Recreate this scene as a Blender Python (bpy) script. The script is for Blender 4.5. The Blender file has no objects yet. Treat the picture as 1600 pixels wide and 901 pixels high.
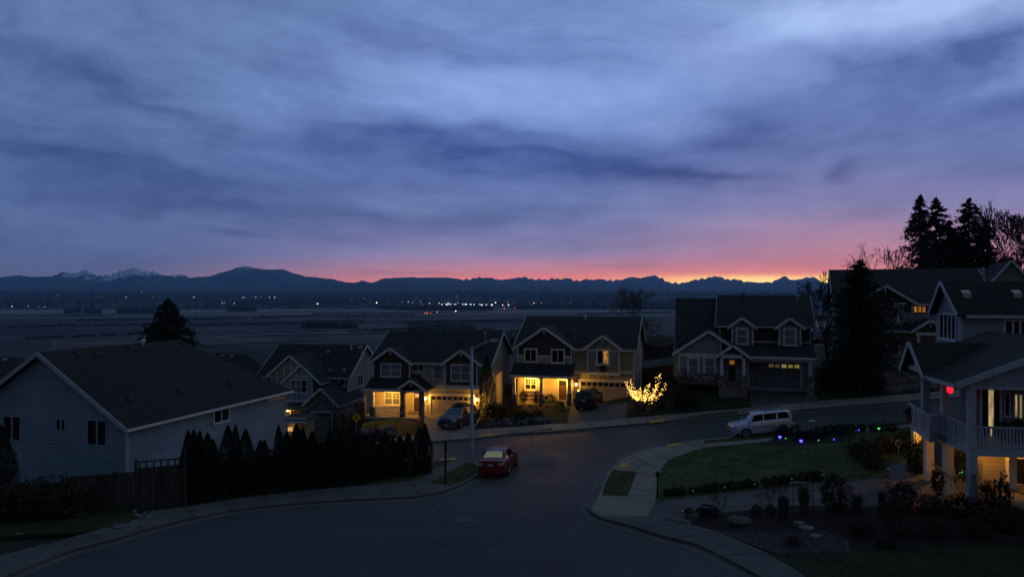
import bpy, bmesh, math, random
import numpy as np
from mathutils import Vector, Matrix, Quaternion
R = math.radians
SC = bpy.context.scene
COL = SC.collection
F = 1100.0            # focal length in photograph pixels (1600 wide)
PXC, PYH = 800.0, 457.0   # principal column, row of the level horizon

# ------------------------------------------------------------------ camera
cam_d = bpy.data.cameras.new('camera'); cam = bpy.data.objects.new('camera', cam_d); COL.objects.link(cam)
cam_d.sensor_width = 36.0; cam_d.lens = 36.0 * F / 1600.0
cam_d.shift_y = (PYH - 450.5) / 1600.0
cam.location = (0, 0, 0); cam.rotation_euler = (R(90), 0, 0)
cam_d.clip_start = 0.3; cam_d.clip_end = 60000
SC.camera = cam
# ------------------------------------------------------------------ colour management, cycles
SC.view_settings.view_transform = 'Standard'; SC.view_settings.look = 'None'
SC.view_settings.exposure = 0.0; SC.view_settings.gamma = 1.0; SC.view_settings.use_curve_mapping = False
SC.render.engine = 'CYCLES'
cy = SC.cycles
cy.use_denoising = True
try: cy.denoiser = 'OPENIMAGEDENOISE'
except Exception: pass
cy.max_bounces = 5; cy.diffuse_bounces = 2; cy.glossy_bounces = 2; cy.transmission_bounces = 2; cy.volume_bounces = 0
cy.sample_clamp_indirect = 2.0
cy.caustics_reflective = False; cy.caustics_refractive = False

# ------------------------------------------------------------------ little node language
def s2l(c):
    return tuple((x / 255.0 / 12.92) if x / 255.0 <= .04045 else ((x / 255.0 + .055) / 1.055) ** 2.4 for x in c)
class G:
    """a node tree with helpers; sockets or numbers go in, sockets come out"""
    def __init__(s, nt): s.nt = nt; nt.nodes.clear()
    def n(s, t, **kw):
        nd = s.nt.nodes.new(t)
        for k, v in kw.items(): setattr(nd, k, v)
        return nd
    def put(s, sock, v):
        if isinstance(v, bpy.types.NodeSocket): s.nt.links.new(v, sock)
        elif v is not None:
            if isinstance(v, (tuple, list)) and len(v) == 3 and len(sock.default_value) == 4: v = (*v, 1)
            sock.default_value = v
    def m(s, op, a, b=None, c=None, clamp=False):
        nd = s.n('ShaderNodeMath', operation=op, use_clamp=clamp)
        s.put(nd.inputs[0], a)
        if b is not None: s.put(nd.inputs[1], b)
        if c is not None: s.put(nd.inputs[2], c)
        return nd.outputs[0]
    def add(s, a, b): return s.m('ADD', a, b)
    def sub(s, a, b): return s.m('SUBTRACT', a, b)
    def mul(s, a, b): return s.m('MULTIPLY', a, b)
    def div(s, a, b): return s.m('DIVIDE', a, b)
    def mix(s, f, a, b, mode='MIX'):
        nd = s.n('ShaderNodeMix', data_type='RGBA', blend_type=mode, clamp_factor=True)
        s.put(nd.inputs[0], f); s.put(nd.inputs[6], a); s.put(nd.inputs[7], b)
        return nd.outputs[2]
    def rng(s, v, a, b, c=0.0, d=1.0, smooth=False):
        nd = s.n('ShaderNodeMapRange', clamp=True, interpolation_type='SMOOTHSTEP' if smooth else 'LINEAR')
        s.put(nd.inputs[0], v); s.put(nd.inputs[1], a); s.put(nd.inputs[2], b); s.put(nd.inputs[3], c); s.put(nd.inputs[4], d)
        return nd.outputs[0]
    def ramp(s, f, stops, ip='LINEAR'):
        nd = s.n('ShaderNodeValToRGB'); cr = nd.color_ramp; cr.interpolation = ip
        while len(cr.elements) > 1: cr.elements.remove(cr.elements[-1])
        cr.elements[0].position = stops[0][0]; cr.elements[0].color = (*stops[0][1], 1)
        for p, c in stops[1:]:
            e = cr.elements.new(p); e.color = (*c, 1)
        s.put(nd.inputs[0], f); return nd.outputs[0]
    def xyz(s, x, y, z=0.0):
        nd = s.n('ShaderNodeCombineXYZ'); s.put(nd.inputs[0], x); s.put(nd.inputs[1], y); s.put(nd.inputs[2], z); return nd.outputs[0]
    def sep(s, v):
        nd = s.n('ShaderNodeSeparateXYZ'); s.put(nd.inputs[0], v); return nd.outputs
    def noise(s, vec, scale=1.0, detail=3.0, rough=.5, dist=0.0):
        nd = s.n('ShaderNodeTexNoise'); s.put(nd.inputs['Vector'], vec); nd.inputs['Scale'].default_value = scale
        nd.inputs['Detail'].default_value = detail; nd.inputs['Roughness'].default_value = rough; nd.inputs['Distortion'].default_value = dist
        return nd.outputs[0]

# ------------------------------------------------------------------ sky (world)
W = bpy.data.worlds.new('World'); SC.world = W; W.use_nodes = True
g = G(W.node_tree)
tc = g.n('ShaderNodeTexCoord')
x, y, z = g.sep(tc.outputs['Generated'])
yy = g.m('MAXIMUM', g.m('ABSOLUTE', y), .22)
u = g.div(x, yy); v = g.m('MAXIMUM', g.div(z, yy), 0.0)
v = g.m('MINIMUM', v, 2.5)
uv = g.xyz(u, v, 0)
# slight warping of everything that follows by turbulence
n1 = g.noise(g.xyz(g.mul(u, 1.0), g.mul(v, 2.6), 3.1), 3.2, 5, .6)
n2 = g.noise(g.xyz(g.mul(u, 1.0), g.mul(v, 2.6), 9.7), 3.2, 5, .6)
vs = g.rng(v, 0.0, .12)          # no warping at the horizon itself
uw = g.add(u, g.mul(g.mul(g.sub(n1, .5), .26), vs))
vw = g.add(v, g.mul(g.mul(g.sub(n2, .5), .10), vs))
L = lambda st: [(min(1, p / .5), s2l(c)) for p, c in st]
vq = g.div(v, .5)
rampL = g.ramp(vq, L([(0, (112,100,120)), (.012, (104,100,124)), (.05, (88,100,136)), (.10, (84,102,146)), (.18, (86,108,156)), (.28, (94,120,168)), (.41, (98,124,170)), (.5, (96,120,168))]))
rampM = g.ramp(vq, L([(0, (236,128,112)), (.014, (232,126,116)), (.028, (196,128,136)), (.055, (138,122,158)), (.11, (108,120,166)), (.18, (96,118,176)), (.27, (128,156,212)), (.34, (120,146,202)), (.41, (110,138,190)), (.5, (100,128,184))]))
rampR = g.ramp(vq, L([(0, (250,146,96)), (.012, (248,130,106)), (.035, (220,130,124)), (.07, (184,128,146)), (.12, (138,128,170)), (.19, (108,120,172)), (.27, (108,130,186)), (.35, (130,154,208)), (.41, (150,176,226)), (.5, (140,164,214))]))
base = g.mix(g.rng(u, -.62, .0, smooth=True), rampL, rampM)
base = g.mix(g.rng(u, .02, .55, smooth=True), base, rampR)
# streaks: level curves of w fan out like the real cloud deck
du = g.sub(uw, .12)
w = g.div(vw, g.add(1.0, g.mul(1.25, g.mul(du, du))))
wh = g.m('POWER', g.m('MAXIMUM', w, .0001), .75)
st1 = g.noise(g.xyz(g.mul(uw, 1.6), g.mul(wh, 11.0), 0.0), 1.0, 6, .55)
st2 = g.noise(g.xyz(g.mul(uw, 4.2), g.mul(wh, 24.0), 5.0), 1.0, 5, .6)
st3 = g.noise(g.xyz(g.mul(u, 1.0), g.mul(v, 1.6), 7.0), 9.0, 6, .62)
st4 = g.noise(g.xyz(g.mul(u, 1.0), g.mul(v, 2.2), 17.0), 26.0, 6, .65)
streak = g.add(g.add(g.mul(g.sub(st1, .5), .82), g.mul(g.sub(st4, .5), .26)), g.add(g.mul(g.sub(st2, .5), g.rng(u, -.1, .3, .85, .5)), g.mul(g.sub(st3, .5), .50)))
streak = g.mul(streak, g.rng(v, 0.0, .10, .35, 1.0))
# individual clouds and gaps: px, py, half-length, half-height, tilt (deg, + = falls to the right), darkness
blobs = [(120,100,190,24,17,.48),(250,165,150,14,20,.35),(560,215,140,26,8,.30),(800,250,250,26,7,.62),(960,240,130,30,14,.45),(700,205,120,16,2,.30),
         (120,285,260,34,9,.26),(430,300,280,26,8,.26),(260,320,330,14,4,.24),(40,240,150,14,8,.20),
         (360,371,46,5,3,.45),(1180,210,90,22,6,.40),(1325,258,34,14,0,.42),(1400,120,260,34,-17,.42),(1580,60,160,30,-28,.42),(1250,95,90,16,-6,.25),(1130,272,70,9,2,.25),
         (1480,190,220,36,-10,.22),(1340,40,190,40,-16,-.55),(1090,70,110,24,12,-.22),(860,150,210,40,6,-.22),(1240,50,120,26,4,-.20),(620,60,200,60,0,.12),(1000,30,160,40,10,.18),
         (200,140,160,12,17,-.16),(780,330,220,10,3,.14),(960,415,60,2.5,0,.3),(640,425,70,2.5,1,.28),(1510,150,60,18,-22,-.20),(900,185,160,14,3,-.15)]
tot = streak
for (bx, by, rx, ry, an, am) in blobs:
    cu, cv = (bx - PXC) / F, (PYH - by) / F
    ca, sa = math.cos(R(an)), math.sin(R(an))
    a1 = g.sub(uw, cu); b1 = g.sub(vw, cv)
    p = g.mul(g.m('MULTIPLY_ADD', b1, -sa, g.mul(a1, ca)), F / rx)
    q = g.mul(g.m('MULTIPLY_ADD', b1, ca, g.mul(a1, sa)), F / ry)
    d2 = g.m('MULTIPLY_ADD', p, p, g.mul(q, q))
    e = g.m('EXPONENT', g.mul(d2, -.8))
    tot = g.m('MULTIPLY_ADD', e, am * .70, tot)
darkf = g.m('MAXIMUM', tot, 0.0, clamp=False); lightf = g.m('MAXIMUM', g.mul(tot, -1.0), 0.0)
colr = g.mix(g.rng(darkf, 0, .55), base, g.mix(1.0, base, (.34, .40, .54), 'MULTIPLY'))
colr = g.mix(g.rng(lightf, 0, .7), colr, g.mix(1.0, base, (1.75, 1.66, 1.45), 'MULTIPLY'))
# dawn glow hugging the ridge line
gu = g.m('EXPONENT', g.mul(g.m('POWER', g.div(g.sub(u, .36), .16), 2.0), -1.0))
guo = g.m('EXPONENT', g.mul(g.m('POWER', g.div(g.sub(u, .24), .36), 2.0), -1.0))
gu2 = g.m('EXPONENT', g.mul(g.m('POWER', g.div(g.sub(u, .456), .020), 2.0), -1.0))
front = g.m('GREATER_THAN', y, 0.0)
gv = g.m('EXPONENT', g.mul(g.m('POWER', g.div(v, .0238), 6.0), -1.0))
gv2 = g.m('EXPONENT', g.mul(g.m('POWER', g.div(v, .030), 2.0), -1.0))
colr = g.mix(g.mul(g.mul(g.mul(guo, gv2), front), .75), colr, s2l((255, 112, 62)))
k1 = g.mul(g.mul(gu, gv), front)
colr = g.mix(g.m('MINIMUM', g.mul(k1, 1.25), 1.0), colr, (1.35, .85, .24))
gv3 = g.m('EXPONENT', g.mul(g.m('POWER', g.div(v, .0225), 6.0), -1.0))
colr = g.mix(g.mul(g.mul(gu2, gv3), front), colr, (2.6, 1.5, .25))
dim = g.mul(g.rng(v, .42, 1.3, 1.0, .62, smooth=True), g.rng(y, -.5, .35, .50, 1.0, smooth=True))
hsv = g.n('ShaderNodeHueSaturation'); hsv.inputs['Saturation'].default_value = 1.0; hsv.inputs['Value'].default_value = .97; g.put(hsv.inputs['Color'], colr); colr = g.mix(g.rng(v, .03, .10), colr, hsv.outputs[0])
warm = g.sub(1.0, dim)
colr = g.mix(1.0, colr, g.xyz(g.mul(dim, .98), g.mul(dim, .99), g.mul(dim, g.sub(1.0, g.mul(warm, .42)))), 'MULTIPLY')
tau = g.m('MINIMUM', g.div(.052 * .9, g.m('MAXIMUM', v, .001)), .95)      # the low sky is seen through the most air
lift = g.add(1.0, g.mul(g.sub(g.mul(g.m('EXPONENT', tau), .88), .88), front))
colr = g.mix(1.0, colr, g.xyz(lift, lift, lift), 'MULTIPLY')
# everything below the horizon is hidden by the land; keep it dull
colr = g.mix(g.rng(z, -.02, 0.0), s2l((60, 62, 78)), colr)
nish = g.n('ShaderNodeTexSky', sky_type='NISHITA'); nish.sun_disc = False
SUN_AZ = math.atan2(.454, 1.0); SUN_EL = R(0.6)
nish.sun_elevation = SUN_EL; nish.sun_rotation = SUN_AZ; nish.altitude = 60
SKY_K = 0.10
bg1 = g.n('ShaderNodeBackground'); g.put(bg1.inputs[0], nish.outputs[0]); bg1.inputs[1].default_value = 0.002
bg2 = g.n('ShaderNodeBackground'); g.put(bg2.inputs[0], colr); bg2.inputs[1].default_value = 1.0
ad = g.n('ShaderNodeAddShader'); W.node_tree.links.new(bg1.outputs[0], ad.inputs[0]); W.node_tree.links.new(bg2.outputs[0], ad.inputs[1])
wo = g.n('ShaderNodeOutputWorld'); W.node_tree.links.new(ad.outputs[0], wo.inputs[0])
W.cycles.sampling_method = 'MANUAL'; W.cycles.sample_map_resolution = 512

# the sun is only just under the ridge: a very weak, wide, warm glow from its direction
sd = bpy.data.lights.new('dawn_sun', 'SUN'); sd.energy = 0.05; sd.angle = R(12); sd.color = (1.0, .62, .38)
so = bpy.data.objects.new('dawn_sun', sd); COL.objects.link(so)
sv = Vector((math.sin(SUN_AZ), math.cos(SUN_AZ), math.tan(R(4))))
so.rotation_euler = sv.to_track_quat('Z', 'Y').to_euler(); so.location = (60, 120, 60)

# ------------------------------------------------------------------ materials
MAT = {}
def pr(name, col, rough=.8, metal=0.0, spec=.3, emit=None, es=0.0, fn=None, coat=0.0):
    m = bpy.data.materials.new(name); m.use_nodes = True; gg = G(m.node_tree)
    b = gg.n('ShaderNodeBsdfPrincipled'); o = gg.n('ShaderNodeOutputMaterial'); m.node_tree.links.new(b.outputs[0], o.inputs[0])
    gg.put(b.inputs['Base Color'], tuple(col)); b.inputs['Roughness'].default_value = rough; b.inputs['Metallic'].default_value = metal
    b.inputs['Specular IOR Level'].default_value = spec; b.inputs['Coat Weight'].default_value = coat
    if emit: gg.put(b.inputs['Emission Color'], tuple(emit)); b.inputs['Emission Strength'].default_value = es
    if fn: fn(gg, b)
    MAT[name] = m; return m
def objc(gg): return gg.n('ShaderNodeTexCoord').outputs['Object']
def bump(gg, b, h, dist=.02, st=1.0):
    bn = gg.n('ShaderNodeBump'); bn.inputs['Distance'].default_value = dist; bn.inputs['Strength'].default_value = st
    gg.put(bn.inputs['Height'], h); gg.put(b.inputs['Normal'], bn.outputs[0])
def noisy(col, sc=6.0, amt=.3, bd=0.0, det=4, z1=1.0):
    def f(gg, b):
        oc = objc(gg)
        nn = gg.noise(oc, sc, det, .6); n0 = gg.noise(oc, sc * .13, 3, .5)
        k = gg.rng(gg.add(gg.mul(nn, .6), gg.mul(n0, .4)), .3, .7, 1 - amt, 1 + amt)
        gg.put(b.inputs['Base Color'], gg.mix(1.0, tuple(col), gg.xyz(k, k, k), 'MULTIPLY'))
        if bd: bump(gg, b, nn, bd)
    return f
def siding(col, lap=.2, var=.10):
    def f(gg, b):
        oc = objc(gg); xs, ys, zs = gg.sep(oc)
        fr = gg.m('FRACT', gg.div(zs, lap)); row = gg.m('FLOOR', gg.div(zs, lap))
        edge = gg.m('GREATER_THAN', fr, .90)
        nn = gg.noise(gg.xyz(gg.mul(gg.add(xs, ys), .4), gg.mul(row, 7.3), 0), 1.0, 3, .6)
        st = gg.noise(oc, .5, 4, .6)
        k = gg.mul(gg.rng(nn, .3, .7, 1 - var, 1 + var), gg.rng(st, .3, .7, .84, 1.12))
        k = gg.mul(k, gg.sub(1.0, gg.mul(edge, .35)))      # lap shadow under each board, put into the colour
        gg.put(b.inputs['Base Color'], gg.mix(1.0, tuple(col), gg.xyz(k, k, k), 'MULTIPLY'))
        bump(gg, b, gg.sub(1.0, fr), .03)
    return f
def shingle_wall(col):
    def f(gg, b):
        oc = objc(gg); xs, ys, zs = gg.sep(oc)
        br = gg.n('ShaderNodeTexBrick'); gg.put(br.inputs['Vector'], gg.xyz(gg.add(xs, ys), zs, 0))
        br.inputs['Scale'].default_value = 1.0; br.inputs['Brick Width'].default_value = .17; br.inputs['Row Height'].default_value = .2
        br.inputs['Mortar Size'].default_value = .012; br.inputs['Color1'].default_value = (*[c * .75 for c in col], 1)
        br.inputs['Color2'].default_value = (*[c * 1.25 for c in col], 1); br.inputs['Mortar'].default_value = (*[c * .5 for c in col], 1)
        gg.put(b.inputs['Base Color'], br.outputs[0]); bump(gg, b, gg.sub(1.0, gg.m('FRACT', gg.div(zs, .2))), .02)
    return f
def roofmat(col):
    def f(gg, b):
        oc = objc(gg); xs, ys, zs = gg.sep(oc)
        br = gg.n('ShaderNodeTexBrick'); gg.put(br.inputs['Vector'], gg.xyz(gg.add(xs, gg.mul(ys, .7)), gg.mul(zs, 1.0), 0))
        br.inputs['Scale'].default_value = 1.0; br.inputs['Brick Width'].default_value = .33; br.inputs['Row Height'].default_value = .085
        br.inputs['Mortar Size'].default_value = .006; br.inputs['Color1'].default_value = (*[c * .75 for c in col], 1)
        br.inputs['Color2'].default_value = (*[c * 1.25 for c in col], 1); br.inputs['Mortar'].default_value = (*[c * .55 for c in col], 1)
        n0 = gg.noise(oc, .45, 4, .6); k = gg.rng(n0, .3, .7, .82, 1.2)
        gg.put(b.inputs['Base Color'], gg.mix(1.0, br.outputs[0], gg.xyz(k, k, k), 'MULTIPLY'))
        bump(gg, b, gg.noise(oc, 30, 3, .6), .02)
    return f
def stone(col, sc=3.0):
    def f(gg, b):
        oc = objc(gg)
        vo = gg.n('ShaderNodeTexVoronoi'); gg.put(vo.inputs['Vector'], oc); vo.inputs['Scale'].default_value = sc
        k = gg.rng(gg.sep(vo.outputs['Color'])[0], 0, 1, .5, 1.4)
        c = gg.mix(1.0, tuple(col), gg.xyz(k, k, k), 'MULTIPLY')
        gg.put(b.inputs['Base Color'], c); bump(gg, b, gg.sub(1.0, vo.outputs['Distance']), .06)
    return f
pr('siding_blue', (.19, .26, .33), .75, fn=siding((.19, .26, .33), .23))
pr('siding_beige', (.34, .31, .25), .75, fn=siding((.34, .31, .25), .18))
pr('siding_tan', (.31, .27, .19), .75, fn=siding((.31, .27, .19), .18))
pr('siding_cream', (.50, .42, .27), .75, fn=siding((.50, .42, .27), .18))
pr('siding_grey', (.20, .23, .26), .75, fn=siding((.20, .23, .26), .2))
pr('siding_olive', (.20, .20, .16), .75, fn=siding((.20, .20, .16), .18))
pr('siding_pale', (.24, .28, .34), .75, fn=siding((.24, .28, .34), .22))
pr('shingle_brown', (.075, .042, .03), .85, fn=shingle_wall((.075, .042, .03)))
pr('shingle_umber', (.10, .058, .034), .85, fn=shingle_wall((.10, .058, .034)))
pr('shingle_slate', (.055, .055, .05), .85, fn=shingle_wall((.055, .055, .05)))
pr('shingle_stone', (.25, .24, .215), .85, fn=shingle_wall((.25, .24, .215)))
pr('shingle_dusk', (.15, .17, .18), .85, fn=shingle_wall((.15, .17, .18)))
pr('roof_charcoal', (.022, .022, .022), .9, fn=roofmat((.022, .022, .022)))
pr('roof_brown', (.023, .021, .019), .9, fn=roofmat((.023, .021, .019)))
pr('roof_grey', (.030, .030, .032), .9, fn=roofmat((.030, .030, .032)))
pr('trim_white', (.52, .54, .57), .55, fn=noisy((.52, .54, .57), 3, .12))
pr('trim_cream', (.62, .58, .50), .55, fn=noisy((.62, .58, .50), 3, .12))
pr('trim_grey', (.34, .38, .43), .6, fn=noisy((.34, .38, .43), 3, .12))
pr('stone_grey', (.16, .15, .14), .9, fn=stone((.16, .15, .14)))
pr('stone_brown', (.16, .13, .11), .9, fn=stone((.16, .13, .11), 5))
def glassfn(gg, b):
    oc = objc(gg); nn = gg.noise(oc, 1.6, 2, .5)
    gg.put(b.inputs['Roughness'], gg.rng(nn, .3, .7, .03, .14)); bump(gg, b, nn, .01, .4)
pr('glass_dark', (.012, .014, .018), .06, spec=.5, fn=glassfn)
def blinds(col):
    def f(gg, b):
        oc = objc(gg); xs, ys, zs = gg.sep(oc)
        fr = gg.m('FRACT', gg.div(zs, .07)); k = gg.rng(fr, 0, 1, .6, 1.1)
        gg.put(b.inputs['Base Color'], gg.mix(1.0, tuple(col), gg.xyz(k, k, k), 'MULTIPLY'))
    return f
pr('glass_blind', (.16, .17, .19), .25, spec=.5, fn=blinds((.16, .17, .19)), coat=.6)
def litfn(c, s, lo=.35):
    def f(gg, b):
        oc = objc(gg); nn = gg.noise(gg.xyz(gg.mul(gg.sep(oc)[0], 2.2), gg.sep(oc)[1], gg.mul(gg.sep(oc)[2], .7)), 2.0, 2, .5)
        gg.put(b.inputs['Emission Color'], tuple(c)); gg.put(b.inputs['Emission Strength'], gg.rng(nn, .35, .65, s * lo, s))
    return f
pr('glass_lit_orange', (.2, .1, .04), .2, fn=litfn((1, .42, .08), .5, .15))
pr('glass_lit_cream', (.2, .2, .1), .2, fn=litfn((1, .70, .30), .6))
pr('glass_lit_dim', (.1, .09, .03), .2, fn=litfn((.9, .72, .22), .30))
pr('glass_lit_faint', (.08, .09, .06), .2, fn=litfn((.8, .75, .3), .10))
pr('glass_lit_amber', (.2, .1, .03), .2, fn=litfn((1, .40, .05), .32))
pr('glass_lit_window', (.2, .1, .03), .2, fn=litfn((1, .50, .16), .85, .7))
pr('garage_beige', (.30, .26, .20), .6, fn=noisy((.30, .26, .20), 2, .12))
pr('garage_taupe', (.22, .19, .155), .6, fn=noisy((.22, .19, .155), 2, .12))
pr('garage_olive', (.11, .12, .095), .6, fn=noisy((.11, .12, .095), 2, .12))
pr('door_brown', (.06, .03, .018), .5); pr('door_dark', (.03, .03, .035), .5)
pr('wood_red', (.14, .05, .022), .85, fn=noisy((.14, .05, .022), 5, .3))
def fencefn(gg, b):
    oc = objc(gg); xs, ys, zs = gg.sep(oc)
    row = gg.m('FLOOR', gg.div(xs, .14)); nn = gg.noise(gg.xyz(gg.mul(row, 3.7), 0, gg.mul(zs, .3)), 1.0, 2, .5)
    st = gg.noise(gg.xyz(gg.mul(xs, 9), 0, gg.mul(zs, 1.2)), 1.0, 4, .6)
    k = gg.mul(gg.rng(nn, .3, .7, .6, 1.5), gg.rng(st, .3, .7, .8, 1.2))
    gg.put(b.inputs['Base Color'], gg.mix(1.0, (.045, .036, .03), gg.xyz(k, k, k), 'MULTIPLY'))
pr('wood_fence', (.045, .036, .03), .9, fn=fencefn)
pr('bark', (.045, .035, .03), .95, fn=noisy((.045, .035, .03), 9, .35, .02))
pr('bark_pale', (.11, .10, .09), .95, fn=noisy((.11, .10, .09), 9, .3, .02))
def leaf(name, col, var=.5):
    def f(gg, b):
        oc = objc(gg); nn = gg.noise(oc, 1.3, 3, .6); n3 = gg.noise(oc, 14, 2, .6)
        k = gg.mul(gg.rng(nn, .3, .7, 1 - var, 1 + var), gg.rng(n3, .3, .7, .7, 1.3))
        gg.put(b.inputs['Base Color'], gg.mix(1.0, tuple(col), gg.xyz(k, k, k), 'MULTIPLY'))
    return pr(name, col, .75, spec=.2, fn=f)
leaf('foliage_dark', (.016, .020, .012)); leaf('foliage_conifer', (.020, .030, .018)); leaf('foliage_green', (.035, .055, .022))
leaf('foliage_brown', (.045, .030, .020)); leaf('foliage_blue', (.055, .085, .10)); leaf('foliage_pale', (.11, .11, .06)); leaf('grass_dry', (.10, .085, .045))
leaf('foliage_far', (.024, .03, .024))
def grassfn(c1, c2, sc=1.0):
    def f(gg, b):
        oc = objc(gg); a = gg.noise(oc, .35 * sc, 4, .6); c = gg.noise(oc, 16, 4, .7); d = gg.noise(oc, 70, 2, .6)
        k = gg.rng(gg.add(gg.mul(c, .6), gg.mul(d, .4)), .3, .7, .55, 1.5)
        cc = gg.mix(gg.rng(a, .35, .65), tuple(c1), tuple(c2))
        gg.put(b.inputs['Base Color'], gg.mix(1.0, cc, gg.xyz(k, k, k), 'MULTIPLY')); bump(gg, b, c, .05)
    return f
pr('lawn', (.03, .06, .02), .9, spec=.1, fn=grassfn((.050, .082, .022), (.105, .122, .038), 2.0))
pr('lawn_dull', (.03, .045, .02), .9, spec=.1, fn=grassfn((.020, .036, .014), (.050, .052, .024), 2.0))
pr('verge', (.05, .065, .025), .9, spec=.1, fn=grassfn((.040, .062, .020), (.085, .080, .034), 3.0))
pr('mulch', (.03, .022, .018), .95, spec=.1, fn=noisy((.03, .022, .018), 14, .6, .05))
def gravelfn(gg, b):
    oc = objc(gg)
    vo = gg.n('ShaderNodeTexVoronoi'); gg.put(vo.inputs['Vector'], oc); vo.inputs['Scale'].default_value = 9
    k = gg.rng(gg.m('POWER', gg.sep(vo.outputs['Color'])[0], 3.0), 0, 1, .4, 2.2)
    gg.put(b.inputs['Base Color'], gg.mix(1.0, (.032, .030, .030), gg.xyz(k, k, k), 'MULTIPLY')); bump(gg, b, vo.outputs['Distance'], .05)
pr('gravel', (.045, .042, .04), .9, fn=gravelfn)
def asphalt(gg, b):
    oc = objc(gg); a = gg.noise(oc, .12, 5, .6, .8); c = gg.noise(oc, 45, 3, .7); xs, ys, zs = gg.sep(oc)
    str_ = gg.noise(gg.xyz(gg.mul(xs, .12), gg.mul(ys, .6), 0), 1.0, 4, .6)
    k = gg.mul(gg.rng(a, .3, .7, .62, 1.4), gg.mul(gg.rng(c, .3, .7, .8, 1.2), gg.rng(str_, .35, .65, .85, 1.15)))
    cr = gg.n('ShaderNodeTexVoronoi', feature='DISTANCE_TO_EDGE'); nn = gg.noise(oc, .9, 3, .6)
    gg.put(cr.inputs['Vector'], gg.xyz(gg.add(xs, gg.mul(nn, 2.6)), gg.add(ys, gg.mul(nn, -2.0)), 0)); cr.inputs['Scale'].default_value = .11
    crack = gg.m('LESS_THAN', cr.outputs['Distance'], .0022)
    k = gg.mul(k, gg.sub(1.0, gg.mul(crack, .55)))
    gg.put(b.inputs['Base Color'], gg.mix(1.0, (.036, .036, .035), gg.xyz(k, k, k), 'MULTIPLY'))
    gg.put(b.inputs['Roughness'], gg.rng(a, .3, .7, .55, .85)); bump(gg, b, c, .01, .6)
pr('asphalt', (.05, .05, .053), .7, spec=.3, fn=asphalt)
def concretefn(col, step=1.5):
    def f(gg, b):
        oc = objc(gg); a = gg.noise(oc, .5, 5, .65); c = gg.noise(oc, 30, 3, .6); d = gg.noise(oc, 2.6, 4, .7, .5)
        k = gg.mul(gg.rng(a, .3, .7, .68, 1.25), gg.mul(gg.rng(c, .3, .7, .9, 1.1), gg.rng(d, .3, .7, .86, 1.1)))
        gg.put(b.inputs['Base Color'], gg.mix(1.0, tuple(col), gg.xyz(k, k, k), 'MULTIPLY')); bump(gg, b, c, .006, .5)
    return f
pr('concrete', (.215, .19, .15), .85, fn=concretefn((.215, .19, .15)))
pr('concrete_pale', (.16, .155, .145), .85, fn=concretefn((.16, .155, .145)))
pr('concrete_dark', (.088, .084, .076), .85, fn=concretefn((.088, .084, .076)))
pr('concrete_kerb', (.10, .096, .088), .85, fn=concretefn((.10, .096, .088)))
pr('joint', (.035, .035, .035), .9)
pr('tactile', (.50, .24, .02), .7, fn=noisy((.50, .24, .02), 8, .25))
pr('rock', (.10, .095, .09), .95, fn=noisy((.10, .095, .09), 3, .45, .08))
pr('rock_pale', (.17, .165, .16), .9, fn=noisy((.17, .165, .16), 5, .5, .06))
pr('galvanized', (.30, .34, .40), .45, metal=.3, fn=noisy((.34, .38, .44), 2, .15))
pr('metal_black', (.02, .02, .022), .5); pr('metal_grey', (.25, .26, .28), .4, metal=.6)
pr('sign_yellow', (.55, .26, .01), .5); pr('sign_green', (.01, .16, .10), .5); pr('sign_black', (.01, .01, .01), .6); pr('sign_white', (.7, .7, .7), .5)
pr('rubber', (.015, .015, .016), .85); pr('rim', (.28, .28, .29), .4, metal=.4)
pr('paint_red', (.15, .006, .010), .45, spec=.3, coat=.15); pr('paint_silver', (.50, .55, .62), .32, metal=.2, spec=.5, coat=.5)
pr('paint_silver_low', (.42, .43, .44), .4, metal=.3)
pr('paint_grey', (.075, .085, .105), .3, metal=.4, coat=.6); pr('paint_black', (.016, .018, .026), .22, metal=.2, coat=.8)
pr('car_glass', (.008, .010, .013), .04, spec=.6); pr('car_glass_pale', (.05, .07, .08), .04, spec=.7)
pr('car_glass_painted_reflection', (.45, .42, .22), .1, spec=.6, emit=(.75, .74, .36), es=.09)  # reflection in the rear window, put in as pale colour and weak emission
pr('lamp_red', (.22, .01, .01), .2, coat=.7); pr('lamp_clear', (.45, .45, .48), .12, spec=.7, coat=.7); pr('lamp_pink', (.45, .28, .32), .15, coat=.7)
pr('plate', (.35, .37, .42), .5); pr('plastic_black', (.02, .02, .022), .6)
def emit(name, c, s):
    m = pr(name, c, .5, emit=c, es=s); m.cycles.emission_sampling = 'NONE'; return m
emit('bulb_warm', (1, .58, .12), 6.0); emit('bulb_hot', (1, .72, .34), 5.0); emit('bulb_blue', (.03, .03, 1), 9.0); emit('bulb_green', (.15, 1, .22), .55)
emit('bulb_white', (1, .95, .85), 1.5); emit('lantern_red', (1, .02, .05), 1.1); emit('lantern_white', (1, .6, .6), 3)
emit('far_warm', (1, .72, .38), 4.5); emit('far_white', (.8, .88, 1), 2.8); emit('far_red', (1, .10, .05), 4.0); emit('far_green', (.6, 1, .6), 1.8)
emit('ember', (1, .55, .08), 1.2)
pr('plastic_blue', (.012, .02, .05), .6); pr('terracotta', (.2, .08, .05), .8); pr('cushion', (.5, .42, .3), .9); pr('wreath_red', (.3, .01, .01), .6)
pr('cloth_pale', (.3, .24, .18), .9); pr('wire_white', (.5, .5, .52), .5)

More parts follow.
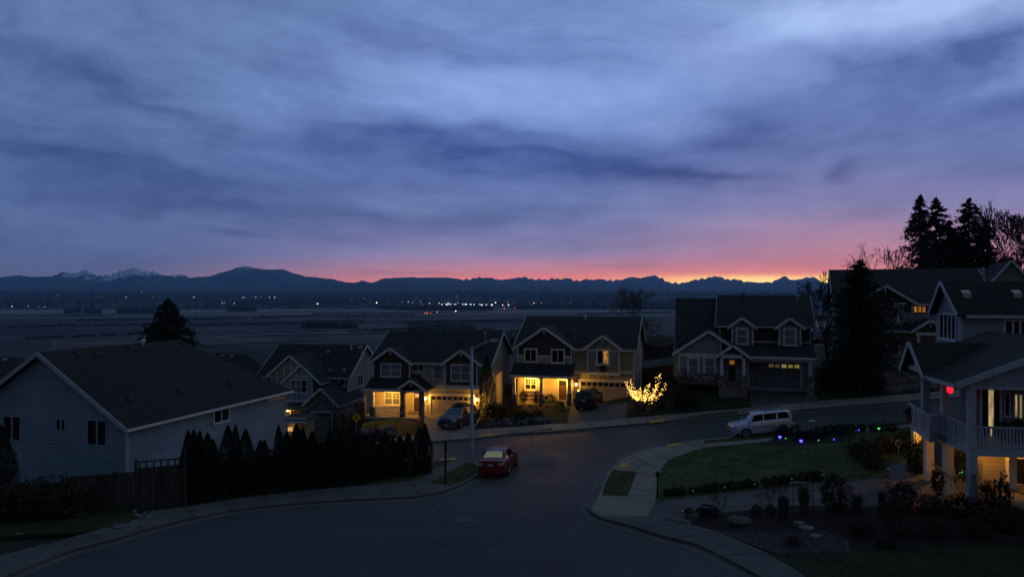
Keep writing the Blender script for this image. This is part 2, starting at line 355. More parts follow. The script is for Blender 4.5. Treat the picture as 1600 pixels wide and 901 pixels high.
# ------------------------------------------------------------------ mesh building
SPLIT = {'corner_board', 'bargeboard', 'gutter', 'railing_post', 'bracket', 'porch_lamp', 'timber_strip', 'patio_door', 'porch_ceiling', 'door_step', 'fence_post', 'sash_bar'}
class MB:
    def __init__(s): s.v = []; s.f = []; s.isl = []
    def add(s, vs, fs):
        n = len(s.v); s.isl.append((n, len(s.f), len(vs), len(fs))); s.v.extend([tuple(p) for p in vs]); s.f.extend([tuple(i + n for i in f) for f in fs]); return s
    def box(s, x0, x1, y0, y1, z0, z1):
        return s.add([(x0,y0,z0),(x1,y0,z0),(x1,y1,z0),(x0,y1,z0),(x0,y0,z1),(x1,y0,z1),(x1,y1,z1),(x0,y1,z1)],
                     [(0,3,2,1),(4,5,6,7),(0,1,5,4),(1,2,6,5),(2,3,7,6),(3,0,4,7)])
    def prism(s, poly, plane, a, b):
        k = len(poly)
        def P(p, t):
            return {'xz': (p[0], t, p[1]), 'yz': (t, p[0], p[1]), 'xy': (p[0], p[1], t)}[plane]
        vs = [P(p, a) for p in poly] + [P(p, b) for p in poly]
        fs = [tuple(range(k)), tuple(range(2 * k - 1, k - 1, -1))] + [(i, i + k, (i + 1) % k + k, (i + 1) % k) for i in range(k)]
        return s.add(vs, fs)
    def tube(s, pts, rad, n=6, cap=True):
        pts = [Vector(p) for p in pts]; m = len(pts)
        if not hasattr(rad, '__len__'): rad = [rad] * m
        vs = []
        for i, p in enumerate(pts):
            t = (pts[min(i + 1, m - 1)] - pts[max(i - 1, 0)])
            t = t.normalized() if t.length > 1e-9 else Vector((0, 0, 1))
            a = t.cross(Vector((0, 0, 1)) if abs(t.z) < .9 else Vector((1, 0, 0))).normalized(); b = t.cross(a)
            for j in range(n):
                th = 2 * math.pi * j / n; vs.append(p + (a * math.cos(th) + b * math.sin(th)) * rad[i])
        fs = [(i*n+j, i*n+(j+1) % n, (i+1)*n+(j+1) % n, (i+1)*n+j) for i in range(m - 1) for j in range(n)]
        if cap: fs += [tuple(range(n)), tuple(range((m-1)*n+n-1, (m-1)*n-1, -1))]
        return s.add(vs, fs)
    def lathe(s, prof, c=(0, 0, 0), n=16, axis='z', cap=True):
        vs = []
        for r, h in prof:
            for j in range(n):
                th = 2 * math.pi * j / n; a, b = r * math.cos(th), r * math.sin(th)
                p = {'z': (a, b, h), 'y': (a, h, b), 'x': (h, a, b)}[axis]
                vs.append((p[0] + c[0], p[1] + c[1], p[2] + c[2]))
        m = len(prof); fs = [(i*n+j, i*n+(j+1) % n, (i+1)*n+(j+1) % n, (i+1)*n+j) for i in range(m - 1) for j in range(n)]
        if cap: fs += [tuple(range(n)), tuple(range((m-1)*n+n-1, (m-1)*n-1, -1))]
        return s.add(vs, fs)
    def rock(s, c, r, rnd, sq=.7):
        bm = bmesh.new(); bmesh.ops.create_icosphere(bm, subdivisions=2, radius=1)
        o = Vector((rnd.uniform(0, 99), rnd.uniform(0, 99), 0))
        from mathutils import noise as nz
        vs = []
        for v_ in bm.verts:
            k = 1 + .35 * nz.noise(v_.co * 1.3 + o) + .12 * nz.noise(v_.co * 4 + o)
            vs.append((c[0] + v_.co.x * r * k * 1.1, c[1] + v_.co.y * r * k, c[2] + v_.co.z * r * k * sq))
        fs = [tuple(q.index for q in f.verts) for f in bm.faces]; bm.free()
        return s.add(vs, fs)
    def build(s, name, mat, parent=None, smooth=False, loc=None):
        if name in SPLIT and len(s.isl) > 1:
            out = []
            for v0, f0, nv, nf in s.isl:
                k = MB(); k.v = s.v[v0:v0+nv]; k.f = [tuple(i - v0 for i in f) for f in s.f[f0:f0+nf]]; out.append(k.build(name, mat, parent, smooth, loc))
            return out[0]
        me = bpy.data.meshes.new(name); me.from_pydata(s.v, [], s.f); me.validate(); me.update()
        bm = bmesh.new(); bm.from_mesh(me); bmesh.ops.recalc_face_normals(bm, faces=bm.faces); bm.to_mesh(me); bm.free()
        return link(name, me, mat, parent, smooth, loc)
def link(name, me, mat, parent=None, smooth=False, loc=None):
    if mat: me.materials.append(MAT[mat] if isinstance(mat, str) else mat)
    if smooth: me.polygons.foreach_set('use_smooth', [True] * len(me.polygons))
    o = bpy.data.objects.new(name, me); COL.objects.link(o)
    if parent: o.parent = parent
    if loc: o.location = loc
    return o
def tag(o, label=None, cat=None, group=None, kind=None):
    if label: o['label'] = label
    if cat: o['category'] = cat
    if group: o['group'] = group
    if kind: o['kind'] = kind
    return o
def empty(name, loc, rz=0.0, label=None, cat=None, group=None):
    o = bpy.data.objects.new(name, None); COL.objects.link(o); o.location = loc; o.rotation_euler = (0, 0, rz); o.empty_display_size = .3
    return tag(o, label, cat, group)
def kids(o): return [c for c in bpy.data.objects if c.parent == o]
KC = {}
def dup(root, loc, rz=None, label=None, sc=None):
    if root.name not in KC: KC[root.name] = [(c, kids(c)) for c in kids(root)]
    r = root.copy(); COL.objects.link(r); r.location = loc
    if rz is not None: r.rotation_euler = (0, 0, rz)
    if label: r['label'] = label
    if sc: r.scale = sc
    for c, gs in KC[root.name]:
        c2 = c.copy(); COL.objects.link(c2); c2.parent = r
        for q in gs:
            q2 = q.copy(); COL.objects.link(q2); q2.parent = c2
    return r

# ------------------------------------------------------------------ the lie of the land
def P3(px, py, Y): return ((px - PXC) / F * Y, Y, -(py - PYH) / F * Y)
ctl = [(780,901,26.5),(100,885,27),(400,800,33.5),(600,785,35.5),(660,760,39),(766,747,42),(737,718,48),(690,691,56),(620,682,59),(650,650,68.5),(570,654,69.5),
       (760,655,68),(820,672,60),(820,632,71),(940,630,71.5),(905,664,60),(1060,657,58),(1190,641,58),(1180,604,65.5),(1265,605,65.5),(1090,597,65.5),(1400,629,55),(1190,682,49.5),
       (1050,702,47.5),(960,742,41),(930,800,33.5),(1020,812,32),(1200,760,36),(1350,672,47.5),(1300,725,38.5),(1380,722,36.5),(1475,770,31.5),(1440,735,34),(1517,815,28.5),(1300,860,26.5),
       (1100,850,28.8),(1580,901,22.5),(1560,800,28),(1450,585,64),(1370,592,64),(60,830,31),(230,812,31.5),(855,720,46),(830,780,36)]
C = [P3(*c) for c in ctl] + [(-23,42,-12.3),(-36,45,-12.3),(-20,57,-14.2),(-14,62,-13.6),(-21,78,-15.6),(-30,75,-16.2),(-12,76,-13.6),(-45,30,-10.9),(-45,90,-19),(-15,92,-15),
     (8,90,-12.6),(26,88,-9.5),(45,60,-7.0),(45,85,-7.0),(45,35,-7.6),(35,24,-7.8),(0,15,-10.4),(-30,15,-10.3),(20,15,-9.4),(-20,48,-13.2)]
C = np.array(C); n_ = len(C)
def U(d2): return np.where(d2 > 1e-12, .5 * d2 * np.log(np.maximum(d2, 1e-12)), 0.0)
K = U(((C[:, None, :2] - C[None, :, :2]) ** 2).sum(-1)) + np.eye(n_) * 18.0
Pm = np.c_[np.ones(n_), C[:, :2]]
A_ = np.zeros((n_ + 3, n_ + 3)); A_[:n_, :n_] = K; A_[:n_, n_:] = Pm; A_[n_:, :n_] = Pm.T
sol = np.linalg.solve(A_, np.r_[C[:, 2], 0, 0, 0]); wt, ab = sol[:n_], sol[n_:]
def sst(t): t = np.clip(t, 0, 1); return t * t * (3 - 2 * t)
VAL = -70.0
def hz(X, Y):
    """height of the land at X, Y (arrays)"""
    X = np.asarray(X, float); Y = np.asarray(Y, float)
    x_ = np.clip(X, -46, 46); y_ = np.clip(Y, 14, 92)
    d2 = (x_[..., None] - C[:, 0]) ** 2 + (y_[..., None] - C[:, 1]) ** 2
    near = (U(d2) * wt).sum(-1) + ab[0] + ab[1] * x_ + ab[2] * y_
    uu = X / np.maximum(Y, 1)
    keep = sst((uu - .49) / .12) * (1 - sst((Y - 260) / 500))
    t = sst((Y - 90) / 330.0) * (1 - keep)
    far = VAL + 6 * np.sin(X / 900 + 1) * sst((Y - 600) / 1500) * .3
    far = far + sst((Y - 3150) / 3800) * (62 + 8 * np.sin(X / 1500.0) + 5 * np.sin(X / 610 + 2) - 5 * sst((uu + .1) / .5))
    far = far - sst((Y - 7200) / 1500) * 30
    return near * (1 - t) + far * t
def hz1(X, Y): return float(hz(np.array([X]), np.array([Y]))[0])
def at(px, py, up=0.0):
    """where the line of sight through a photo pixel meets the land"""
    a = (px - PXC) / F; c = -(py - PYH) / F
    Ys = np.arange(14, 130, .1)
    d = Ys * c - (hz(a * Ys, Ys) + up)
    i = int(np.argmax(d < 0)) if (d < 0).any() else len(Ys) - 1
    i = max(i, 1)
    t = d[i-1] / (d[i-1] - d[i] + 1e-12); Yv = Ys[i-1] + .1 * t
    return Vector((a * Yv, Yv, Yv * c))

def cuts():
    near = [k * 1.0 for k in range(-60, 61)]
    far = []; d = 60.0; st = 2.0
    while d < 17000: d += st; st *= 1.10; far.append(d)
    return [-f for f in reversed(far)] + near + far
xs = np.array(cuts()); ys = np.array([-400, -200, -90, -40, -15, 0, 6] + [k * 1.0 for k in range(10, 110)] + [])
far = []; d = 109.0; st = 2.0
while d < 17500: d += st; st = min(st * 1.09, 220); far.append(d)
ys = np.r_[ys, far]
XX, YY = np.meshgrid(xs, ys)
ZZ = np.concatenate([hz(XX[i:i+20], YY[i:i+20]) for i in range(0, len(ys), 20)])
ZZ = ZZ - .06
nx, ny = len(xs), len(ys)
vv = np.stack([XX, YY, ZZ], -1).reshape(-1, 3)
ii = (np.arange(ny - 1)[:, None] * nx + np.arange(nx - 1)[None, :]).reshape(-1)
ff = np.stack([ii, ii + 1, ii + nx + 1, ii + nx], -1)
me = bpy.data.meshes.new('ground'); me.from_pydata(vv.tolist(), [], ff.tolist()); me.update()
def groundfn(gg, b):
    oc = objc(gg); xs, ys, zs = gg.sep(oc)
    c = gg.noise(oc, 9, 4, .7); big = gg.noise(oc, .0035, 5, .6); mid = gg.noise(oc, .05, 5, .6)
    kn = gg.rng(c, .3, .7, .6, 1.4)
    yard = gg.mix(1.0, gg.mix(gg.rng(gg.noise(oc, .3, 4, .6), .4, .6), (.022, .030, .014), (.035, .028, .020)), gg.xyz(kn, kn, kn), 'MULTIPLY')
    # valley: fields in long strips across the view
    strips = gg.noise(gg.xyz(gg.mul(xs, .0007), gg.mul(ys, .0035), 0), 1.0, 7, .7)
    fine = gg.noise(gg.xyz(gg.mul(xs, .004), gg.mul(ys, .02), 0), 1.0, 5, .7)
    k2 = gg.mul(gg.rng(strips, .35, .65, .35, 2.0), gg.rng(fine, .3, .7, .55, 1.5))
    f1 = gg.mix(1.0, gg.mix(gg.rng(big, .45, .6), (.036, .034, .034), (.066, .056, .048)), gg.xyz(k2, k2, k2), 'MULTIPLY')
    edge = gg.add(ys, gg.mul(gg.sub(gg.noise(gg.xyz(gg.mul(xs, .0006), 0, 0), 1.0, 2, .5), .5), 350))
    pale = gg.mul(gg.m('GREATER_THAN', edge, 2200.0), gg.m('LESS_THAN', ys, 3250.0))
    k3 = gg.rng(gg.noise(gg.xyz(gg.mul(xs, .0012), gg.mul(ys, .012), 4), 1.0, 4, .6), .35, .65, .65, 1.25)
    f2 = gg.mix(1.0, (.15, .16, .12), gg.xyz(k3, k3, k3), 'MULTIPLY')
    cc = gg.mix(pale, f1, f2)
    cc = gg.mix(gg.rng(ys, 3200, 3300), cc, (.022, .028, .020))
    cc = gg.mix(gg.rng(ys, 100, 300), yard, cc)
    gg.put(b.inputs['Base Color'], cc)
pr('land', (.03, .03, .02), .95, spec=.1, fn=groundfn)
tag(link('ground', me, 'land', smooth=True), 'dark valley floor, hillside and yards sloping away below the houses', None, None, 'structure')

def drape(name, pts, up, mat, skirt=0.0, parent=None, kind='structure', label=None, cat=None, px=True, step=1.0, loc=None):
    """a sheet laid on the land; pts are photo pixels (or X,Y)"""
    P = [(at(*p).x, at(*p).y) for p in pts] if px else pts
    bm = bmesh.new(); f0 = bm.faces.new([bm.verts.new((p[0], p[1], 0)) for p in P])
    X0, X1 = min(p[0] for p in P), max(p[0] for p in P); Y0, Y1 = min(p[1] for p in P), max(p[1] for p in P)
    for ax, a, b in ((0, X0, X1), (1, Y0, Y1)):
        t = math.ceil(a / step) * step
        while t < b:
            co = (t, 0, 0) if ax == 0 else (0, t, 0); no = (1, 0, 0) if ax == 0 else (0, 1, 0)
            bmesh.ops.bisect_plane(bm, geom=bm.verts[:] + bm.edges[:] + bm.faces[:], plane_co=co, plane_no=no, dist=1e-5); t += step
    bmesh.ops.remove_doubles(bm, verts=bm.verts, dist=1e-4)
    vs = list(bm.verts); zz = hz(np.array([v_.co.x for v_ in vs]), np.array([v_.co.y for v_ in vs]))
    for v_, z_ in zip(vs, zz): v_.co.z = z_ + up
    for f_ in bm.faces:
        if f_.normal.z < 0: f_.normal_flip()
    bm.normal_update()
    for f_ in bm.faces:
        if f_.normal.z < 0: f_.normal_flip()
    if skirt:
        be = [e for e in bm.edges if e.is_boundary]
        r = bmesh.ops.extrude_edge_only(bm, edges=be)
        for v_ in [q for q in r['geom'] if isinstance(q, bmesh.types.BMVert)]: v_.co.z -= skirt
    me = bpy.data.meshes.new(name); bm.to_mesh(me); bm.free()
    o = link(name, me, mat, parent)
    return tag(o, label, cat, None, kind)
def smoothpts(pts, n=4, closed=False):
    """Catmull-Rom through pixel points"""
    out = []; m = len(pts)
    for i in range(m - 1):
        p0, p1, p2, p3 = pts[max(i-1, 0)], pts[i], pts[i+1], pts[min(i+2, m-1)]
        for k in range(n):
            t = k / n
            out.append(tuple(.5 * ((2*b) + (-a + c) * t + (2*a - 5*b + 4*c - d) * t*t + (-a + 3*b - 3*c + d) * t**3) for a, b, c, d in zip(p0, p1, p2, p3)))
    out.append(tuple(pts[-1])); return out
# ------------------------------------------------------------------ roads, pavements, kerbs, lawns
CL = smoothpts([(-60,935),(20,900),(100,867),(175,847),(237,828),(325,807),(400,795),(520,785),(600,781),(640,779),(675,774),(705,766),(745,746),(762,733),(764,725),(752,720),(737,719),(690,722),(640,726),(600,730)], 3)
CR = smoothpts([(1640,640),(1530,655),(1420,664),(1290,672),(1207,678),(1097,688),(1039,698),(1013,702),(978,714),(948,736),(929,782),(919,796),(936,811),(987,825),(1033,840),(1088,854),(1132,875),(1175,898),(1240,935)], 3)
CF = smoothpts([(560,706),(620,698),(672,692),(750,686),(796,680),(860,676),(980,666),(1060,658),(1140,651),(1240,644),(1300,638),(1420,629),(1560,618),(1660,610)], 3)
def xy(pl): return [(at(*p).x, at(*p).y) for p in pl]
xL, xR, xF = xy(CL), xy(CR), xy(CF)
def off(line, d):
    out = []
    for i, p in enumerate(line):
        a = Vector(line[max(i-1, 0)]); b = Vector(line[min(i+1, len(line)-1)]); t = (b - a).normalized()
        out.append((p[0] - t.y * d, p[1] + t.x * d))
    return out
# asphalt of both streets in one sheet, a little wider than the kerbs
road = off(xF, -.3)[::-1]
roadpoly = [xL[0]] + off(xL, -.0)[1:] + off(xF, .0) + xR
# order: left kerb (near to far), far kerb left to right, right kerb far to near
roadpoly = off(xL, .12) + off(xF, .12) + off(xR, .12) + [(16, 12), (-26, 12)]
drape('road', roadpoly, 0.0, 'asphalt', px=False)
def kerb(name, line, side, w=.16, h=.14):
    """concrete kerb with a gutter pan along a line"""
    a = line; b = off(line, side * w); c = off(line, -side * .42)
    m = MB(); n = len(line)
    za = hz(np.array([p[0] for p in a]), np.array([p[1] for p in a])); zb = hz(np.array([p[0] for p in b]), np.array([p[1] for p in b])); zc = hz(np.array([p[0] for p in c]), np.array([p[1] for p in c]))
    vs = []
    for i in range(n):
        vs += [(c[i][0], c[i][1], zc[i] + .010), (a[i][0], a[i][1], za[i] + .018), (a[i][0] , a[i][1], za[i] + h), (b[i][0], b[i][1], zb[i] + h + .006), (b[i][0], b[i][1], zb[i] - .1)]
    fs = [(i*5+j, i*5+j+1, (i+1)*5+j+1, (i+1)*5+j) for i in range(n - 1) for j in range(4)]
    return tag(m.add(vs, fs).build(name, 'concrete_kerb'), None, None, None, 'structure')
def densify(line, st=1.0):
    out = []
    for i in range(len(line) - 1):
        a, b = Vector(line[i]), Vector(line[i+1]); k = max(1, int((b - a).length / st))
        out += [tuple(a.lerp(b, j / k)) for j in range(k)]
    return out + [tuple(line[-1])]
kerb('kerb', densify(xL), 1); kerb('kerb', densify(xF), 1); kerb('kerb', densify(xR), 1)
drape('pavement', [(938,812),(1011,811.5),(1039,813),(1074,822),(1120,835),(1200,870),(1252,902),(1290,935),(1215,932),(1179,897),(1136,874),(1092,853),(1037,839),(991,824)], .1362, 'concrete_dark', .02)  # darker overlay: weathered lower slabs, plus fall-off of light put into the colour
# left pavement: between kerb and hedge
inL = [(640,724),(672,724),(704,722),(697,727),(674,737),(658,748),(640,754),(560,762),(480,769),(376,781),(285,796),(243,801),(225,812),(125,840),(0,872),(-70,900)]
drape('pavement', off(xL, .14) + xy(inL), .132, 'concrete_dark', .2, px=False)  # darker concrete carries the weaker light at this end in its colour
drape('lawn', [(674,757),(705,762),(716,759),(743,743),(745,730),(738,727),(728,726),(700,741)], .145, 'verge', .1)
drape('lawn', [(655,722),(690,724),(700,725),(672,737),(650,752),(600,757),(560,758),(560,735)], .150, 'verge', .1)
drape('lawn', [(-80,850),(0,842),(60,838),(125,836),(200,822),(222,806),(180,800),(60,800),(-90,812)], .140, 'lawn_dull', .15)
# right corner pavement
inR = [(1290,935),(1252,901),(1200,869),(1120,834),(1074,821),(1039,812),(1011,811),(1024,789),(1033,736),(1045,721),(1074,709.5),(1100,702),(1207,691),(1330,678),(1430,668),(1640,648)]
drape('pavement', off(xR, .14) + xy(inR), .132, 'concrete', .2, px=False)
drape('lawn', [(958,737),(995,740),(981,778),(941,777),(946,757)], .147, 'verge', .08)
drape('lawn', [(1100,690.5),(1207,680),(1340,669),(1500,656),(1500,660),(1340,674),(1207,686),(1100,695)], .147, 'verge', .08)
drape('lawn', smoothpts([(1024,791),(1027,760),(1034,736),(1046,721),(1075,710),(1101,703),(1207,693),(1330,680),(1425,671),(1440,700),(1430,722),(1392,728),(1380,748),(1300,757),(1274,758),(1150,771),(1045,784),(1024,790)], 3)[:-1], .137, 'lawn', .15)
drape('driveway', [(1011,811),(1024,790),(1045,783),(1150,771),(1274,757),(1388,749),(1376,728),(1432,722),(1475,735),(1620,740),(1640,800),(1480,800),(1420,797),(1240,795),(1120,806),(1074,821),(1039,812)], .128, 'concrete_dark', .15)
drape('planting_bed', [(1039,813),(1074,820),(1120,805),(1240,794),(1420,796),(1480,799),(1640,800),(1640,860),(1480,858),(1330,868),(1213,872),(1120,834),(1074,822)], .139, 'mulch', .1)
drape('gravel_bed', [(1118,833),(1200,836),(1290,834),(1325,848),(1332,868),(1213,871)], .15, 'gravel', .06)
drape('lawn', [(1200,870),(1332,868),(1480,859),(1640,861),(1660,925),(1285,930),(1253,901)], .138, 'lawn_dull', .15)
# far side: pavement, strips, drives, yards
inF = [(1660,596),(1560,606),(1440,616),(1293,627),(1174,638),(1151,641),(1077,647),(1060,648),(980,655),(887,663),(858,664),(760,671),(735,675),(670,680),(620,687),(560,697)]
drape('pavement', off(xF, .14) + xy(inF), .132, 'concrete', .2, px=False)
drape('lawn', [(794,679.5),(862,671),(862,673.5),(800,678)], .147, 'verge', .05)
drape('lawn', [(1062,655),(1100,649.5),(1153,644.5),(1153,648),(1100,653)], .147, 'verge', .05)
drape('driveway', [(661,650),(749,650),(752,655),(738,676),(670,681),(664,672)], .137, 'concrete', .1)
drape('driveway', [(892,636),(981,630),(978,655),(886,664)], .137, 'concrete_dark', .1)
drape('driveway', [(1168,602),(1265,604),(1279,627),(1174,639)], .137, 'concrete_dark', .1)
drape('lawn', [(568,656),(618,655),(618,668),(600,672),(565,670)], .139, 'lawn', .1)
drape('planting_bed', [(562,671),(618,670),(616,684),(560,692)], .137, 'mulch', .1)
drape('planting_bed', [(755,655),(800,650),(858,650),(858,663),(760,670),(740,674)], .137, 'mulch', .1)
drape('lawn', [(808,645),(892,640),(885,662),(860,663),(812,650)], .142, 'lawn_dull', .1)
drape('lawn', [(981,632),(1058,615),(1062,646),(978,653)], .137, 'lawn_dull', .1)
drape('lawn', [(1064,606),(1166,606),(1173,637),(1150,640),(1064,646)], .140, 'lawn_dull', .1)
drape('lawn', [(1270,606),(1430,600),(1440,616),(1293,626),(1282,626)], .137, 'lawn_dull', .1)
# pavement joints: thin dark grooves laid on the concrete
jm = MB()
def strip(m, p, q, w, up):
    a, b = Vector((p[0], p[1])), Vector((q[0], q[1])); t = (b - a).normalized(); nrm = Vector((-t.y, t.x)) * w / 2
    k = max(1, int((b - a).length / 1.0)); vs = []
    for i in range(k + 1):
        c = a.lerp(b, i / k)
        for s_ in (-1, 1):
            e = c + nrm * s_; vs.append((e.x, e.y, hz1(e.x, e.y) + up))
    m.add(vs, [(2*i, 2*i+1, 2*i+3, 2*i+2) for i in range(k)])
for p, q in [((1011,811),(936,809)),((1024,789),(941,778)),((1033,745),(950,738)),((1033,736),(978,716)),((1045,721),(1008,706)),((1074,709),(1048,698)),((1100,702),(1090,690)),((1010,726),(985,713)),((1010,726),(1033,726)),((985,740),(1010,726)),
             ((1120,834),(1050,846)),((1200,869),(1130,872)),((1074,821),(1000,829)),((981,778),(1026,778)),((990,760),(1029,760)),((1150,697),(1148,692)),((1180,694),(1178,689)),
             ((658,748),(706,764)),((640,754),(655,776)),((590,759),(600,780)),((530,765),(542,783)),((470,770),(480,786)),((410,777),(420,792)),((350,786),(362,800)),((290,796),(305,812)),((225,812),(240,826)),((684,733),(702,738)),((674,742),(692,748)),
             ((887,663),(888,674)),((920,660),(922,671)),((950,657.5),(952,668)),((980,655),(982,666)),((1010,652.5),(1012,663)),((1060,648),(1062,657)),((820,667),(822,671)),((735,675),(738,687)),((700,678),(702,690)),((1174,638),(1176,648)),((1215,634),(1218,646)),((1250,631),(1253,643)),((1293,627),(1297,638)),((1340,623),(1344,634)),
             ((715,650),(706,678)),((936,633),(932,659)),((1218,603),(1226,632)),((1221,756),(1216,796)),((1330,753),(1330,795)),((1120,775),(1108,806)),((1221,756),(1300,776))]:
    strip(jm, at(*p), at(*q), .035, .151)
tag(jm.build('pavement_joints', 'joint'), 'thin dark joints between the concrete paving slabs', None, None, 'stuff')
pads = [((752,680),(772,679),(770,683.5),(750,684.5), 'yellow kerb ramp pad on the far pavement behind the lamp post'),
        ((690,719.5),(714,717.5),(712,721),(689,722.5), 'yellow kerb ramp pad beside the street lamp base'),
        ((1041,697.5),(1064,694.5),(1067,698),(1043,702), 'yellow kerb ramp pad at the corner nearest the silver vehicle'),
        ((970,726),(985,726),(982,734),(966,734), 'yellow kerb ramp pad beside the small square verge on the corner'),
        ((1015,660),(1037,657.5),(1037.5,661),(1015.5,663.5), 'yellow kerb ramp pad on the far pavement below the lit shrub')]
for a, b, c, d, lab in pads:
    o = drape('tactile_pad', [a, b, c, d], .158, 'tactile', .03, kind='thing', label=lab, cat='tactile paving')
    o['group'] = 'yellow tactile pads at the kerb ramps'
# manhole
p = at(726, 812); m = MB(); m.lathe([(.33, -.02), (.33, .012), (.29, .016), (.02, .016)], (0, 0, 0), 20)
o = m.build('manhole_cover', 'metal_black', loc=(p.x, p.y, hz1(p.x, p.y) + .006)); tag(o, 'round metal manhole cover set in the near road', 'manhole cover')

# tar sealed cracks and a worn patch on the near road
pr('tar', (.020, .020, .021), .55); pr('asphalt_worn', (.060, .058, .055), .85, fn=concretefn((.060, .058, .055)))
cm = MB(); rc = random.Random(12)
for (p0, p1) in (((420,830),(900,815)), ((640,880),(900,760)), ((860,740),(1010,700)), ((700,705),(900,690)), ((300,850),(520,900)), ((1000,690),(1250,660)), ((560,800),(620,890))):
    a_, b_ = Vector(at(*p0)).xy, Vector(at(*p1)).xy; k_ = max(4, int((b_ - a_).length / .9)); nn_ = Vector((-(b_ - a_).y, (b_ - a_).x)).normalized(); prev = a_; dv = 0
    for i in range(1, k_ + 1):
        dv += rc.uniform(-.22, .22); cur = a_.lerp(b_, i / k_) + nn_ * dv; strip(cm, prev, cur, rc.uniform(.03, .07), .0045); prev = cur
tag(cm.build('crack_sealing', 'tar'), 'thin dark tar lines sealing cracks across the road', None, None, 'stuff')
drape('road_patch', [(700,806),(748,804),(756,818),(704,821)], .0042, 'asphalt_worn'); drape('road_patch', [(820,716),(862,712),(872,727),(826,731)], .0042, 'asphalt_worn')
# short grass standing on the lawns: one mass nobody could count
def grass_on(objs, per, name, label, mat, seed):
    rg = np.random.default_rng(seed); V = []
    for o in objs:
        me = o.data; me.calc_loop_triangles(); co = np.array([v.co[:] for v in me.vertices]); tr = np.array([t.vertices[:] for t in me.loop_triangles]); A, B_, C_ = co[tr[:, 0]], co[tr[:, 1]], co[tr[:, 2]]
        nr = np.cross(B_ - A, C_ - A); ar = np.linalg.norm(nr, axis=1) / 2; up = np.abs(nr[:, 2]) > ar; ar = ar * up; n = int(ar.sum() * per); ix = rg.choice(len(tr), n, p=ar / ar.sum()); r1, r2 = rg.uniform(0, 1, (2, n, 1)); fl = (r1 + r2) > 1; r1 = np.where(fl, 1 - r1, r1); r2 = np.where(fl, 1 - r2, r2)
        P = A[ix] + (B_[ix] - A[ix]) * r1 + (C_[ix] - A[ix]) * r2
        clump = .5 + .5 * np.sin(P[:, 0] * 1.7) * np.sin(P[:, 1] * 1.3 + P[:, 0] * .6); h = rg.uniform(.03, .075, n) * (.7 + .8 * clump); th = rg.uniform(0, 6.28, n); w = rg.uniform(.008, .02, n); l = rg.normal(0, .35, (n, 2)) * h[:, None]
        d = np.stack([np.cos(th) * w, np.sin(th) * w, np.zeros(n)], 1); T = P + np.stack([l[:, 0], l[:, 1], h], 1); V.append(np.stack([P - d, P + d, T], 1))
    V = np.concatenate(V); n = len(V); me = bpy.data.meshes.new(name); me.vertices.add(n * 3); me.vertices.foreach_set('co', V.reshape(-1)); me.loops.add(n * 3); me.loops.foreach_set('vertex_index', np.arange(n * 3)); me.polygons.add(n); me.polygons.foreach_set('loop_start', np.arange(n) * 3); me.polygons.foreach_set('loop_total', np.full(n, 3)); me.update(calc_edges=True)
    return tag(link(name, me, mat), label, None, None, 'stuff')
LW = [o for o in bpy.data.objects if o.name.startswith('lawn')]
grass_on([o for o in LW if o.data.materials[0].name == 'lawn'], 170, 'grass', 'short green grass of the corner lawn', 'lawn', 3)
grass_on([o for o in LW if o.data.materials[0].name != 'lawn'], 110, 'grass', 'short dull grass of the verges and yards', 'verge', 4)
# ------------------------------------------------------------------ mountains, haze
rid = [(-500,436),(-300,428),(-150,434),(-60,436),(0,433),(30,430),(50,433),(80,431),(100,425),(120,427),(135,422),(150,430),(170,430),(185,424),(198,421),(207,419),(215,420),(235,423),(250,430),(270,431),(283,429),(297,434),(330,431),(355,423),(375,417),(385,415),(400,419),(425,421),(440,420),(455,426),(480,432),(520,436),(540,441),(552,442),(565,438),(580,442),(600,435),(640,433),(700,434),(735,437),(750,432),(765,435),(775,438),(800,436),(812,434),(820,433),(840,437),(870,435),(900,437),(940,437),(970,438),(990,433),(1005,434),(1015,431),(1022,430),(1035,436),(1045,441),(1060,442),(1075,441),(1090,435),(1105,434),(1120,432),(1135,436),(1150,437),(1180,442),(1205,441),(1215,437),(1225,433),(1240,437),(1250,437),(1260,433),(1275,434),(1285,441),(1300,445),(1340,440),(1450,432),(1600,436),(1800,428),(2100,436)]
rx = np.array([r[0] for r in rid], float); ry = np.array([r[1] for r in rid], float)
from mathutils import noise as NZ
YM = 14000.0
def rough(X):
    p = X / YM * F + PXC
    return 1.0 if p > 720 or 80 < p < 300 else .45
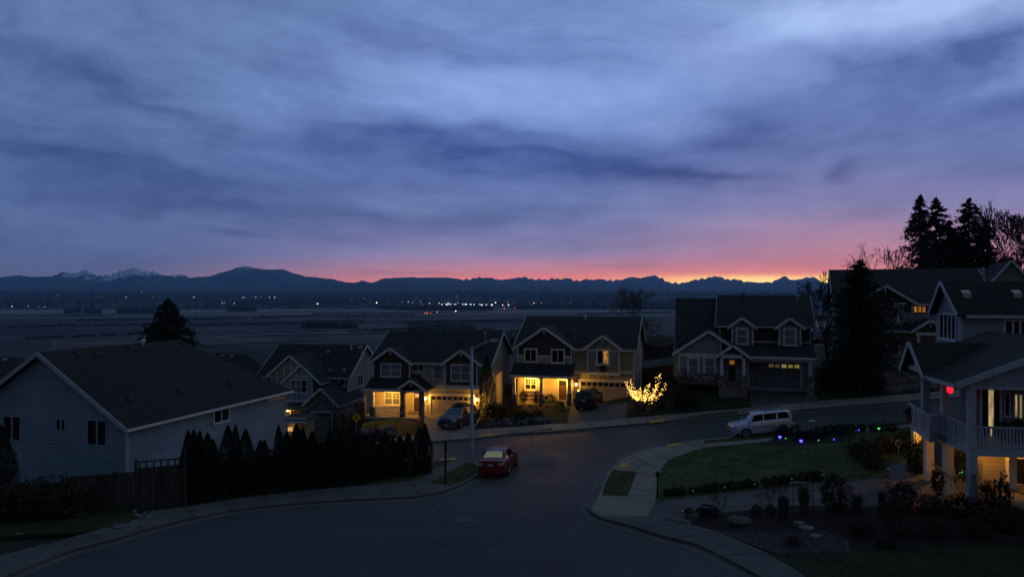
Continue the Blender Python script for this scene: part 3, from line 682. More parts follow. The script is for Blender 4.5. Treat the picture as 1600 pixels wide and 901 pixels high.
def mountain(name, label, pxa, pxb, Yr, lower, seed, snow=True, jag=1.0):
    nxm = 1500; nd = 18; vs = []
    for j in range(nd + 1):
        t = j / nd                      # 0 foot .. 1 ridge .. back slope
        for i in range(nxm + 1):
            px = pxa + (pxb - pxa) * i / nxm
            py = np.interp(px, rx, ry) if lower is None else lower(px)
            X = (px - PXC) / F * Yr; zr = (PYH - py) / F * Yr
            zr += jag * (rough(X) * .5 * (60 * NZ.noise(Vector((X / 240, seed, 0))) + 130 * (.22 - abs(NZ.noise(Vector((X / 130, seed, 4))))) + 34 * NZ.noise(Vector((X / 52, seed, 4)))))
            if j <= nd - 5:
                s_ = t * nd / (nd - 5); Y = Yr - 5200 * (1 - s_); base = -60
                rg = abs(NZ.noise(Vector((X / 900 + seed, Y / 1400, 2)))) * 2.2 + abs(NZ.noise(Vector((X / 300 + seed, Y / 450, 7)))) * .9
                zz_ = base + (zr - base) * (s_ ** 1.35) - rg * 85 * math.sin(min(1, s_ * 1.02) * math.pi) * jag
            else:
                s_ = (j - (nd - 5)) / 5; Y = Yr + 1800 * s_; zz_ = zr * (1 - s_) - 60 * s_
            vs.append((X * Y / Yr, Y, zz_))
    fs = [(j*(nxm+1)+i, j*(nxm+1)+i+1, (j+1)*(nxm+1)+i+1, (j+1)*(nxm+1)+i) for j in range(nd) for i in range(nxm)]
    m = MB(); m.add(vs, fs); o = m.build(name, 'mountain', smooth=False)
    return tag(o, label, None, None, 'structure')
def mtn(gg, b):
    oc = objc(gg); xs, ys, zs = gg.sep(oc)
    nn = gg.noise(gg.xyz(gg.mul(xs, .0065), gg.mul(ys, .003), gg.mul(zs, .020)), 1.0, 7, .75)
    def band(c, w): return gg.m('EXPONENT', gg.mul(gg.m('POWER', gg.div(gg.sub(xs, c), w), 2.0), -1.0))
    # snow lies on the highest peaks: the white massif at left, tips elsewhere
    hi = gg.add(zs, gg.mul(gg.sub(nn, .5), 420))
    lift = gg.mul(band(-7450, 640), 235)
    for c_, w_, a_ in ((-8500, 360, 150), (-6500, 200, 130), (-4900, 500, -10), (-560, 160, 160), (-3000, 90, 160), (2800, 260, 95), (5480, 420, 125), (3550, 260, 110), (1100, 700, 60), (4350, 200, 60)):
        lift = gg.add(lift, gg.mul(band(c_, w_), a_))
    sn = gg.rng(gg.add(hi, lift), 450, 480)
    k = gg.rng(nn, .3, .7, .6, 1.4)
    cc = gg.mix(1.0, (.016, .022, .030), gg.xyz(k, k, k), 'MULTIPLY')
    gg.put(b.inputs['Base Color'], gg.mix(sn, cc, (.85, .88, .9)))
pr('mountain', (.02, .02, .03), .95, spec=.1, fn=mtn)
mountain('mountains', 'long blue mountain range with snowy peaks along the horizon', -520, 2120, YM, None, 3.0)
def low1(px): return 446 + 3.0 * math.sin(px / 130.0) + 2.2 * math.sin(px / 57.0 + 1) + 1.2 * math.sin(px / 21.0) + 2 * float(sst((px - 850) / 100))
mountain('foothills', 'lower dark blue foothills in front of the mountain range', -520, 2120, 10500.0, low1, 11.0, jag=.5)

# box of air: from a metre under the valley to above the peaks
hb = MB(); hb.box(-16500, 16500, -395, 15850, -100, 760)
hm = bpy.data.materials.new('air'); hm.use_nodes = True; hg = G(hm.node_tree)
pv = hg.n('ShaderNodeVolumePrincipled'); pv.inputs['Color'].default_value = (.34, .64, 1.0, 1); pv.inputs['Density'].default_value = 6.4e-5; pv.inputs['Anisotropy'].default_value = 0.35
ho = hg.n('ShaderNodeOutputMaterial'); hm.node_tree.links.new(pv.outputs[0], ho.inputs['Volume'])
hzo = hb.build('haze', hm); tag(hzo, 'thin blue dawn haze filling the valley', None, None, 'stuff')
# ------------------------------------------------------------------ houses
class House:
    """a house drawn in its own frame: x right along the front, y into the house, z up from the ground"""
    def __init__(s, name, label, px, py, Y, yaw, group=None, cat='house'):
        s.o = Vector(P3(px, py, Y)); s.a = R(yaw)
        s.root = empty(name, s.o, -s.a, label, cat, group)
    def q(s, px, py, d=0.0):
        """photo pixel -> (x, z) on the plane y = d"""
        a = (px - PXC) / F; c = -(py - PYH) / F; ca, sa = math.cos(s.a), math.sin(s.a)
        # local y of world point: (X-ox)*sin(a)+(Y-oy)*cos(a)
        t = (d + s.o.x * sa + s.o.y * ca) / (a * sa + ca)
        X, Y, Z = a * t, t, c * t
        return ((X - s.o.x) * ca - (Y - s.o.y) * sa, Z - s.o.z)
    def qx(s, px, py, x):
        """photo pixel -> (y, z) on the plane local x = x"""
        a = (px - PXC) / F; c = -(py - PYH) / F; ca, sa = math.cos(s.a), math.sin(s.a)
        t = (x + s.o.x * ca - s.o.y * sa) / (a * ca - sa)
        return ((a * t - s.o.x) * sa + (t - s.o.y) * ca, c * t - s.o.z)
    def rect(s, x0, y0, x1, y1, d=0.0):
        a, b = s.q(x0, y1, d), s.q(x1, y0, d)
        return a[0], b[0], a[1], b[1]
    def b(s, m, name, mat, parent=None, smooth=False): return m.build(name, mat, parent or s.root, smooth)

def box(H, name, mat, x0, x1, y0, y1, z0, z1, parent=None):
    return H.b(MB().box(x0, x1, y0, y1, z0, z1), name, mat, parent)

def window(H, x0, x1, z0, z1, y, panes=2, mid=True, mat='glass_dark', trim='trim_white', tw=.11, mats=None, axis='y', sill=True, grid=0, upper=None):
    """frame with panes set in the wall plane y; it faces the viewer (-y), or -x when axis is 'x' (then x0,x1 run along y and y is x)"""
    f = MB(); gl = MB()
    def bx(m, a0, a1, d0, d1, c0, c1):
        if axis == 'y': m.box(a0, a1, y + d0, y + d1, c0, c1)
        elif axis == 'x': m.box(y + d0, y + d1, a0, a1, c0, c1)
        else: m.box(y - d1, y - d0, a0, a1, c0, c1)
    bx(f, x0 - tw, x1 + tw, -.055, .04, z1, z1 + tw * 1.1)
    bx(f, x0 - tw, x1 + tw, -.055, .04, z0 - tw, z0)
    bx(f, x0 - tw, x0, -.052, .04, z0, z1); bx(f, x1, x1 + tw, -.052, .04, z0, z1)
    wd = (x1 - x0) / panes; fr = H.b(f, 'window', trim)
    k = MB()
    for i in range(1, panes): bx(k, x0 + wd*i - .045, x0 + wd*i + .045, -.040, .03, z0, z1)
    zm = z0 + (z1 - z0) * .5
    if mid:
        for i in range(panes): bx(k, x0 + wd*i + (.045 if i else 0), x0 + wd*(i+1) - (.045 if i < panes-1 else 0), -.035, .03, zm - .03, zm + .03)
    if grid:
        for i in range(panes):
            for j in range(1, grid):
                gx = x0 + wd*i + wd*j/grid; bx(k, gx - .012, gx + .012, -.03, .0, zm + .03 if mid else z0, z1)
            gz = (zm + z1)/2; bx(k, x0 + wd*i + .05, x0 + wd*(i+1) - .05, -.028, .0, gz - .012, gz + .012)
    if k.v: H.b(k, 'sash', trim, fr)
    for i in range(panes):
        gl = MB(); a0 = x0 + wd*i + (.045 if i else 0); a1 = x0 + wd*(i+1) - (.045 if i < panes-1 else 0)
        mt = (mats[i] if mats else mat)
        if mid:
            bx(gl, a0, a1, -.012, .02, z0, zm - .03); H.b(gl, 'pane', mt, fr)
            g2 = MB(); bx(g2, a0, a1, -.020, .02, zm + .03, z1); H.b(g2, 'pane', upper or mt, fr)
        else:
            bx(gl, a0, a1, -.012, .02, z0, z1); H.b(gl, 'pane', mt, fr)
    if sill:
        s_ = MB(); bx(s_, x0 - tw - .05, x1 + tw + .05, -.10, -.0555, z0 - tw - .03, z0 - tw + .03); H.b(s_, 'sill', trim, fr)
    return fr
def wpx(H, r, d, **kw):
    x0, x1, z0, z1 = H.rect(*r, d)
    tw = kw.get('tw', .11)
    return window(H, x0 + tw, x1 - tw, z0 + tw, z1 - tw, d, **kw)

def slab(H, m, p0, p1, y0, y1, th=.14, plane='xz'):
    """sloped roof slab from eave p0 to ridge p1 in the plane, run from y0 to y1"""
    v = Vector((p1[0]-p0[0], p1[1]-p0[1])).normalized(); n = Vector((-v.y, v.x))
    if n.y < 0: n = -n
    m.prism([p0, p1, (p1[0]+n.x*th, p1[1]+n.y*th), (p0[0]+n.x*th, p0[1]+n.y*th)], plane, y0, y1)
def board(m, p0, p1, y0, y1, h=.20, plane='xz', up=.16):
    v = Vector((p1[0]-p0[0], p1[1]-p0[1])).normalized(); n = Vector((-v.y, v.x))
    if n.y < 0: n = -n
    m.prism([(p0[0]+n.x*(up-h), p0[1]+n.y*(up-h)), (p1[0]+n.x*(up-h), p1[1]+n.y*(up-h)), (p1[0]+n.x*up, p1[1]+n.y*up), (p0[0]+n.x*up, p0[1]+n.y*up)], plane, y0, y1)

def gable(H, pk, el, er, d, yb, roof, wall=None, wl=None, wr=None, zb=None, trim='trim_white', over=.40, bracket=True, corner=True, clip=None, band=None, wall2=None, fh=.22):
    """a gable facing the viewer: pk, el, er photo pixels of peak and the two eave tips on the plane y=d-over; returns geometry"""
    yf = d - over
    xp, zp = H.q(*pk, yf); x0, z0 = H.q(*el, yf); x1, z1 = H.q(*er, yf)
    ze = (z0 + z1) / 2; hw = (x1 - x0) / 2; xp = (x0 + x1) / 2 if abs(xp - (x0+x1)/2) < hw * .35 else xp
    th = .14
    r = MB(); slab(H, r, (x0, ze), (xp, zp), yf, yb, th); 
    r2 = MB(); slab(H, r2, (x1, ze), (xp, zp), yf, yb, th)
    r.add(r2.v, r2.f); ro = H.b(r, 'roof', roof)
    f = MB(); board(f, (x0, ze), (xp, zp), yf - .05, yf, fh); f2 = MB(); board(f2, (x1, ze), (xp, zp), yf - .05, yf, fh); f.add(f2.v, f2.f)
    H.b(f, 'bargeboard', trim, ro)
    eb = MB(); eb.box(x0 - .06, x0 - .003, yf, yb - .1, ze - .06, ze + .10); eb.box(x1 + .003, x1 + .06, yf, yb - .1, ze - .06, ze + .10); H.b(eb, 'gutter', trim, ro)
    if bracket:
        bk = MB(); bk.box(xp - .05, xp + .05, yf + .002, d, zp - .55, zp - .42); bk.box(xp - .05, xp + .05, yf + .05, yf + .14, zp - .42, zp - .12); H.b(bk, 'bracket', trim, ro)
    if wall:
        a0 = H.q(wl, el[1], d)[0]; a1 = H.q(wr, er[1], d)[0]
        def zt(x): 
            k = (x - x0) / (xp - x0) if x < xp else (x1 - x) / (x1 - xp)
            return ze + (zp - ze) * k - .02
        w_ = MB(); w_.prism([(a0, zb), (a1, zb), (a1, zt(a1)), (xp, zp - .02), (a0, zt(a0))], 'xz', d, yb); H.b(w_, 'wall', wall)
        if corner:
            c = MB(); c.box(a0 - .025, a0 + .10, d - .028, d + .1, zb, zt(a0) - .02); c.box(a1 - .10, a1 + .025, d - .028, d + .1, zb, zt(a1) - .02); H.b(c, 'corner_board', trim)
        return dict(x0=a0, x1=a1, xp=xp, zp=zp, ze=ze, zt=zt)
    return dict(xp=xp, zp=zp, ze=ze, x0=x0, x1=x1)

def mainroof(H, x0, x1, ye, ze, yr, zr, roof, depth=None, over=.35, wall='siding_tan', zb=0.0, trim='trim_white', hip=False):
    """body with a ridge along x; the front eave at ye (overhang incl.), ridge at yr"""
    r = MB(); v = r
    slab(H, r, (ye, ze), (yr, zr), x0 - over, x1 + over, .15, 'yz')
    yb = 2 * yr - ye
    r2 = MB(); slab(H, r2, (yb, ze), (yr, zr), x0 - over, x1 + over, .15, 'yz'); r.add(r2.v, r2.f)
    ro = H.b(r, 'roof', roof)
    f = MB()
    for xx in (x0 - over - .05, x1 + over):
        board(f, (ye, ze), (yr, zr), xx, xx + .05, .22, 'yz'); board(f, (yb, ze), (yr, zr), xx, xx + .05, .22, 'yz')
    H.b(f, 'bargeboard', trim, ro)
    gt = MB(); gt.box(x0 - over, x1 + over, ye - .10, ye - .003, ze - .05, ze + .10); H.b(gt, 'gutter', trim, ro)
    yw0 = ye + .45; yw1 = yb - .45; k = (zr - ze) / (yr - ye); zw = ze + .45 * k - .03
    w_ = MB(); w_.prism([(yw0, zb), (yw1, zb), (yw1, zw), (yr, zr - .05), (yw0, zw)], 'yz', x0, x1); H.b(w_, 'wall', wall)
    c = MB(); c.box(x1 - .1, x1 + .025, yw0 - .026, yw0 + .1, zb, zw - .05); c.box(x0 - .025, x0 + .1, yw0 - .026, yw0 + .1, zb, zw - .05); H.b(c, 'corner_board', trim)
    return ro, yw0, yw1, zw
def roofvents(H, spots, ye, ze, yr, zr, mat='roof_grey', parent=None):
    for (x, t) in spots:
        m = MB(); y = ye + (yr-ye)*t; z = ze + (zr-ze)*t + .15
        m.prism([(y-.2, z-.12), (y+.2, z+.06), (y+.2, z+.16), (y-.16, z+.12)], 'yz', x-.2, x+.2); H.b(m, 'roof_vent', mat, parent)
def pipe(H, x, y, z0, z1, r=.07, mat='metal_grey', parent=None, cap=True):
    m = MB(); m.tube([(x, y, z0), (x, y, z1)], r, 8)
    if cap: m.lathe([(r*1.9, z1), (r*1.9, z1+.1), (r*.5, z1+.2)], (x, y, 0), 10)
    return H.b(m, 'vent_pipe', mat, parent)
def garage(H, x0, x1, z0, z1, y, mat, trim='trim_white', nwin=8, mats=None, wz=.14):
    """sectional door set a little back, with a row of small windows along the top"""
    f = MB(); f.box(x0 - .2, x0, y - .05, y + .1, z0, z1 + .2); f.box(x1, x1 + .2, y - .05, y + .1, z0, z1 + .2); f.box(x0, x1, y - .055, y + .1, z1, z1 + .22)
    fr = H.b(f, 'garage_door_frame', trim)
    m = MB(); hgt = (z1 - z0) / 4; nc = 4 if nwin > 4 else 2; wc = (x1 - x0) / nc
    for r_ in range(4):
        m.box(x0, x1, y + .03, y + .08, z0 + hgt*r_ + .012, z0 + hgt*(r_+1) - .012)
        if r_ < 3:
            for c in range(nc * 2):
                a = x0 + wc/2*c; m.box(a + .1, a + wc/2 - .1, y + .012, y + .03, z0 + hgt*r_ + .12, z0 + hgt*(r_+1) - .12)
    m.box(x0, x1, y + .08, y + .1, z0, z1)
    dr = H.b(m, 'garage_door', mat)
    ww = (x1 - x0) / nwin
    for i in range(nwin):
        g_ = MB(); g_.box(x0 + ww*i + .07, x0 + ww*(i+1) - .07, y + .010, y + .028, z1 - hgt + wz, z1 - .10); H.b(g_, 'pane', (mats[i] if mats else 'glass_dark'), dr)
    return dr
def door(H, x0, x1, z0, z1, y, mat='door_dark', trim='trim_white', lit=None, sidelight=False):
    f = MB(); f.box(x0 - .11, x0, y - .05, y + .05, z0, z1 + .11); f.box(x1, x1 + .11, y - .05, y + .05, z0, z1 + .11); f.box(x0, x1, y - .05, y + .05, z1, z1 + .11)
    fr = H.b(f, 'door_frame', trim)
    m = MB(); w_ = x1 - x0; m.box(x0, x1, y - .01, y + .04, z0, z1); dr = H.b(m, 'door', mat)
    p = MB()
    for i in range(2): p.box(x0 + .1 + i*(w_/2 - .03), x0 + w_/2 - .04 + i*(w_/2 - .03), y - .022, y - .01, z0 + .15, z0 + (z1-z0)*.66)
    p.lathe([(.03, -.05), (.035, -.02), (.02, 0)], (x1 - .09, y - .03, z0 + 1.0), 8, 'y'); H.b(p, 'door_panel', mat, dr)
    g_ = MB(); g_.box(x0 + .1, x1 - .1, y - .026, y - .01, z0 + (z1-z0)*.74, z1 - .12); H.b(g_, 'pane', lit or 'glass_dark', dr)
    return dr
def column(H, x, y, z0, zs, z1, w=.26, sw=.55, trim='trim_white', stone_='stone_grey'):
    st_ = MB(); st_.box(x - sw/2, x + sw/2, y - sw/2, y + sw/2, z0 - .4, zs); st_.box(x - sw/2 - .04, x + sw/2 + .04, y - sw/2 - .04, y + sw/2 + .04, zs, zs + .07)
    if stone_: H.b(st_, 'column_base', stone_)
    m = MB(); a = w * .5; b = w * .36; zz0 = zs + .07 if stone_ else z0; 
    m.add([(x-a,y-a,zz0),(x+a,y-a,zz0),(x+a,y+a,zz0),(x-a,y+a,zz0),(x-b,y-b,z1),(x+b,y-b,z1),(x+b,y+b,z1),(x-b,y+b,z1)], [(0,3,2,1),(4,5,6,7),(0,1,5,4),(1,2,6,5),(2,3,7,6),(3,0,4,7)])
    m.box(x - w*.6, x + w*.6, y - w*.6, y + w*.6, z1 - .12, z1 - .001); H.b(m, 'column', trim)
def railing(H, x0, x1, y, z0, h=.9, n=22, trim='trim_white', axis='x', bw=.028):
    m = MB()
    def bx(a0, a1, c0, c1, w_):
        if axis == 'x': m.box(a0, a1, y - w_, y + w_, c0, c1)
        else: m.box(y - w_, y + w_, a0, a1, c0, c1)
    bx(x0, x1, z0 + h - .08, z0 + h, .06); bx(x0, x1, z0 + .08, z0 + .16, .04)
    for i in range(n):
        c = x0 + (x1 - x0) * (i + .5) / n; bx(c - bw, c + bw, z0 + .16, z0 + h - .08, .02)
    return H.b(m, 'railing', trim)
def lantern(H, x, y, z, pw, lit=True, col=(1, .62, .22)):
    m = MB(); m.box(x - .07, x + .07, y - .07, y + .0, z - .04, z + .04); m.lathe([(.02, z + .26), (.13, z + .2), (.13, z + .17)], (x, y - .17, 0), 8); m.lathe([(.09, z - .15), (.10, z - .12)], (x, y - .17, 0), 8)
    m.tube([(x, y - .02, z), (x, y - .1, z + .05), (x, y - .17, z + .2)], .015, 5); o = H.b(m, 'wall_lantern', 'metal_black')
    b_ = MB(); b_.lathe([(.075, z - .12), (.10, z + .17)], (x, y - .17, 0), 8); H.b(b_, 'lamp_glass', 'bulb_hot' if lit else 'sign_white', o)
    if lit: lamp(H, x, y - .36, z + .02, pw, col, o)
def lamp(H, x, y, z, pw, col, parent=None, r=.09):
    l = bpy.data.lights.new('lamp_light', 'POINT'); l.energy = pw; l.color = col; l.shadow_soft_size = r
    o = bpy.data.objects.new('lamp_light', l); COL.objects.link(o); o.parent = parent or H.root; o.location = (x, y, z); return o
def steps(H, x0, x1, y0, z0, z1, n, run=.3, mat='concrete', name='steps', parent=None):
    """steps rising from (y0-run*n, z0) up to (y0, z1)"""
    m = MB(); h = (z1 - z0) / n
    for i in range(n): m.box(x0, x1, y0 - run*(n-i), y0 - run*(n-i-1), z0 - .6, z0 + h*(i+1))
    return H.b(m, name, mat, parent)
WARM = (1, .46, .055)

# ---- house with the grey wagon on its drive, left of centre
B = House('house', 'two storey brown and beige house with yellow lit railed porch and dark shingle gables', 673, 651, 70, 10)
q = B.q
ze = q(665, 568, -.45)[1]; zr = q(700, 519.7, 5.2)[1]
xl = q(583, 560)[0]; xr = q(765, 560)[0]; zb0 = -.9
ro, yw0, yw1, zw = mainroof(B, xl, xr, -.45, ze, 5.6, zr, 'roof_charcoal', wall='siding_beige', zb=zb0)
gl = gable(B, (609.3,545), (575.8,569.4), (642.8,569.4), -.6, 4.6, 'roof_charcoal', 'shingle_brown', 583, 640.5, q(600,592,-.6)[1])
wpx(B, (594.4,567.6,626.6,588.6), -.6, panes=2, mats=['glass_blind']*2, upper='glass_blind')
gr = gable(B, (719.7,548.6), (689,570.8), (750.8,571.8), -.6, 4.2, 'roof_charcoal', 'shingle_umber', 695, 745.5, q(720,602.5,-.6)[1])
wpx(B, (704.3,569,735.6,595), -.6, panes=2, mats=['glass_blind']*2)
x0, x1, z0, z1 = B.rect(694, 602.5, 746.5, 607, -.62); box(B, 'skirt_board', 'trim_white', x0, x1, -.70, -.0, z0, z1)
wpx(B, (643,568.5,663.5,580), 0, panes=2, mid=False, mat='glass_dark'); wpx(B, (676.5,569.5,692.5,592.8), 0, panes=1, mats=['glass_blind'])
x0, x1, z0, z1 = B.rect(673, 600.5, 692, 604.6, 0); box(B, 'belt_board', 'trim_grey', x0, x1, -.03, -.0, z0, z1)
# porch: recessed lit wall, roof, columns
zp0 = q(600, 591, -.6)[1]; zpe = q(600, 609.3, -2.3)[1]; xa = q(569.8, 609, -2.3)[0]; xb = q(628, 609, -2.3)[0]
m = MB(); slab(B, m, (-2.3, zpe), (.35, zp0 + .45), xa, xb + 1.2, .13, 'yz'); pr_ = B.b(m, 'porch_roof', 'roof_charcoal')
m = MB(); m.box(xa - .04, xb, -2.42, -2.303, zpe - .06, zpe + .12); B.b(m, 'gutter', 'trim_cream', pr_)
xd1 = q(668, 640, 0)[0]
m = MB(); m.box(xa + .25, xd1, -2.25, -.03, zpe - .16, zpe - .06); B.b(m, 'porch_ceiling', 'trim_cream', pr_)
zf = q(610, 650.5, -2.2)[1]
m = MB(); m.box(xl - .1, xd1, -2.3, -.0, zf - .9, zf); B.b(m, 'porch_floor', 'concrete')
m = MB(); m.box(xl + .03, xd1, -.035, -.005, zf, zpe - .16); B.b(m, 'porch_wall', 'siding_cream')
wpx(B, (600,611,626.4,632.6), -.04, panes=2, mats=['glass_blind', 'glass_blind'], trim='trim_cream', grid=2, tw=.14)
x0, x1, z0, z1 = B.rect(647, 613, 656.4, 643.5, -.04); door(B, x0, x1, zf + .25, z1, -.04, 'door_brown', 'trim_cream', 'glass_lit_window')
steps(B, x0 - .5, x1 + .3, -.08, zf, zf + .25, 2, .28, 'concrete', 'door_step')
eg = gable(B, (640.3,595), (617.5,611.6), (666,612), -2.0, .6, 'roof_charcoal', None, trim='trim_cream', over=.7)
m = MB(); xq0 = q(630, 611, -2.0)[0]; xq1 = q(660, 611, -2.0)[0]
m.prism([(eg['x0']+.35, eg['ze'] + .12), (eg['x1']-.35, eg['ze'] + .12), (eg['xp'], eg['zp'] - .06)], 'xz', -2.2, -2.0); B.b(m, 'gable_panel', 'shingle_brown')
n = 8; pts = [(eg['x0'] + .5, eg['ze'] + .12), (eg['x0'] + .5, eg['ze'] - .12)]
for i in range(n + 1):
    t = i / n; xx = eg['x0'] + .75 + (eg['x1'] - eg['x0'] - 1.5) * t; pts.append((xx, eg['ze'] - .30 + .22 * math.sin(math.pi * t)))
pts += [(eg['x1'] - .5, eg['ze'] - .12), (eg['x1'] - .5, eg['ze'] + .12)]
m = MB(); m.prism(pts, 'xz', -2.28, -2.02); B.b(m, 'arch', 'trim_cream')
for px in (629.8, 659):
    xx = q(px, 640, -2.1)[0]; m = MB(); m.box(xx - .22, xx + .22, -2.35, -1.9, zf - .8, eg['ze'] - .02); B.b(m, 'pillar', 'stone_grey')
xx = q(582.6, 620, -2.1)[0]
m = MB(); m.box(xx - .12, xx + .12, -2.22, -1.98, zf + .9, zpe - .06); B.b(m, 'column', 'trim_cream'); m = MB(); m.box(xx - .26, xx + .26, -2.34, -1.86, zf - .8, zf + .9); B.b(m, 'column_base', 'stone_grey')
railing(B, xx + .27, q(626, 640, -2.1)[0], -2.12, zf, .92, 24, 'trim_cream')
m = MB(); m.box(xl - .1, xd1, -2.36, -2.303, zf - .18, zf - .02); B.b(m, 'porch_edge', 'trim_cream')
x0, x1, z0, z1 = B.rect(673.5, 619, 741, 652, 0); garage(B, x0, x1, q(700, 651, 0)[1] - .1, z1, -.02, 'garage_beige', 'trim_cream', 8)
zlan = q(664.7, 622, -.1)[1]; lantern(B, q(665.2, 622, -.1)[0], -.01, zlan, 80, True, WARM); lantern(B, q(744.5, 623, -.1)[0], -.01, q(744, 624, -.1)[1], 120, True, WARM)
lamp(B, q(607, 612, -1.2)[0], -1.15, zpe - .45, 210, WARM); lamp(B, q(645, 612, -1.2)[0], -1.3, zpe - .40, 70, WARM)
m = MB()
for xx in (q(607, 612, -1.2)[0], q(645, 612, -1.2)[0]): m.lathe([(.12, zpe - .165), (.11, zpe - .24)], (xx, -1.2, 0), 10)
B.b(m, 'porch_lamp', 'bulb_hot', pr_)
# stairs down to the pavement
xs0, xs1 = q(619, 655, -2.6)[0], q(654, 655, -2.6)[0]
steps(B, xs0, xs1, -2.4, zf - 1.45, zf - .02, 8, .42, 'concrete', 'stairs')
m = MB(); m.prism([(-5.8, zf - 1.9), (-5.8, zf - 1.35), (-2.4, zf + .12), (-2.4, zf - 1.9)], 'yz', xs1 + .003, xs1 + .30); B.b(m, 'stair_wall', 'stone_grey')
m = MB(); m.box(q(566.5, 620, 0)[0], xl - .05, .5, .6, zb0, q(570, 615, .5)[1]); B.b(m, 'side_gate', 'siding_cream')
for x_, t_ in ((q(705, 540, 0)[0], .62), (q(742, 548, 0)[0], .42), (q(748, 548, 0)[0], .44)): roofvents(B, [(x_, t_)], -.45, ze, 5.6, zr, parent=ro)
pipe(B, q(758, 540, 3.5)[0], 3.5, zr - 1.4, zr + .05, parent=ro)
# window on the gable side wall facing right
yy0, zz0 = B.qx(775, 566, xr); 
window(B, yy0, yy0 + .7, zz0 - .7, zz0 + .2, xr, panes=1, axis='-x', tw=.08)
# ---- house with the lit patio window and dark vehicle
Cc = House('house', 'two storey taupe house with lit covered porch, brown door and wreath under the upper window', 907, 630, 73, 14.5)
q = Cc.q
xl = q(808.5, 600)[0]; xr = q(991, 600)[0]
ze = q(905, 546.5, -.45)[1]; zr = q(910, 496, 5.6)[1]
ro, yw0, yw1, zw = mainroof(Cc, xl, xr, -.45, ze, 5.6, zr, 'roof_grey', wall='siding_tan', zb=-.8, trim='trim_cream')
zpt = q(850, 570, -.7)[1]
ga = gable(Cc, (849,512.8), (801.2,546), (899,547.7), -.7, 4.6, 'roof_grey', 'siding_tan', 808.8, 893.2, zpt, trim='trim_cream')
# dark shingles over the band board
zbd = q(850, 556.5, -.7)[1]; g_ = ga
m = MB(); m.prism([(g_['x0'] + .1, zbd + .1), (g_['x1'] - .1, zbd + .1), (g_['x1'] - .1, g_['zt'](g_['x1'] - .1) - .15), (g_['xp'], g_['zp'] - .18), (g_['x0'] + .1, g_['zt'](g_['x0'] + .1) - .15)], 'xz', -.724, -.702); Cc.b(m, 'gable_shingles', 'shingle_slate')
box(Cc, 'belt_board', 'trim_cream', g_['x0'] + .1, g_['x1'] - .1, -.735, -.702, zbd - .08, zbd + .095)
wpx(Cc, (818.6,544,839.9,565.6), -.73, panes=2, mid=False, trim='trim_cream', tw=.16); wpx(Cc, (860.6,545,882.6,567.4), -.73, panes=2, mid=False, trim='trim_cream', tw=.16)
gb = gable(Cc, (940.6,525.6), (910.2,547.8), (973,548.4), -.5, 4.0, 'roof_grey', 'shingle_stone', 917.4, 968.2, q(940,582.5,-.5)[1], trim='trim_cream')
wpx(Cc, (931.4,545,952.8,569.8), -.5, panes=2, mid=False, trim='trim_cream', tw=.17, mats=['glass_dark', 'glass_lit_orange'])
x0, x1, z0, z1 = Cc.rect(916, 582.5, 969, 585, -.5); box(Cc, 'skirt_board', 'trim_cream', x0, x1, -.60, -.0, z0, z1)
m = MB()
for i in range(4): xx = x0 + .25 + (x1 - x0 - .5) * i / 3; m.box(xx - .06, xx + .06, -.58, -.0, z0 - .2, z0 - .002)
Cc.b(m, 'bracket', 'trim_cream')
for pa, pb in ((898, 915.5), (969.5, 990.7)):
    a, b_, z0, z1 = Cc.rect(pa, 580, pb, 583, 0); box(Cc, 'belt_board', 'trim_cream', a, b_, -.03, -.0, z0, z1)
# porch
zpe = q(850, 588.6, -2.6)[1]; xa = q(796.8, 588, -2.6)[0]; xb = q(894, 588, -2.6)[0]
m = MB(); slab(Cc, m, (-2.6, zpe), (-.5, zpt + .12), xa, xb, .13, 'yz'); pr_ = Cc.b(m, 'porch_roof', 'roof_grey')
m = MB(); m.box(xa - .04, xb + .04, -2.72, -2.603, zpe - .08, zpe + .12); Cc.b(m, 'gutter', 'trim_cream', pr_)
m = MB(); m.box(xa + .2, xb - .1, -2.5, -.74, zpe - .14, zpe - .04); Cc.b(m, 'porch_ceiling', 'trim_cream', pr_)
zf = q(840, 630, -.7)[1]
m = MB(); m.box(q(800, 630, -2.4)[0], xb, -2.5, -.3, zf - .9, zf - .0); Cc.b(m, 'porch_floor', 'concrete')
a0, a1 = q(808.8, 600, -.7)[0], q(894.5, 600, -.7)[0]
m = MB(); m.box(a0, a1, -.71, -.2, zf, zpe - .1); Cc.b(m, 'porch_wall', 'siding_cream')
wpx(Cc, (818.6,589.5,840,609.5), -.72, panes=2, mid=True, trim='trim_cream', tw=.19, grid=2)
x0, x1, z0, z1 = Cc.rect(873.2, 593.5, 885.4, 624, -.72); door(Cc, x0, x1, z0, z1, -.72, 'door_brown', 'trim_cream', 'glass_dark')
steps(Cc, x0 - .4, x1 + .4, -.75, zf - .05, z0, 3, .3, 'concrete', 'door_step')
for px in (803.3, 846, 889.6):
    xx = q(px, 620, -2.35)[0]; column(Cc, xx, -2.35, zf - .4, q(px, 616, -2.35)[1], zpe - .14, .34, .42, 'trim_cream')
lamp(Cc, q(829, 590, -1.5)[0], -1.5, zpe - .42, 330, WARM); lamp(Cc, q(879, 590, -1.5)[0], -1.5, zpe - .42, 260, WARM)
m = MB()
for xx in (q(829, 590, -1.5)[0], q(879, 590, -1.5)[0]): m.lathe([(.13, zpe - .145), (.12, zpe - .22)], (xx, -1.5, 0), 10)
Cc.b(m, 'porch_lamp', 'bulb_hot', pr_)
lantern(Cc, q(900.4, 600, -.1)[0], -.01, q(900, 600.5, -.1)[1], 22, True, WARM)
x0, x1, z0, z1 = Cc.rect(907.5, 597, 978, 630, 0); garage(Cc, x0, x1, z0 - .1, z1, -.02, 'garage_beige', 'trim_cream', 8)
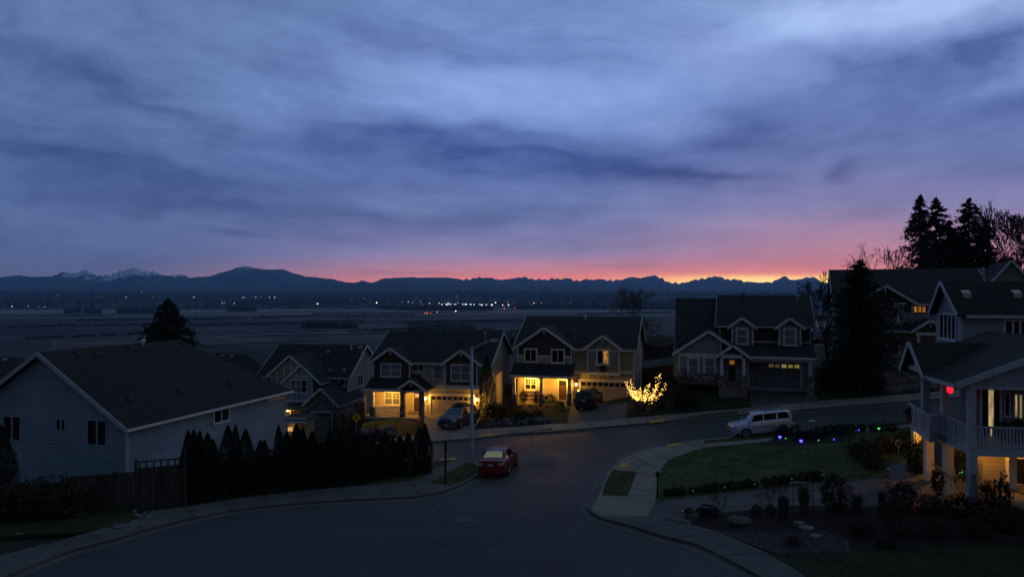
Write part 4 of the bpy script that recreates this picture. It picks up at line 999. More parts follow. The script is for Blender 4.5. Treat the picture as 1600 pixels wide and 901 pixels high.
for x_, t_ in ((q(905, 533, 0)[0], .12), (q(905, 527, 0)[0], .3), (q(975, 535, 0)[0], .18), (q(885, 531, 0)[0], .45)): roofvents(Cc, [(x_, t_)], -.45, ze, 5.6, zr, parent=ro)
pipe(Cc, q(915, 500, 4.9)[0], 4.9, zr - .6, zr + .12, .09, 'trim_white', parent=ro)
window(Cc, *(lambda y: (y, y + .5))(Cc.qx(997, 555, xr)[0]), Cc.qx(997, 556, xr)[1] - .5, Cc.qx(997, 556, xr)[1] + .3, xr, panes=1, axis='-x', tw=.08)
Cxr = xr
# ---- house up the street with twin dormers
D = House('house', 'dark two storey house with twin dormers and dimly lit garage door panes', 1170, 603, 65, 18)
q = D.q
x0u = q(1124, 520)[0]; x1u = q(1267, 520)[0]
ze = q(1190, 511, -.3)[1]; zr = q(1190, 463, 5.4)[1]
ro, yw0, yw1, zw = mainroof(D, x0u, x1u, -.3, ze, 5.4, zr, 'roof_charcoal', wall='shingle_brown', zb=0, trim='trim_grey')
for (pk, el, er, wl, wr, wn) in (((1159,497.6),(1137.2,513.6),(1182,513.4),1143.5,1177,(1149.3,512,1169.4,538.2)), ((1234,498.3),(1211.4,514.8),(1258,514.6),1217,1251.6,(1223.6,512.3,1245,540))):
    g_ = gable(D, pk, el, er, -.55, 3.4, 'roof_charcoal', 'shingle_dusk', wl, wr, q(1190, 541, -.55)[1], over=.3, bracket=False)
    wpx(D, wn, -.56, panes=1, mats=['glass_blind'] if wl < 1200 else ['glass_blind'], tw=.15)
    box(D, 'skirt_board', 'trim_white', g_['x0'] - .05, g_['x1'] + .05, -.62, -.0, q(1190, 544.6, -.55)[1], q(1190, 541, -.55)[1] - .002)
a, b_, z0, z1 = D.rect(1124, 534.5, 1267, 537.5, 0); box(D, 'belt_board', 'trim_white', a, b_, .12, .149, z0, z1)
# lower roof over garage
zl0 = q(1230, 559.6, -3.2)[1]; zl1 = q(1190, 537, 0)[1]; xg0 = q(1120, 560, -3)[0]; xg1 = q(1276, 560, -3.2)[0]
m = MB(); slab(D, m, (-3.2, zl0), (.15, zl1), xg0, xg1, .13, 'yz'); gr_ = D.b(m, 'garage_roof', 'roof_brown')
m = MB(); m.box(q(1172, 560, -3.2)[0], xg1, -3.32, -3.203, zl0 - .08, zl0 + .10); D.b(m, 'gutter', 'trim_white', gr_)
m = MB(); m.box(q(1168, 570, -1.6)[0], q(1268, 570, -1.6)[0], -1.6, .5, -.3, zl0 + .3); D.b(m, 'garage_wall', 'siding_grey')
x0, x1, z0, z1 = D.rect(1171, 568, 1250, 603, -1.6)
garage(D, x0, x1, z0, z1, -1.63, 'garage_olive', 'trim_grey', 8, ['glass_dark', 'glass_dark', 'glass_blind', 'glass_lit_faint', 'glass_lit_faint', 'glass_lit_dim', 'glass_lit_dim', 'glass_lit_dim'])
xx = q(1266, 590, -3)[0]; column(D, xx, -2.95, -.1, q(1266, 588.6, -2.95)[1], zl0 + .02, .34, .62, 'trim_grey', 'stone_brown')
box(D, 'beam', 'trim_grey', q(1172, 560, -2.9)[0], xx + .3, -3.05, -2.85, zl0 - .30, zl0 - .05)
# left wing
zwb = q(1080, 592, -3.4)[1] - .3
gw = gable(D, (1109.7,518.8), (1051.6,557), (1165,553.5), -3.4, 5.8, 'roof_charcoal', 'siding_grey', 1060, 1127, zwb, over=.45, bracket=False)
a, b_, z0, z1 = D.rect(1059, 583.4, 1124, 592, -3.4); box(D, 'stone_base', 'stone_brown', a - .05, b_, -3.50, -3.405, z0 - .4, z1)
a, b_, z0, z1 = D.rect(1061, 552.5, 1121, 556, -3.4); box(D, 'belt_board', 'trim_white', a, b_, -3.45, -3.402, z0, z1)
wpx(D, (1073.8,557,1093,589), -3.41, panes=1, mats=['glass_blind'], tw=.16); wpx(D, (1098.8,557,1118.4,589), -3.41, panes=1, mats=['glass_blind'], tw=.16)
# tall left rear roof
zr2 = q(1080, 465.7, 5.2)[1]; xa = q(1055.4, 470, 5.2)[0]; xe = q(1055.2, 540, -1.0)[0]
m = MB()
zlo = q(1080, 540, -1.0)[1]
m.add([(xa, 5.2, zr2), (x0u - .3, 5.2, zr2), (x0u - .3, -1.2, zlo), (xe, -1.2, zlo), (xa, 5.2, zr2 - .14), (x0u - .3, 5.2, zr2 - .14), (x0u - .3, -1.2, zlo - .14), (xe, -1.2, zlo - .14)], [(0,3,2,1),(4,5,6,7),(0,1,5,4),(1,2,6,5),(2,3,7,6),(3,0,4,7)]); D.b(m, 'roof', 'roof_charcoal')
m = MB(); slab(D, m, (11.5, zlo), (5.2, zr2 - .14), xa, x0u - .3, .14, 'yz'); D.b(m, 'roof', 'roof_charcoal')
m = MB(); m.prism([(-1.0, -.4), (11, -.4), (11, zlo), (5.2, zr2 - .3), (-1.0, zlo - .2)], 'yz', xa + .35, x0u); D.b(m, 'wall', 'siding_grey')
# entry gable
eg = gable(D, (1144,540.7), (1117.6,559.4), (1173.4,561.2), -4.2, -1.0, 'roof_charcoal', None, over=.4, bracket=False)
m = MB(); m.prism([(eg['x0']+.35, eg['ze'] + .15), (eg['x1']-.35, eg['ze'] + .15), (eg['xp'], eg['zp'] - .08)], 'xz', -4.25, -4.1); D.b(m, 'gable_panel', 'shingle_slate')
a, b_, z0, z1 = D.rect(1126, 554, 1160.6, 558, -4.2); box(D, 'beam', 'trim_white', a, b_, -4.32, -4.12, z0 - .05, z1)
for px in (1128, 1162.4):
    xx = q(px, 580, -4.2)[0]; column(D, xx, -4.2, -.2, q(px, 586.9, -4.2)[1], z0 - .05, .30, .55, 'trim_white', 'stone_brown')
m = MB(); m.box(q(1127, 580, -2.0)[0], q(1168, 580, -2.0)[0], -1.9, -1.2, -.2, zl0 + .2); D.b(m, 'porch_wall', 'siding_grey')
x0, x1, z0, z1 = D.rect(1138, 560.5, 1149.6, 593.5, -1.92); door(D, x0, x1, z0, z1, -1.92, 'door_dark', 'trim_grey', 'glass_lit_amber')
p_ = D.rect(1137.7, 563.5, 1148.4, 569.8, -1.96)
steps(D, q(1131, 600, -3)[0], q(1160, 600, -3)[0], -2.2, 0, z0, 3, .7, 'concrete', 'steps')
pipe(D, q(1161.7, 460, 5.2)[0], 5.2, zr - .2, zr + .45, .12, 'stone_brown', parent=ro, cap=False); pipe(D, q(1245.6, 470, 4.2)[0], 4.2, zr - .9, zr + .0, .09, 'metal_grey', parent=ro)
roofvents(D, [(q(1158, 477, 3)[0], .72)], -.3, ze, 5.4, zr, parent=ro)
# ---- the large blue house at left
Aa = House('house', 'large blue lap-sided house at far left with long dark roof', 198, 785, 42, 15.5)
q = Aa.q; qx = Aa.qx
zev = q(198, 661)[1]; w_half = 6.3; wl_ = -2 * w_half; Ln = 16.3
zpk = q(74, 551.7, -.4)[1]; zb = -2.0
ov = .45; k = (zpk - zev) / w_half
m = MB()
# gable wall + body
m.prism([(wl_, zb), (0, zb), (0, zev), (-w_half, zpk - .12), (wl_, zev)], 'xz', 0, Ln - 6.0); 
m.box(wl_ + .001, -.001, Ln - 6.0, Ln, zb, zev - .01); Aa.b(m, 'wall', 'siding_blue')
m = MB()
# roof: gable at the front, hip at the back
zE = zev - ov * k * .9; yh = 11.6
R0, R1 = (-w_half, -ov, zpk + .05), (-w_half, yh, zpk + .05)
E0, E1 = (ov, -ov, zE), (ov, Ln + ov, zE); W0, W1 = (wl_ - ov, -ov, zE), (wl_ - ov, Ln + ov, zE)
top = [R0, R1, E0, E1, W0, W1]; low = [(a, b, c - .16) for a, b, c in top]
m.add(top + low, [(0, 2, 3, 1), (1, 3, 5), (0, 1, 5, 4), (6, 7, 9, 8), (7, 11, 9), (6, 10, 11, 7), (0, 6, 8, 2), (2, 8, 9, 3), (3, 9, 11, 5), (5, 11, 10, 4), (4, 10, 6, 0)])
ro = Aa.b(m, 'roof', 'roof_brown')
m = MB(); board(m, (ov, zE - .06), (-w_half, zpk - .01), -ov - .06, -ov - .003, .26, up=.10); m2 = MB(); board(m2, (wl_ - ov, zE - .06), (-w_half, zpk - .01), -ov - .06, -ov - .003, .26, up=.10); m.add(m2.v, m2.f); Aa.b(m, 'bargeboard', 'trim_grey', ro)
m = MB(); m.box(ov + .003, ov + .12, -ov - .1, Ln + ov, zE - .15, zE + .0); m.box(-.2, ov, Ln + ov + .003, Ln + ov + .12, zE - .15, zE); Aa.b(m, 'gutter', 'trim_white', ro)
m = MB(); m.box(-.02, .03, -.03, .12, zb, zev - .25); m.box(-.14, -.02, -.03, .0, zb, zev - .12); m.box(.0, .03, Ln - .14, Ln + .02, zb, zev - .2); Aa.b(m, 'corner_board', 'trim_grey')
m = MB(); m.tube([(ov + .05, Ln + .2, zE - .1), (.1, Ln + .1, zE - .5), (.1, Ln + .1, zb)], .05, 6); Aa.b(m, 'downpipe', 'trim_grey')
for r in ((5.5,650,33,686.5), (88,654,103,672.5), (136.5,656.5,167,694.5)): wpx(Aa, r, -.002, panes=2, mid=False, trim='trim_grey', tw=.05, sill=False)
for (xa, ya, xb_, yb_, n) in ((333,629,358,663,2), (419,608,441,626,1)):
    y0, zt = qx(xa, ya, 0); y1, zt2 = qx(xb_, ya, 0); zlo = qx(xa, yb_, 0)[1]
    window(Aa, y0 + .1, y1 - .1, zlo + .1, min(zt, zev - .28), .0, panes=n, mid=False, axis='-x', tw=.12)
for (px, py) in ((121,553),(205,545),(287,539),(205,625),(283,612),(361,599),(153,555)):
    # vents on the right-hand roof plane: plane through x=-s, z rising; solve along the ray
    best = None
    for i in range(200):
        xx = ov - (w_half + ov) * i / 199; zz = zE + (zpk - zE) * i / 199; yq, zq = qx(px, py, xx)
        if best is None or abs(zq - zz) < best[0]: best = (abs(zq - zz), xx, yq, zz)
    _, xx, yq, zz = best; m = MB()
    m.prism([(xx - .2, zz + .02), (xx + .2, zz - .16), (xx + .2, zz + .0), (xx - .15, zz + .22)], 'xz', yq - .22, yq + .22); Aa.b(m, 'roof_vent', 'roof_grey', ro)
pipe(Aa, -w_half - .3, qx(60, 555, -w_half)[0] if False else .9, zpk - .2, zpk + .45, .07, 'metal_grey', parent=ro)
pipe(Aa, -w_half + .15, qx(221, 540, -w_half)[0], zpk - .5, zpk + .15, .08, 'trim_white', parent=ro)
# basement door sliver at far left
wpx(Aa, (-14,731,24,770), -.003, panes=1, mid=False, trim='trim_grey', tw=.08, sill=False)

# ---- house down the hill behind the blue one
Gg = House('house', 'tan half-timbered gabled house with stone single garage behind the blue house', 502, 671, 80, 9)
q = Gg.q
zr = q(500, 540, 6.5)[1]; ze = q(520, 591, 1.5)[1]; xl = q(405, 590, 1.5)[0]; xr = q(542, 590, 1.5)[0]
ro, *_ = mainroof(Gg, xl, xr, 1.5, ze, 7.0, zr, 'roof_charcoal', wall='siding_olive', zb=-1, trim='trim_white')
for r in ((452.5,556.4,417.8,588,-.2,452.5+34), (464.2,571,439.3,593.5,-1.0,502)):
    pass
ga = gable(Gg, (452.5,556.4), (417.8,588), (487,588), -.2, 6.0, 'roof_charcoal', 'siding_tan', 424, 480, q(450,640,-.2)[1], over=.35, bracket=False)
gb = gable(Gg, (464.6,571), (439.3,594), (500.5,606), -1.0, 6.0, 'roof_charcoal', 'siding_pale', 446, 488, q(460,626,-1.0)[1], over=.35, bracket=False)
# timber strips on both gables
for g_, y_ in ((ga, -.2), (gb, -1.0)):
    m = MB()
    for i in (-2, -1, 0, 1, 2):
        xx = g_['xp'] + i * (g_['x1'] - g_['x0']) / 5.2
        if g_['x0'] < xx < g_['x1']: m.box(xx - .06, xx + .06, y_ - .03, y_ - .002, g_['ze'] - 1.6, g_['zt'](xx) - .1)
    zz = g_['ze'] + (g_['zp'] - g_['ze']) * .42; hw_ = (g_['x1'] - g_['x0']) * .33; m.box(g_['xp'] - hw_, g_['xp'] + hw_, y_ - .034, y_ - .002, zz - .06, zz + .06); Gg.b(m, 'timber_strip', 'trim_white')
wpx(Gg, (452.5,592.5,481,614), -1.04, panes=3, mid=True, tw=.14, mats=['glass_blind', 'glass_blind', 'glass_dark'])
a, b_, z0, z1 = Gg.rect(446, 625, 489, 627.5, -1.0); box(Gg, 'skirt_board', 'trim_white', a, b_, -1.1, .0, z0, z1)
gc = gable(Gg, (501.3,608), (472.3,634.2), (528.6,636.5), -2.6, 5.0, 'roof_charcoal', 'stone_grey', 479, 525, -.6, over=.35, bracket=False, corner=False)
a, b_, z0, z1 = Gg.rect(488.6, 645, 517.5, 671, -2.6); garage(Gg, a, b_, z0 - .2, z1, -2.62, 'garage_olive', 'trim_grey', 4)
m = MB(); m.box(q(443, 650, .4)[0], q(481, 650, .4)[0], .35, 1.5, -1.2, q(460, 627, .4)[1]); Gg.b(m, 'wall', 'siding_tan')
a, b_, z0, z1 = Gg.rect(455, 641, 480, 660, .34); garage(Gg, a, b_, z0 - .4, z1, .33, 'garage_taupe', 'trim_cream', 6)
lantern(Gg, q(449.5, 642, .2)[0], .34, q(449, 641, .2)[1], 24, True, WARM)
wpx(Gg, (529.5,591.8,540,603), 1.94, panes=1, mid=False, tw=.12)
y0, z_ = Gg.qx(559.5, 587, xr); y1 = Gg.qx(566, 587, xr)[0]; window(Gg, y0, y1, Gg.qx(560, 602, xr)[1], z_, xr, panes=2, mid=False, axis='-x', tw=.06)
pipe(Gg, q(549, 540, 6)[0], 6, zr - .5, zr + .25, .06, 'trim_white', parent=ro, cap=False); pipe(Gg, q(565, 548, 5)[0], 5, zr - .9, zr - .05, .09, 'metal_grey', parent=ro)
for x_, t_ in ((q(510, 551, 5)[0], .75), (q(560, 540, 6)[0], .9), (q(469, 556, 5)[0], .6), (q(513, 580, 2)[0], .2), (q(535, 580, 2)[0], .2)): roofvents(Gg, [(x_, t_)], 1.5, ze, 7.0, zr, parent=ro, mat='metal_grey')
# ---- low porch roof and lit nook of the neighbour beyond the blue house
N = House('shed', 'small grey roofed lean-to with warm lit wall beside the half-timbered house', 456, 676, 66, 9, cat='shed')
q = N.q
zt = q(450, 647, 2.4)[1]; zl = q(462, 659, -.3)[1]
m = MB(); m.prism([(q(437,659,-.3)[0], 0), (q(437,659,-.3)[0], .01), (q(481,654,-.3)[0], .01), (q(481,654,-.3)[0], 0)], 'xz', 0, .01)
m = MB(); slab(N, m, (-.3, zl), (2.4, zt), q(436,659,-.3)[0], q(479,659,-.3)[0], .12, 'yz'); ro = N.b(m, 'roof', 'roof_grey')
m = MB(); m.box(q(436,659,-.3)[0], q(479,659,-.3)[0], -.42, -.303, zl - .08, zl + .08); N.b(m, 'gutter', 'trim_white', ro)
m = MB(); m.box(q(447,668,0)[0], q(474,668,0)[0], .3, 2.3, -1.5, zl + .2); N.b(m, 'wall', 'siding_tan')
lamp(N, q(453, 668, -.2)[0], -.1, q(453, 667, 0)[1], 5, WARM)
m = MB(); m.box(q(450, 667, .25)[0], q(457, 667, .25)[0], .24, .28, q(450, 673, .25)[1], q(450, 667, .25)[1]); N.b(m, 'pane', 'glass_lit_window')

# ---- two more roofs further down the slope
for nm, lab, px0, px1, pxr0, pxr1, pyr, pye, Y in (('house', 'low dark hip roofed house down the slope behind the blue house roof', 296, 452, 335, 381, 551, 590, 92),
                                 ('house', 'brown roofed house half hidden behind the left end of the blue house', -60, 66, -20, 30, 556, 600, 70)):
    Kk = House(nm, lab, px0, pye + 40, Y, 14)
    q = Kk.q; zE = q(px0, pye, 0)[1]; zR = q(pxr0, pyr, 5)[1]; xa, xb = q(px0, pye, 0)[0], q(px1, pye, 0)[0]; ra, rb = q(pxr0, pyr, 5)[0], q(pxr1, pyr, 5)[0]
    m = MB(); T = [(xa, -.4, zE), (xb, -.4, zE), (xb, 10.4, zE), (xa, 10.4, zE), (ra, 5, zR), (rb, 5, zR)]
    m.add(T, [(0, 1, 5, 4), (1, 2, 5), (2, 3, 4, 5), (3, 0, 4), (0, 3, 2, 1)]); ro = Kk.b(m, 'roof', 'roof_charcoal' if px0 > 0 else 'roof_brown')
    m = MB(); m.box(xa + .5, xb - .5, .1, 9.9, -6, zE - .01); Kk.b(m, 'wall', 'siding_olive')
    m = MB(); m.box(xa, xb, -.52, -.403, zE - .1, zE + .04); Kk.b(m, 'gutter', 'trim_grey', ro)
    for i in range(4):
        t = .86; x_ = ra - 1.2 + i * 1.5; y_ = -.4 + 5.4 * t; z_ = zE + (zR - zE) * t; m = MB(); m.prism([(y_-.2, z_-.05), (y_+.2, z_+.12), (y_+.2, z_+.22), (y_-.16, z_+.18)], 'yz', x_-.2, x_+.2); Kk.b(m, 'roof_vent', 'metal_grey', ro)

# ---- house behind the dark pine at right
Ff = House('house', 'dark two storey house with amber strip window behind the broad dark pine', 1360, 588, 67, 22)
q = Ff.q
xl = q(1306, 480)[0]; xr = q(1545, 480)[0]; ze = q(1440, 476, -.4)[1]; zr = q(1420, 422, 5.8)[1]
ro, *_ = mainroof(Ff, xl, xr, -.4, ze, 5.8, zr, 'roof_charcoal', wall='siding_grey', zb=-1)
g1 = gable(Ff, (1385,447), (1334,476.5), (1435,476.5), -.6, 4.5, 'roof_charcoal', 'shingle_brown', 1342, 1426, q(1400,506,-.6)[1])
m = MB(); a, b_, z0, z1 = Ff.rect(1370, 475, 1411, 505.5, -.62); m.box(a, b_, -1.0, -.6, z0, z1); Ff.b(m, 'bay', 'siding_grey')
wpx(Ff, (1378,477.5,1405,502), -1.0, panes=2, mid=False, mats=['glass_blind'] * 2, tw=.14)
m = MB(); m.box(a - .15, b_ + .2, -1.15, -.62, z1, z1 + .12); Ff.b(m, 'bay_cornice', 'trim_white')
a, b_, z0, z1 = Ff.rect(1411, 489, 1426, 502, -.62); box(Ff, 'belt_board', 'siding_grey', a, b_, -.66, -.602, z0, z1)
wpx(Ff, (1427,477.5,1447,488.5), .05, panes=3, mid=False, mat='glass_lit_amber', tw=.06, trim='door_dark', sill=False)
z0 = q(1400, 518, -2.2)[1]; z1 = q(1400, 505, -.6)[1]; a, b_ = q(1345, 518, -2.2)[0], q(1428, 518, -2.2)[0]
m = MB(); slab(Ff, m, (-2.2, z0), (-.2, z1 + .1), a, b_ + 3, .13, 'yz'); pr_ = Ff.b(m, 'porch_roof', 'roof_brown')
m = MB(); m.box(a, b_, -2.32, -2.203, z0 - .06, z0 + .1); Ff.b(m, 'gutter', 'trim_white', pr_)
m = MB(); m.box(q(1345, 540, -1.5)[0], q(1430, 540, -1.5)[0], -1.5, .2, -1, z0 + .2); Ff.b(m, 'wall', 'siding_tan')
wpx(Ff, (1367,526.5,1406,554), -1.5, panes=2, mid=False, trim='trim_cream', tw=.14)
eg = gable(Ff, (1454,501.4), (1423.6,520.6), (1486,521), -3.0, .5, 'roof_charcoal', None, over=.4)
m = MB(); m.prism([(eg['x0']+.35, eg['ze'] + .1), (eg['x1']-.35, eg['ze'] + .1), (eg['xp'], eg['zp'] - .08)], 'xz', -3.1, -3.0); Ff.b(m, 'gable_panel', 'shingle_umber')
box(Ff, 'beam', 'trim_white', eg['x0'] + .4, eg['x1'] - .4, -3.2, -3.0, eg['ze'] - .2, eg['ze'] + .08)
for px in (1435, 1474): column(Ff, q(px, 530, -3)[0], -3.0, 0, 1.0, eg['ze'] - .2, .3, .5)
pipe(Ff, q(1536, 430, 4)[0], 4, zr - 1, zr - .1, .1, parent=ro)
# ---- gable peeping over at the right edge
Jj = House('house', 'olive gable end and roof peeping over the ridge at the right edge', 1550, 560, 78, 24)
q = Jj.q
g1 = gable(Jj, (1579,408), (1550,439), (1612,441), 0, 9, 'roof_charcoal', 'siding_olive', 1554, 1606, -1, over=.4, bracket=False)

# ---- right foreground house with the corner deck
E = House('house', 'large grey-blue house with a wraparound deck near the right edge', 1517, 815, 28.5, 10)
E.o = Vector(P3(1517, 815, 28.5)); q = E.q; qx = E.qx
zdk = q(1517, 711, 0)[1]; ztop = q(1517, 665, 0)[1]         # deck underside and rail top at the near corner
zfl = zdk + .30; rh = ztop - zfl
# deck plan: near corner at (0,0); left side runs back with a jog; front runs right past the frame
xA = -.45; plan = [(0.0, 0.0), (.05, 2.85), (-.60, 2.45), (-.22, 5.9), (6.5, 5.9), (6.5, 0.0)]
m = MB(); m.prism(plan, 'xy', zdk + .04, zfl); E.b(m, 'deck_floor', 'trim_grey')
def segs(p): return [(Vector(p[i]), Vector(p[i+1])) for i in range(len(p) - 1)]
line = [(6.5, 0.0), (0.0, 0.0), (.05, 2.85), (-.60, 2.45), (-.22, 5.9)]
fm = MB()
def segbox(m, a, b, w, z0, z1, o=0.0):
    t = (b - a).normalized(); n = Vector((-t.y, t.x)); a_ = a + n * o; b_ = b + n * o
    P = [a_ - n*w, b_ - n*w, b_ + n*w, a_ + n*w]; m.prism([(p.x, p.y) for p in P], 'xy', z0, z1)
for i, (a, b) in enumerate(segs(line)):
    segbox(fm, a, b, .03, zdk - .02, zfl + .03, -.035)
E.b(fm, 'deck_fascia', 'trim_grey')
for i, (a, b) in enumerate(segs(line)):
    m = MB(); Ls = (b - a).length; segbox(m, a, b, .06, zfl + rh - .07, zfl + rh); segbox(m, a, b, .035, zfl + .08, zfl + .15)
    gap = .125; nb = max(2, int(Ls / gap)); t = (b - a) / nb
    for k_ in range(nb):
        c = a + t * (k_ + .5); m.box(c.x - .025, c.x + .025, c.y - .025, c.y + .025, zfl + .15, zfl + rh - .07)
    E.b(m, 'railing', 'trim_grey')
    if i > 0:   # newel posts between the panels
        m = MB(); npst = max(1, round(Ls / 1.3))
        for k_ in range(1, npst + 1): c = a + (b - a) * (k_ / npst); m.box(c.x - .06, c.x + .06, c.y - .06, c.y + .06, zfl, zfl + rh + .05)
        E.b(m, 'railing_post', 'trim_grey')
zc = q(1497, 604, -.3)[1]      # eave height over the deck
def post(x, y, w, z0, z1, mat='trim_white', name='deck_post'):
    m = MB(); m.box(x - w/2, x + w/2, y - w/2, y + w/2, z0, z1); m.box(x - w*.62, x + w*.62, y - w*.62, y + w*.62, z0, z0 + .3); return E.b(m, name, mat)
post(.08, .12, .30, -1.0, zdk + .0, 'trim_grey'); post(.05, .1, .27, zfl, zc + .1, 'trim_grey', 'porch_post')
post(q(1476, 640, 2.6)[0], 2.6, .27, zfl, zc + .1, 'trim_grey', 'porch_post'); post(q(1446, 640, 5.4)[0], 5.4, .30, zfl, zc + .1, 'trim_grey', 'porch_post')
for (px, d) in ((1481, 2.45), (1451, 4.3), (1431.5, 6.2)):
    x_ = q(px, 720, d)[0]; post(x_, d, .34, -1.2, zdk + .0, 'trim_cream')
x_ = q(1580, 750, 1.6)[0]; post(x_, 1.6, .30, -1.2, zdk, 'trim_cream')
# lower storey wall behind the posts, lit by lamps under the deck
xw = 1.7
m = MB(); m.box(q(1536, 740, 3.0)[0], 12, 3.0, 4.4, -1.2, zdk + .03); m.box(4.6, 12, 4.4, 12, -1.2, zdk + .03); E.b(m, 'lower_wall', 'siding_tan')
window(E, 2.9, 4.3, .9, 2.0, 3.0, panes=2, mid=False, mats=['glass_dark'] * 2)
door(E, 5.2, 6.1, .0, 2.1, 3.0, 'trim_cream', 'trim_white', 'glass_lit_cream')
m = MB(); m.box(.15, 6.4, .2, 5.8, zdk - .03, zdk + .02); E.b(m, 'deck_ceiling', 'trim_cream')
for (x, y, pw) in ((1.0, 4.9, 120), (3.6, 2.0, 34), (1.4, 2.2, 34)):
    m = MB(); m.lathe([(.12, zdk - .035), (.11, zdk - .1)], (x, y, 0), 10); o = E.b(m, 'ceiling_lamp', 'bulb_hot'); lamp(E, x, y, zdk - .3, pw, (1, .42, .06), o)
# main storey wall behind the deck
zmid = q(1530, 548, 2.4)[1]
m = MB(); m.box(q(1526, 640, 2.6)[0], 12, 2.6, 4.2, zfl, zc + .9); m.box(4.6, 12, 4.2, 12, zfl, zc + .9); E.b(m, 'upper_wall', 'siding_grey')
def ix(px, py, d): return q(px, py, d)
a, b_, z0, z1 = E.rect(1543.5, 607, 1551.5, 655, 2.6); z0 = zfl + .05
m = MB(); m.box(a, b_, 2.56, 2.6, z0, z1); E.b(m, 'lit_curtain', 'glass_lit_cream')
a2, b2, _, _ = E.rect(1534, 607, 1561, 655, 2.6)
m = MB(); m.box(a2, a - .02, 2.57, 2.6, z0, z1); m.box(b_ + .02, b2, 2.57, 2.6, z0, z1); E.b(m, 'patio_door', 'glass_dark')
m = MB(); m.box(a2 - .1, a2, 2.54, 2.6, z0, z1 + .1); m.box(b2, b2 + .1, 2.54, 2.6, z0, z1 + .1); m.box(a2, b2, 2.54, 2.6, z1, z1 + .1); m.box(a-.02, a, 2.53, 2.6, z0, z1); m.box(b_, b_+.02, 2.53, 2.6, z0, z1); E.b(m, 'door_frame', 'trim_white')
wpx(E, (1582.5,614,1599,655), 2.6, panes=2, mid=False, mats=['glass_lit_cream', 'glass_lit_dim'], trim='trim_white', tw=.07)
wpx(E, (1568,612,1578,650), 2.6, panes=1, mid=False, mats=['glass_dark'], tw=.05)
# roofs over the deck
xk0, zk = q(1420.3, 537.5, 5.0)
# a: gable roof whose end faces left, ridge along x
yk = None
cl = -.95      # plane of the gable end
y_r, z_r = qx(1441, 591, cl); y_l, z_l = qx(1406.8, 578, cl); y_p, z_p = qx(1420.3, 537.5, cl)
zev = (z_r + z_l) / 2
m = MB(); slab(E, m, (y_r, zev), (y_p, z_p), cl, 7.0, .13, 'yz'); m2 = MB(); slab(E, m2, (y_l, zev), (y_p, z_p), cl, 7.0, .13, 'yz'); m.add(m2.v, m2.f); ro = E.b(m, 'porch_roof', 'roof_brown')
m = MB(); board(m, (y_r, zev), (y_p, z_p), cl - .05, cl - .003, .2, 'yz'); m2 = MB(); board(m2, (y_l, zev), (y_p, z_p), cl - .05, cl - .003, .2, 'yz'); m.add(m2.v, m2.f); E.b(m, 'bargeboard', 'trim_grey', ro)
m = MB(); m.box(cl + .25, cl + .35, y_r + .25, y_l - .25, zev + .12, zev + .36); m.box(cl + .25, cl + .35, y_p - .06, y_p + .06, zev + .36, z_p - .1); E.b(m, 'gable_tie', 'trim_grey', ro)
m = MB(); m.box(cl, 1.6, y_r - .1, y_r - .003, zev - .06, zev + .1); E.b(m, 'gutter', 'trim_grey', ro)
# b: gable facing the viewer over the front of the deck, ridge along y
yf = -.45; xe, ze_ = q(1494, 604, yf); xr_, zr_ = q(1602, 565, yf); kk = (zr_ - ze_) / (xr_ - xe); xp = xe + 4.3; zp = ze_ + kk * 4.3
m = MB(); slab(E, m, (xe, ze_), (xp, zp), yf, 6.5, .13); m2 = MB(); slab(E, m2, (2*xp - xe, ze_), (xp, zp), yf, 6.5, .13); m.add(m2.v, m2.f); ro2 = E.b(m, 'porch_roof', 'roof_brown')
m = MB(); board(m, (xe, ze_), (xp, zp), yf - .05, yf - .003, .24); m2 = MB(); board(m2, (2*xp - xe, ze_), (xp, zp), yf - .05, yf - .003, .24); m.add(m2.v, m2.f); E.b(m, 'bargeboard', 'trim_grey', ro2)
m = MB(); m.box(xe - .1, xe - .003, yf, y_r, ze_ - .06, ze_ + .1); E.b(m, 'gutter', 'trim_grey', ro2)
m = MB(); m.prism([(xe + .5, ze_ + .05), (2*xp - xe - .5, ze_ + .05), (xp, zp - .1)], 'xz', -.05, .05); E.b(m, 'gable_panel', 'siding_pale')
box(E, 'porch_beam', 'trim_grey', -.1, 6.4, .0, .22, zc - .12, zc + .12); box(E, 'porch_beam', 'trim_grey', -.1, .12, .22, 2.6, zc - .12, zc + .12)
# c: upper storey with steep gable end facing left
cu = 2.6
y_r, z_r = qx(1495.5, 492.4, cu); y_l, z_l = qx(1451.6, 493.6, cu); y_p, z_p = qx(1469.3, 442.8, cu)
zev = (z_r + z_l) / 2
m = MB(); slab(E, m, (y_r, zev), (y_p, z_p), cu, 14, .13, 'yz'); m2 = MB(); slab(E, m2, (y_l, zev), (y_p, z_p), cu, 14, .13, 'yz'); m.add(m2.v, m2.f); ro3 = E.b(m, 'roof', 'roof_brown')
m = MB(); board(m, (y_r, zev), (y_p, z_p), cu - .05, cu - .003, .2, 'yz'); m2 = MB(); board(m2, (y_l, zev), (y_p, z_p), cu - .05, cu - .003, .2, 'yz'); m.add(m2.v, m2.f); E.b(m, 'bargeboard', 'trim_grey', ro3)
m = MB(); m.box(cu + .4, 14, y_r - .1, y_r - .003, zev - .06, zev + .1); E.b(m, 'gutter', 'trim_grey', ro3)
cw = cu + .35
yw0, _ = qx(1501.5, 520, cw); yw1, _ = qx(1463.7, 520, cw)
m = MB(); kz = (z_p - zev) / (y_p - y_r)
m.prism([(yw0, zc + .3), (yw1, zc + .3), (yw1, zev + .2), (y_p, z_p - .12), (yw0, zev + kz * (yw0 - y_r) - .1)], 'yz', cw, 14); E.b(m, 'wall', 'siding_pale')
yy0, zt = qx(1495, 491, cw); yy1, zt2 = qx(1468.6, 489, cw); zl = qx(1495, 534, cw)[1]
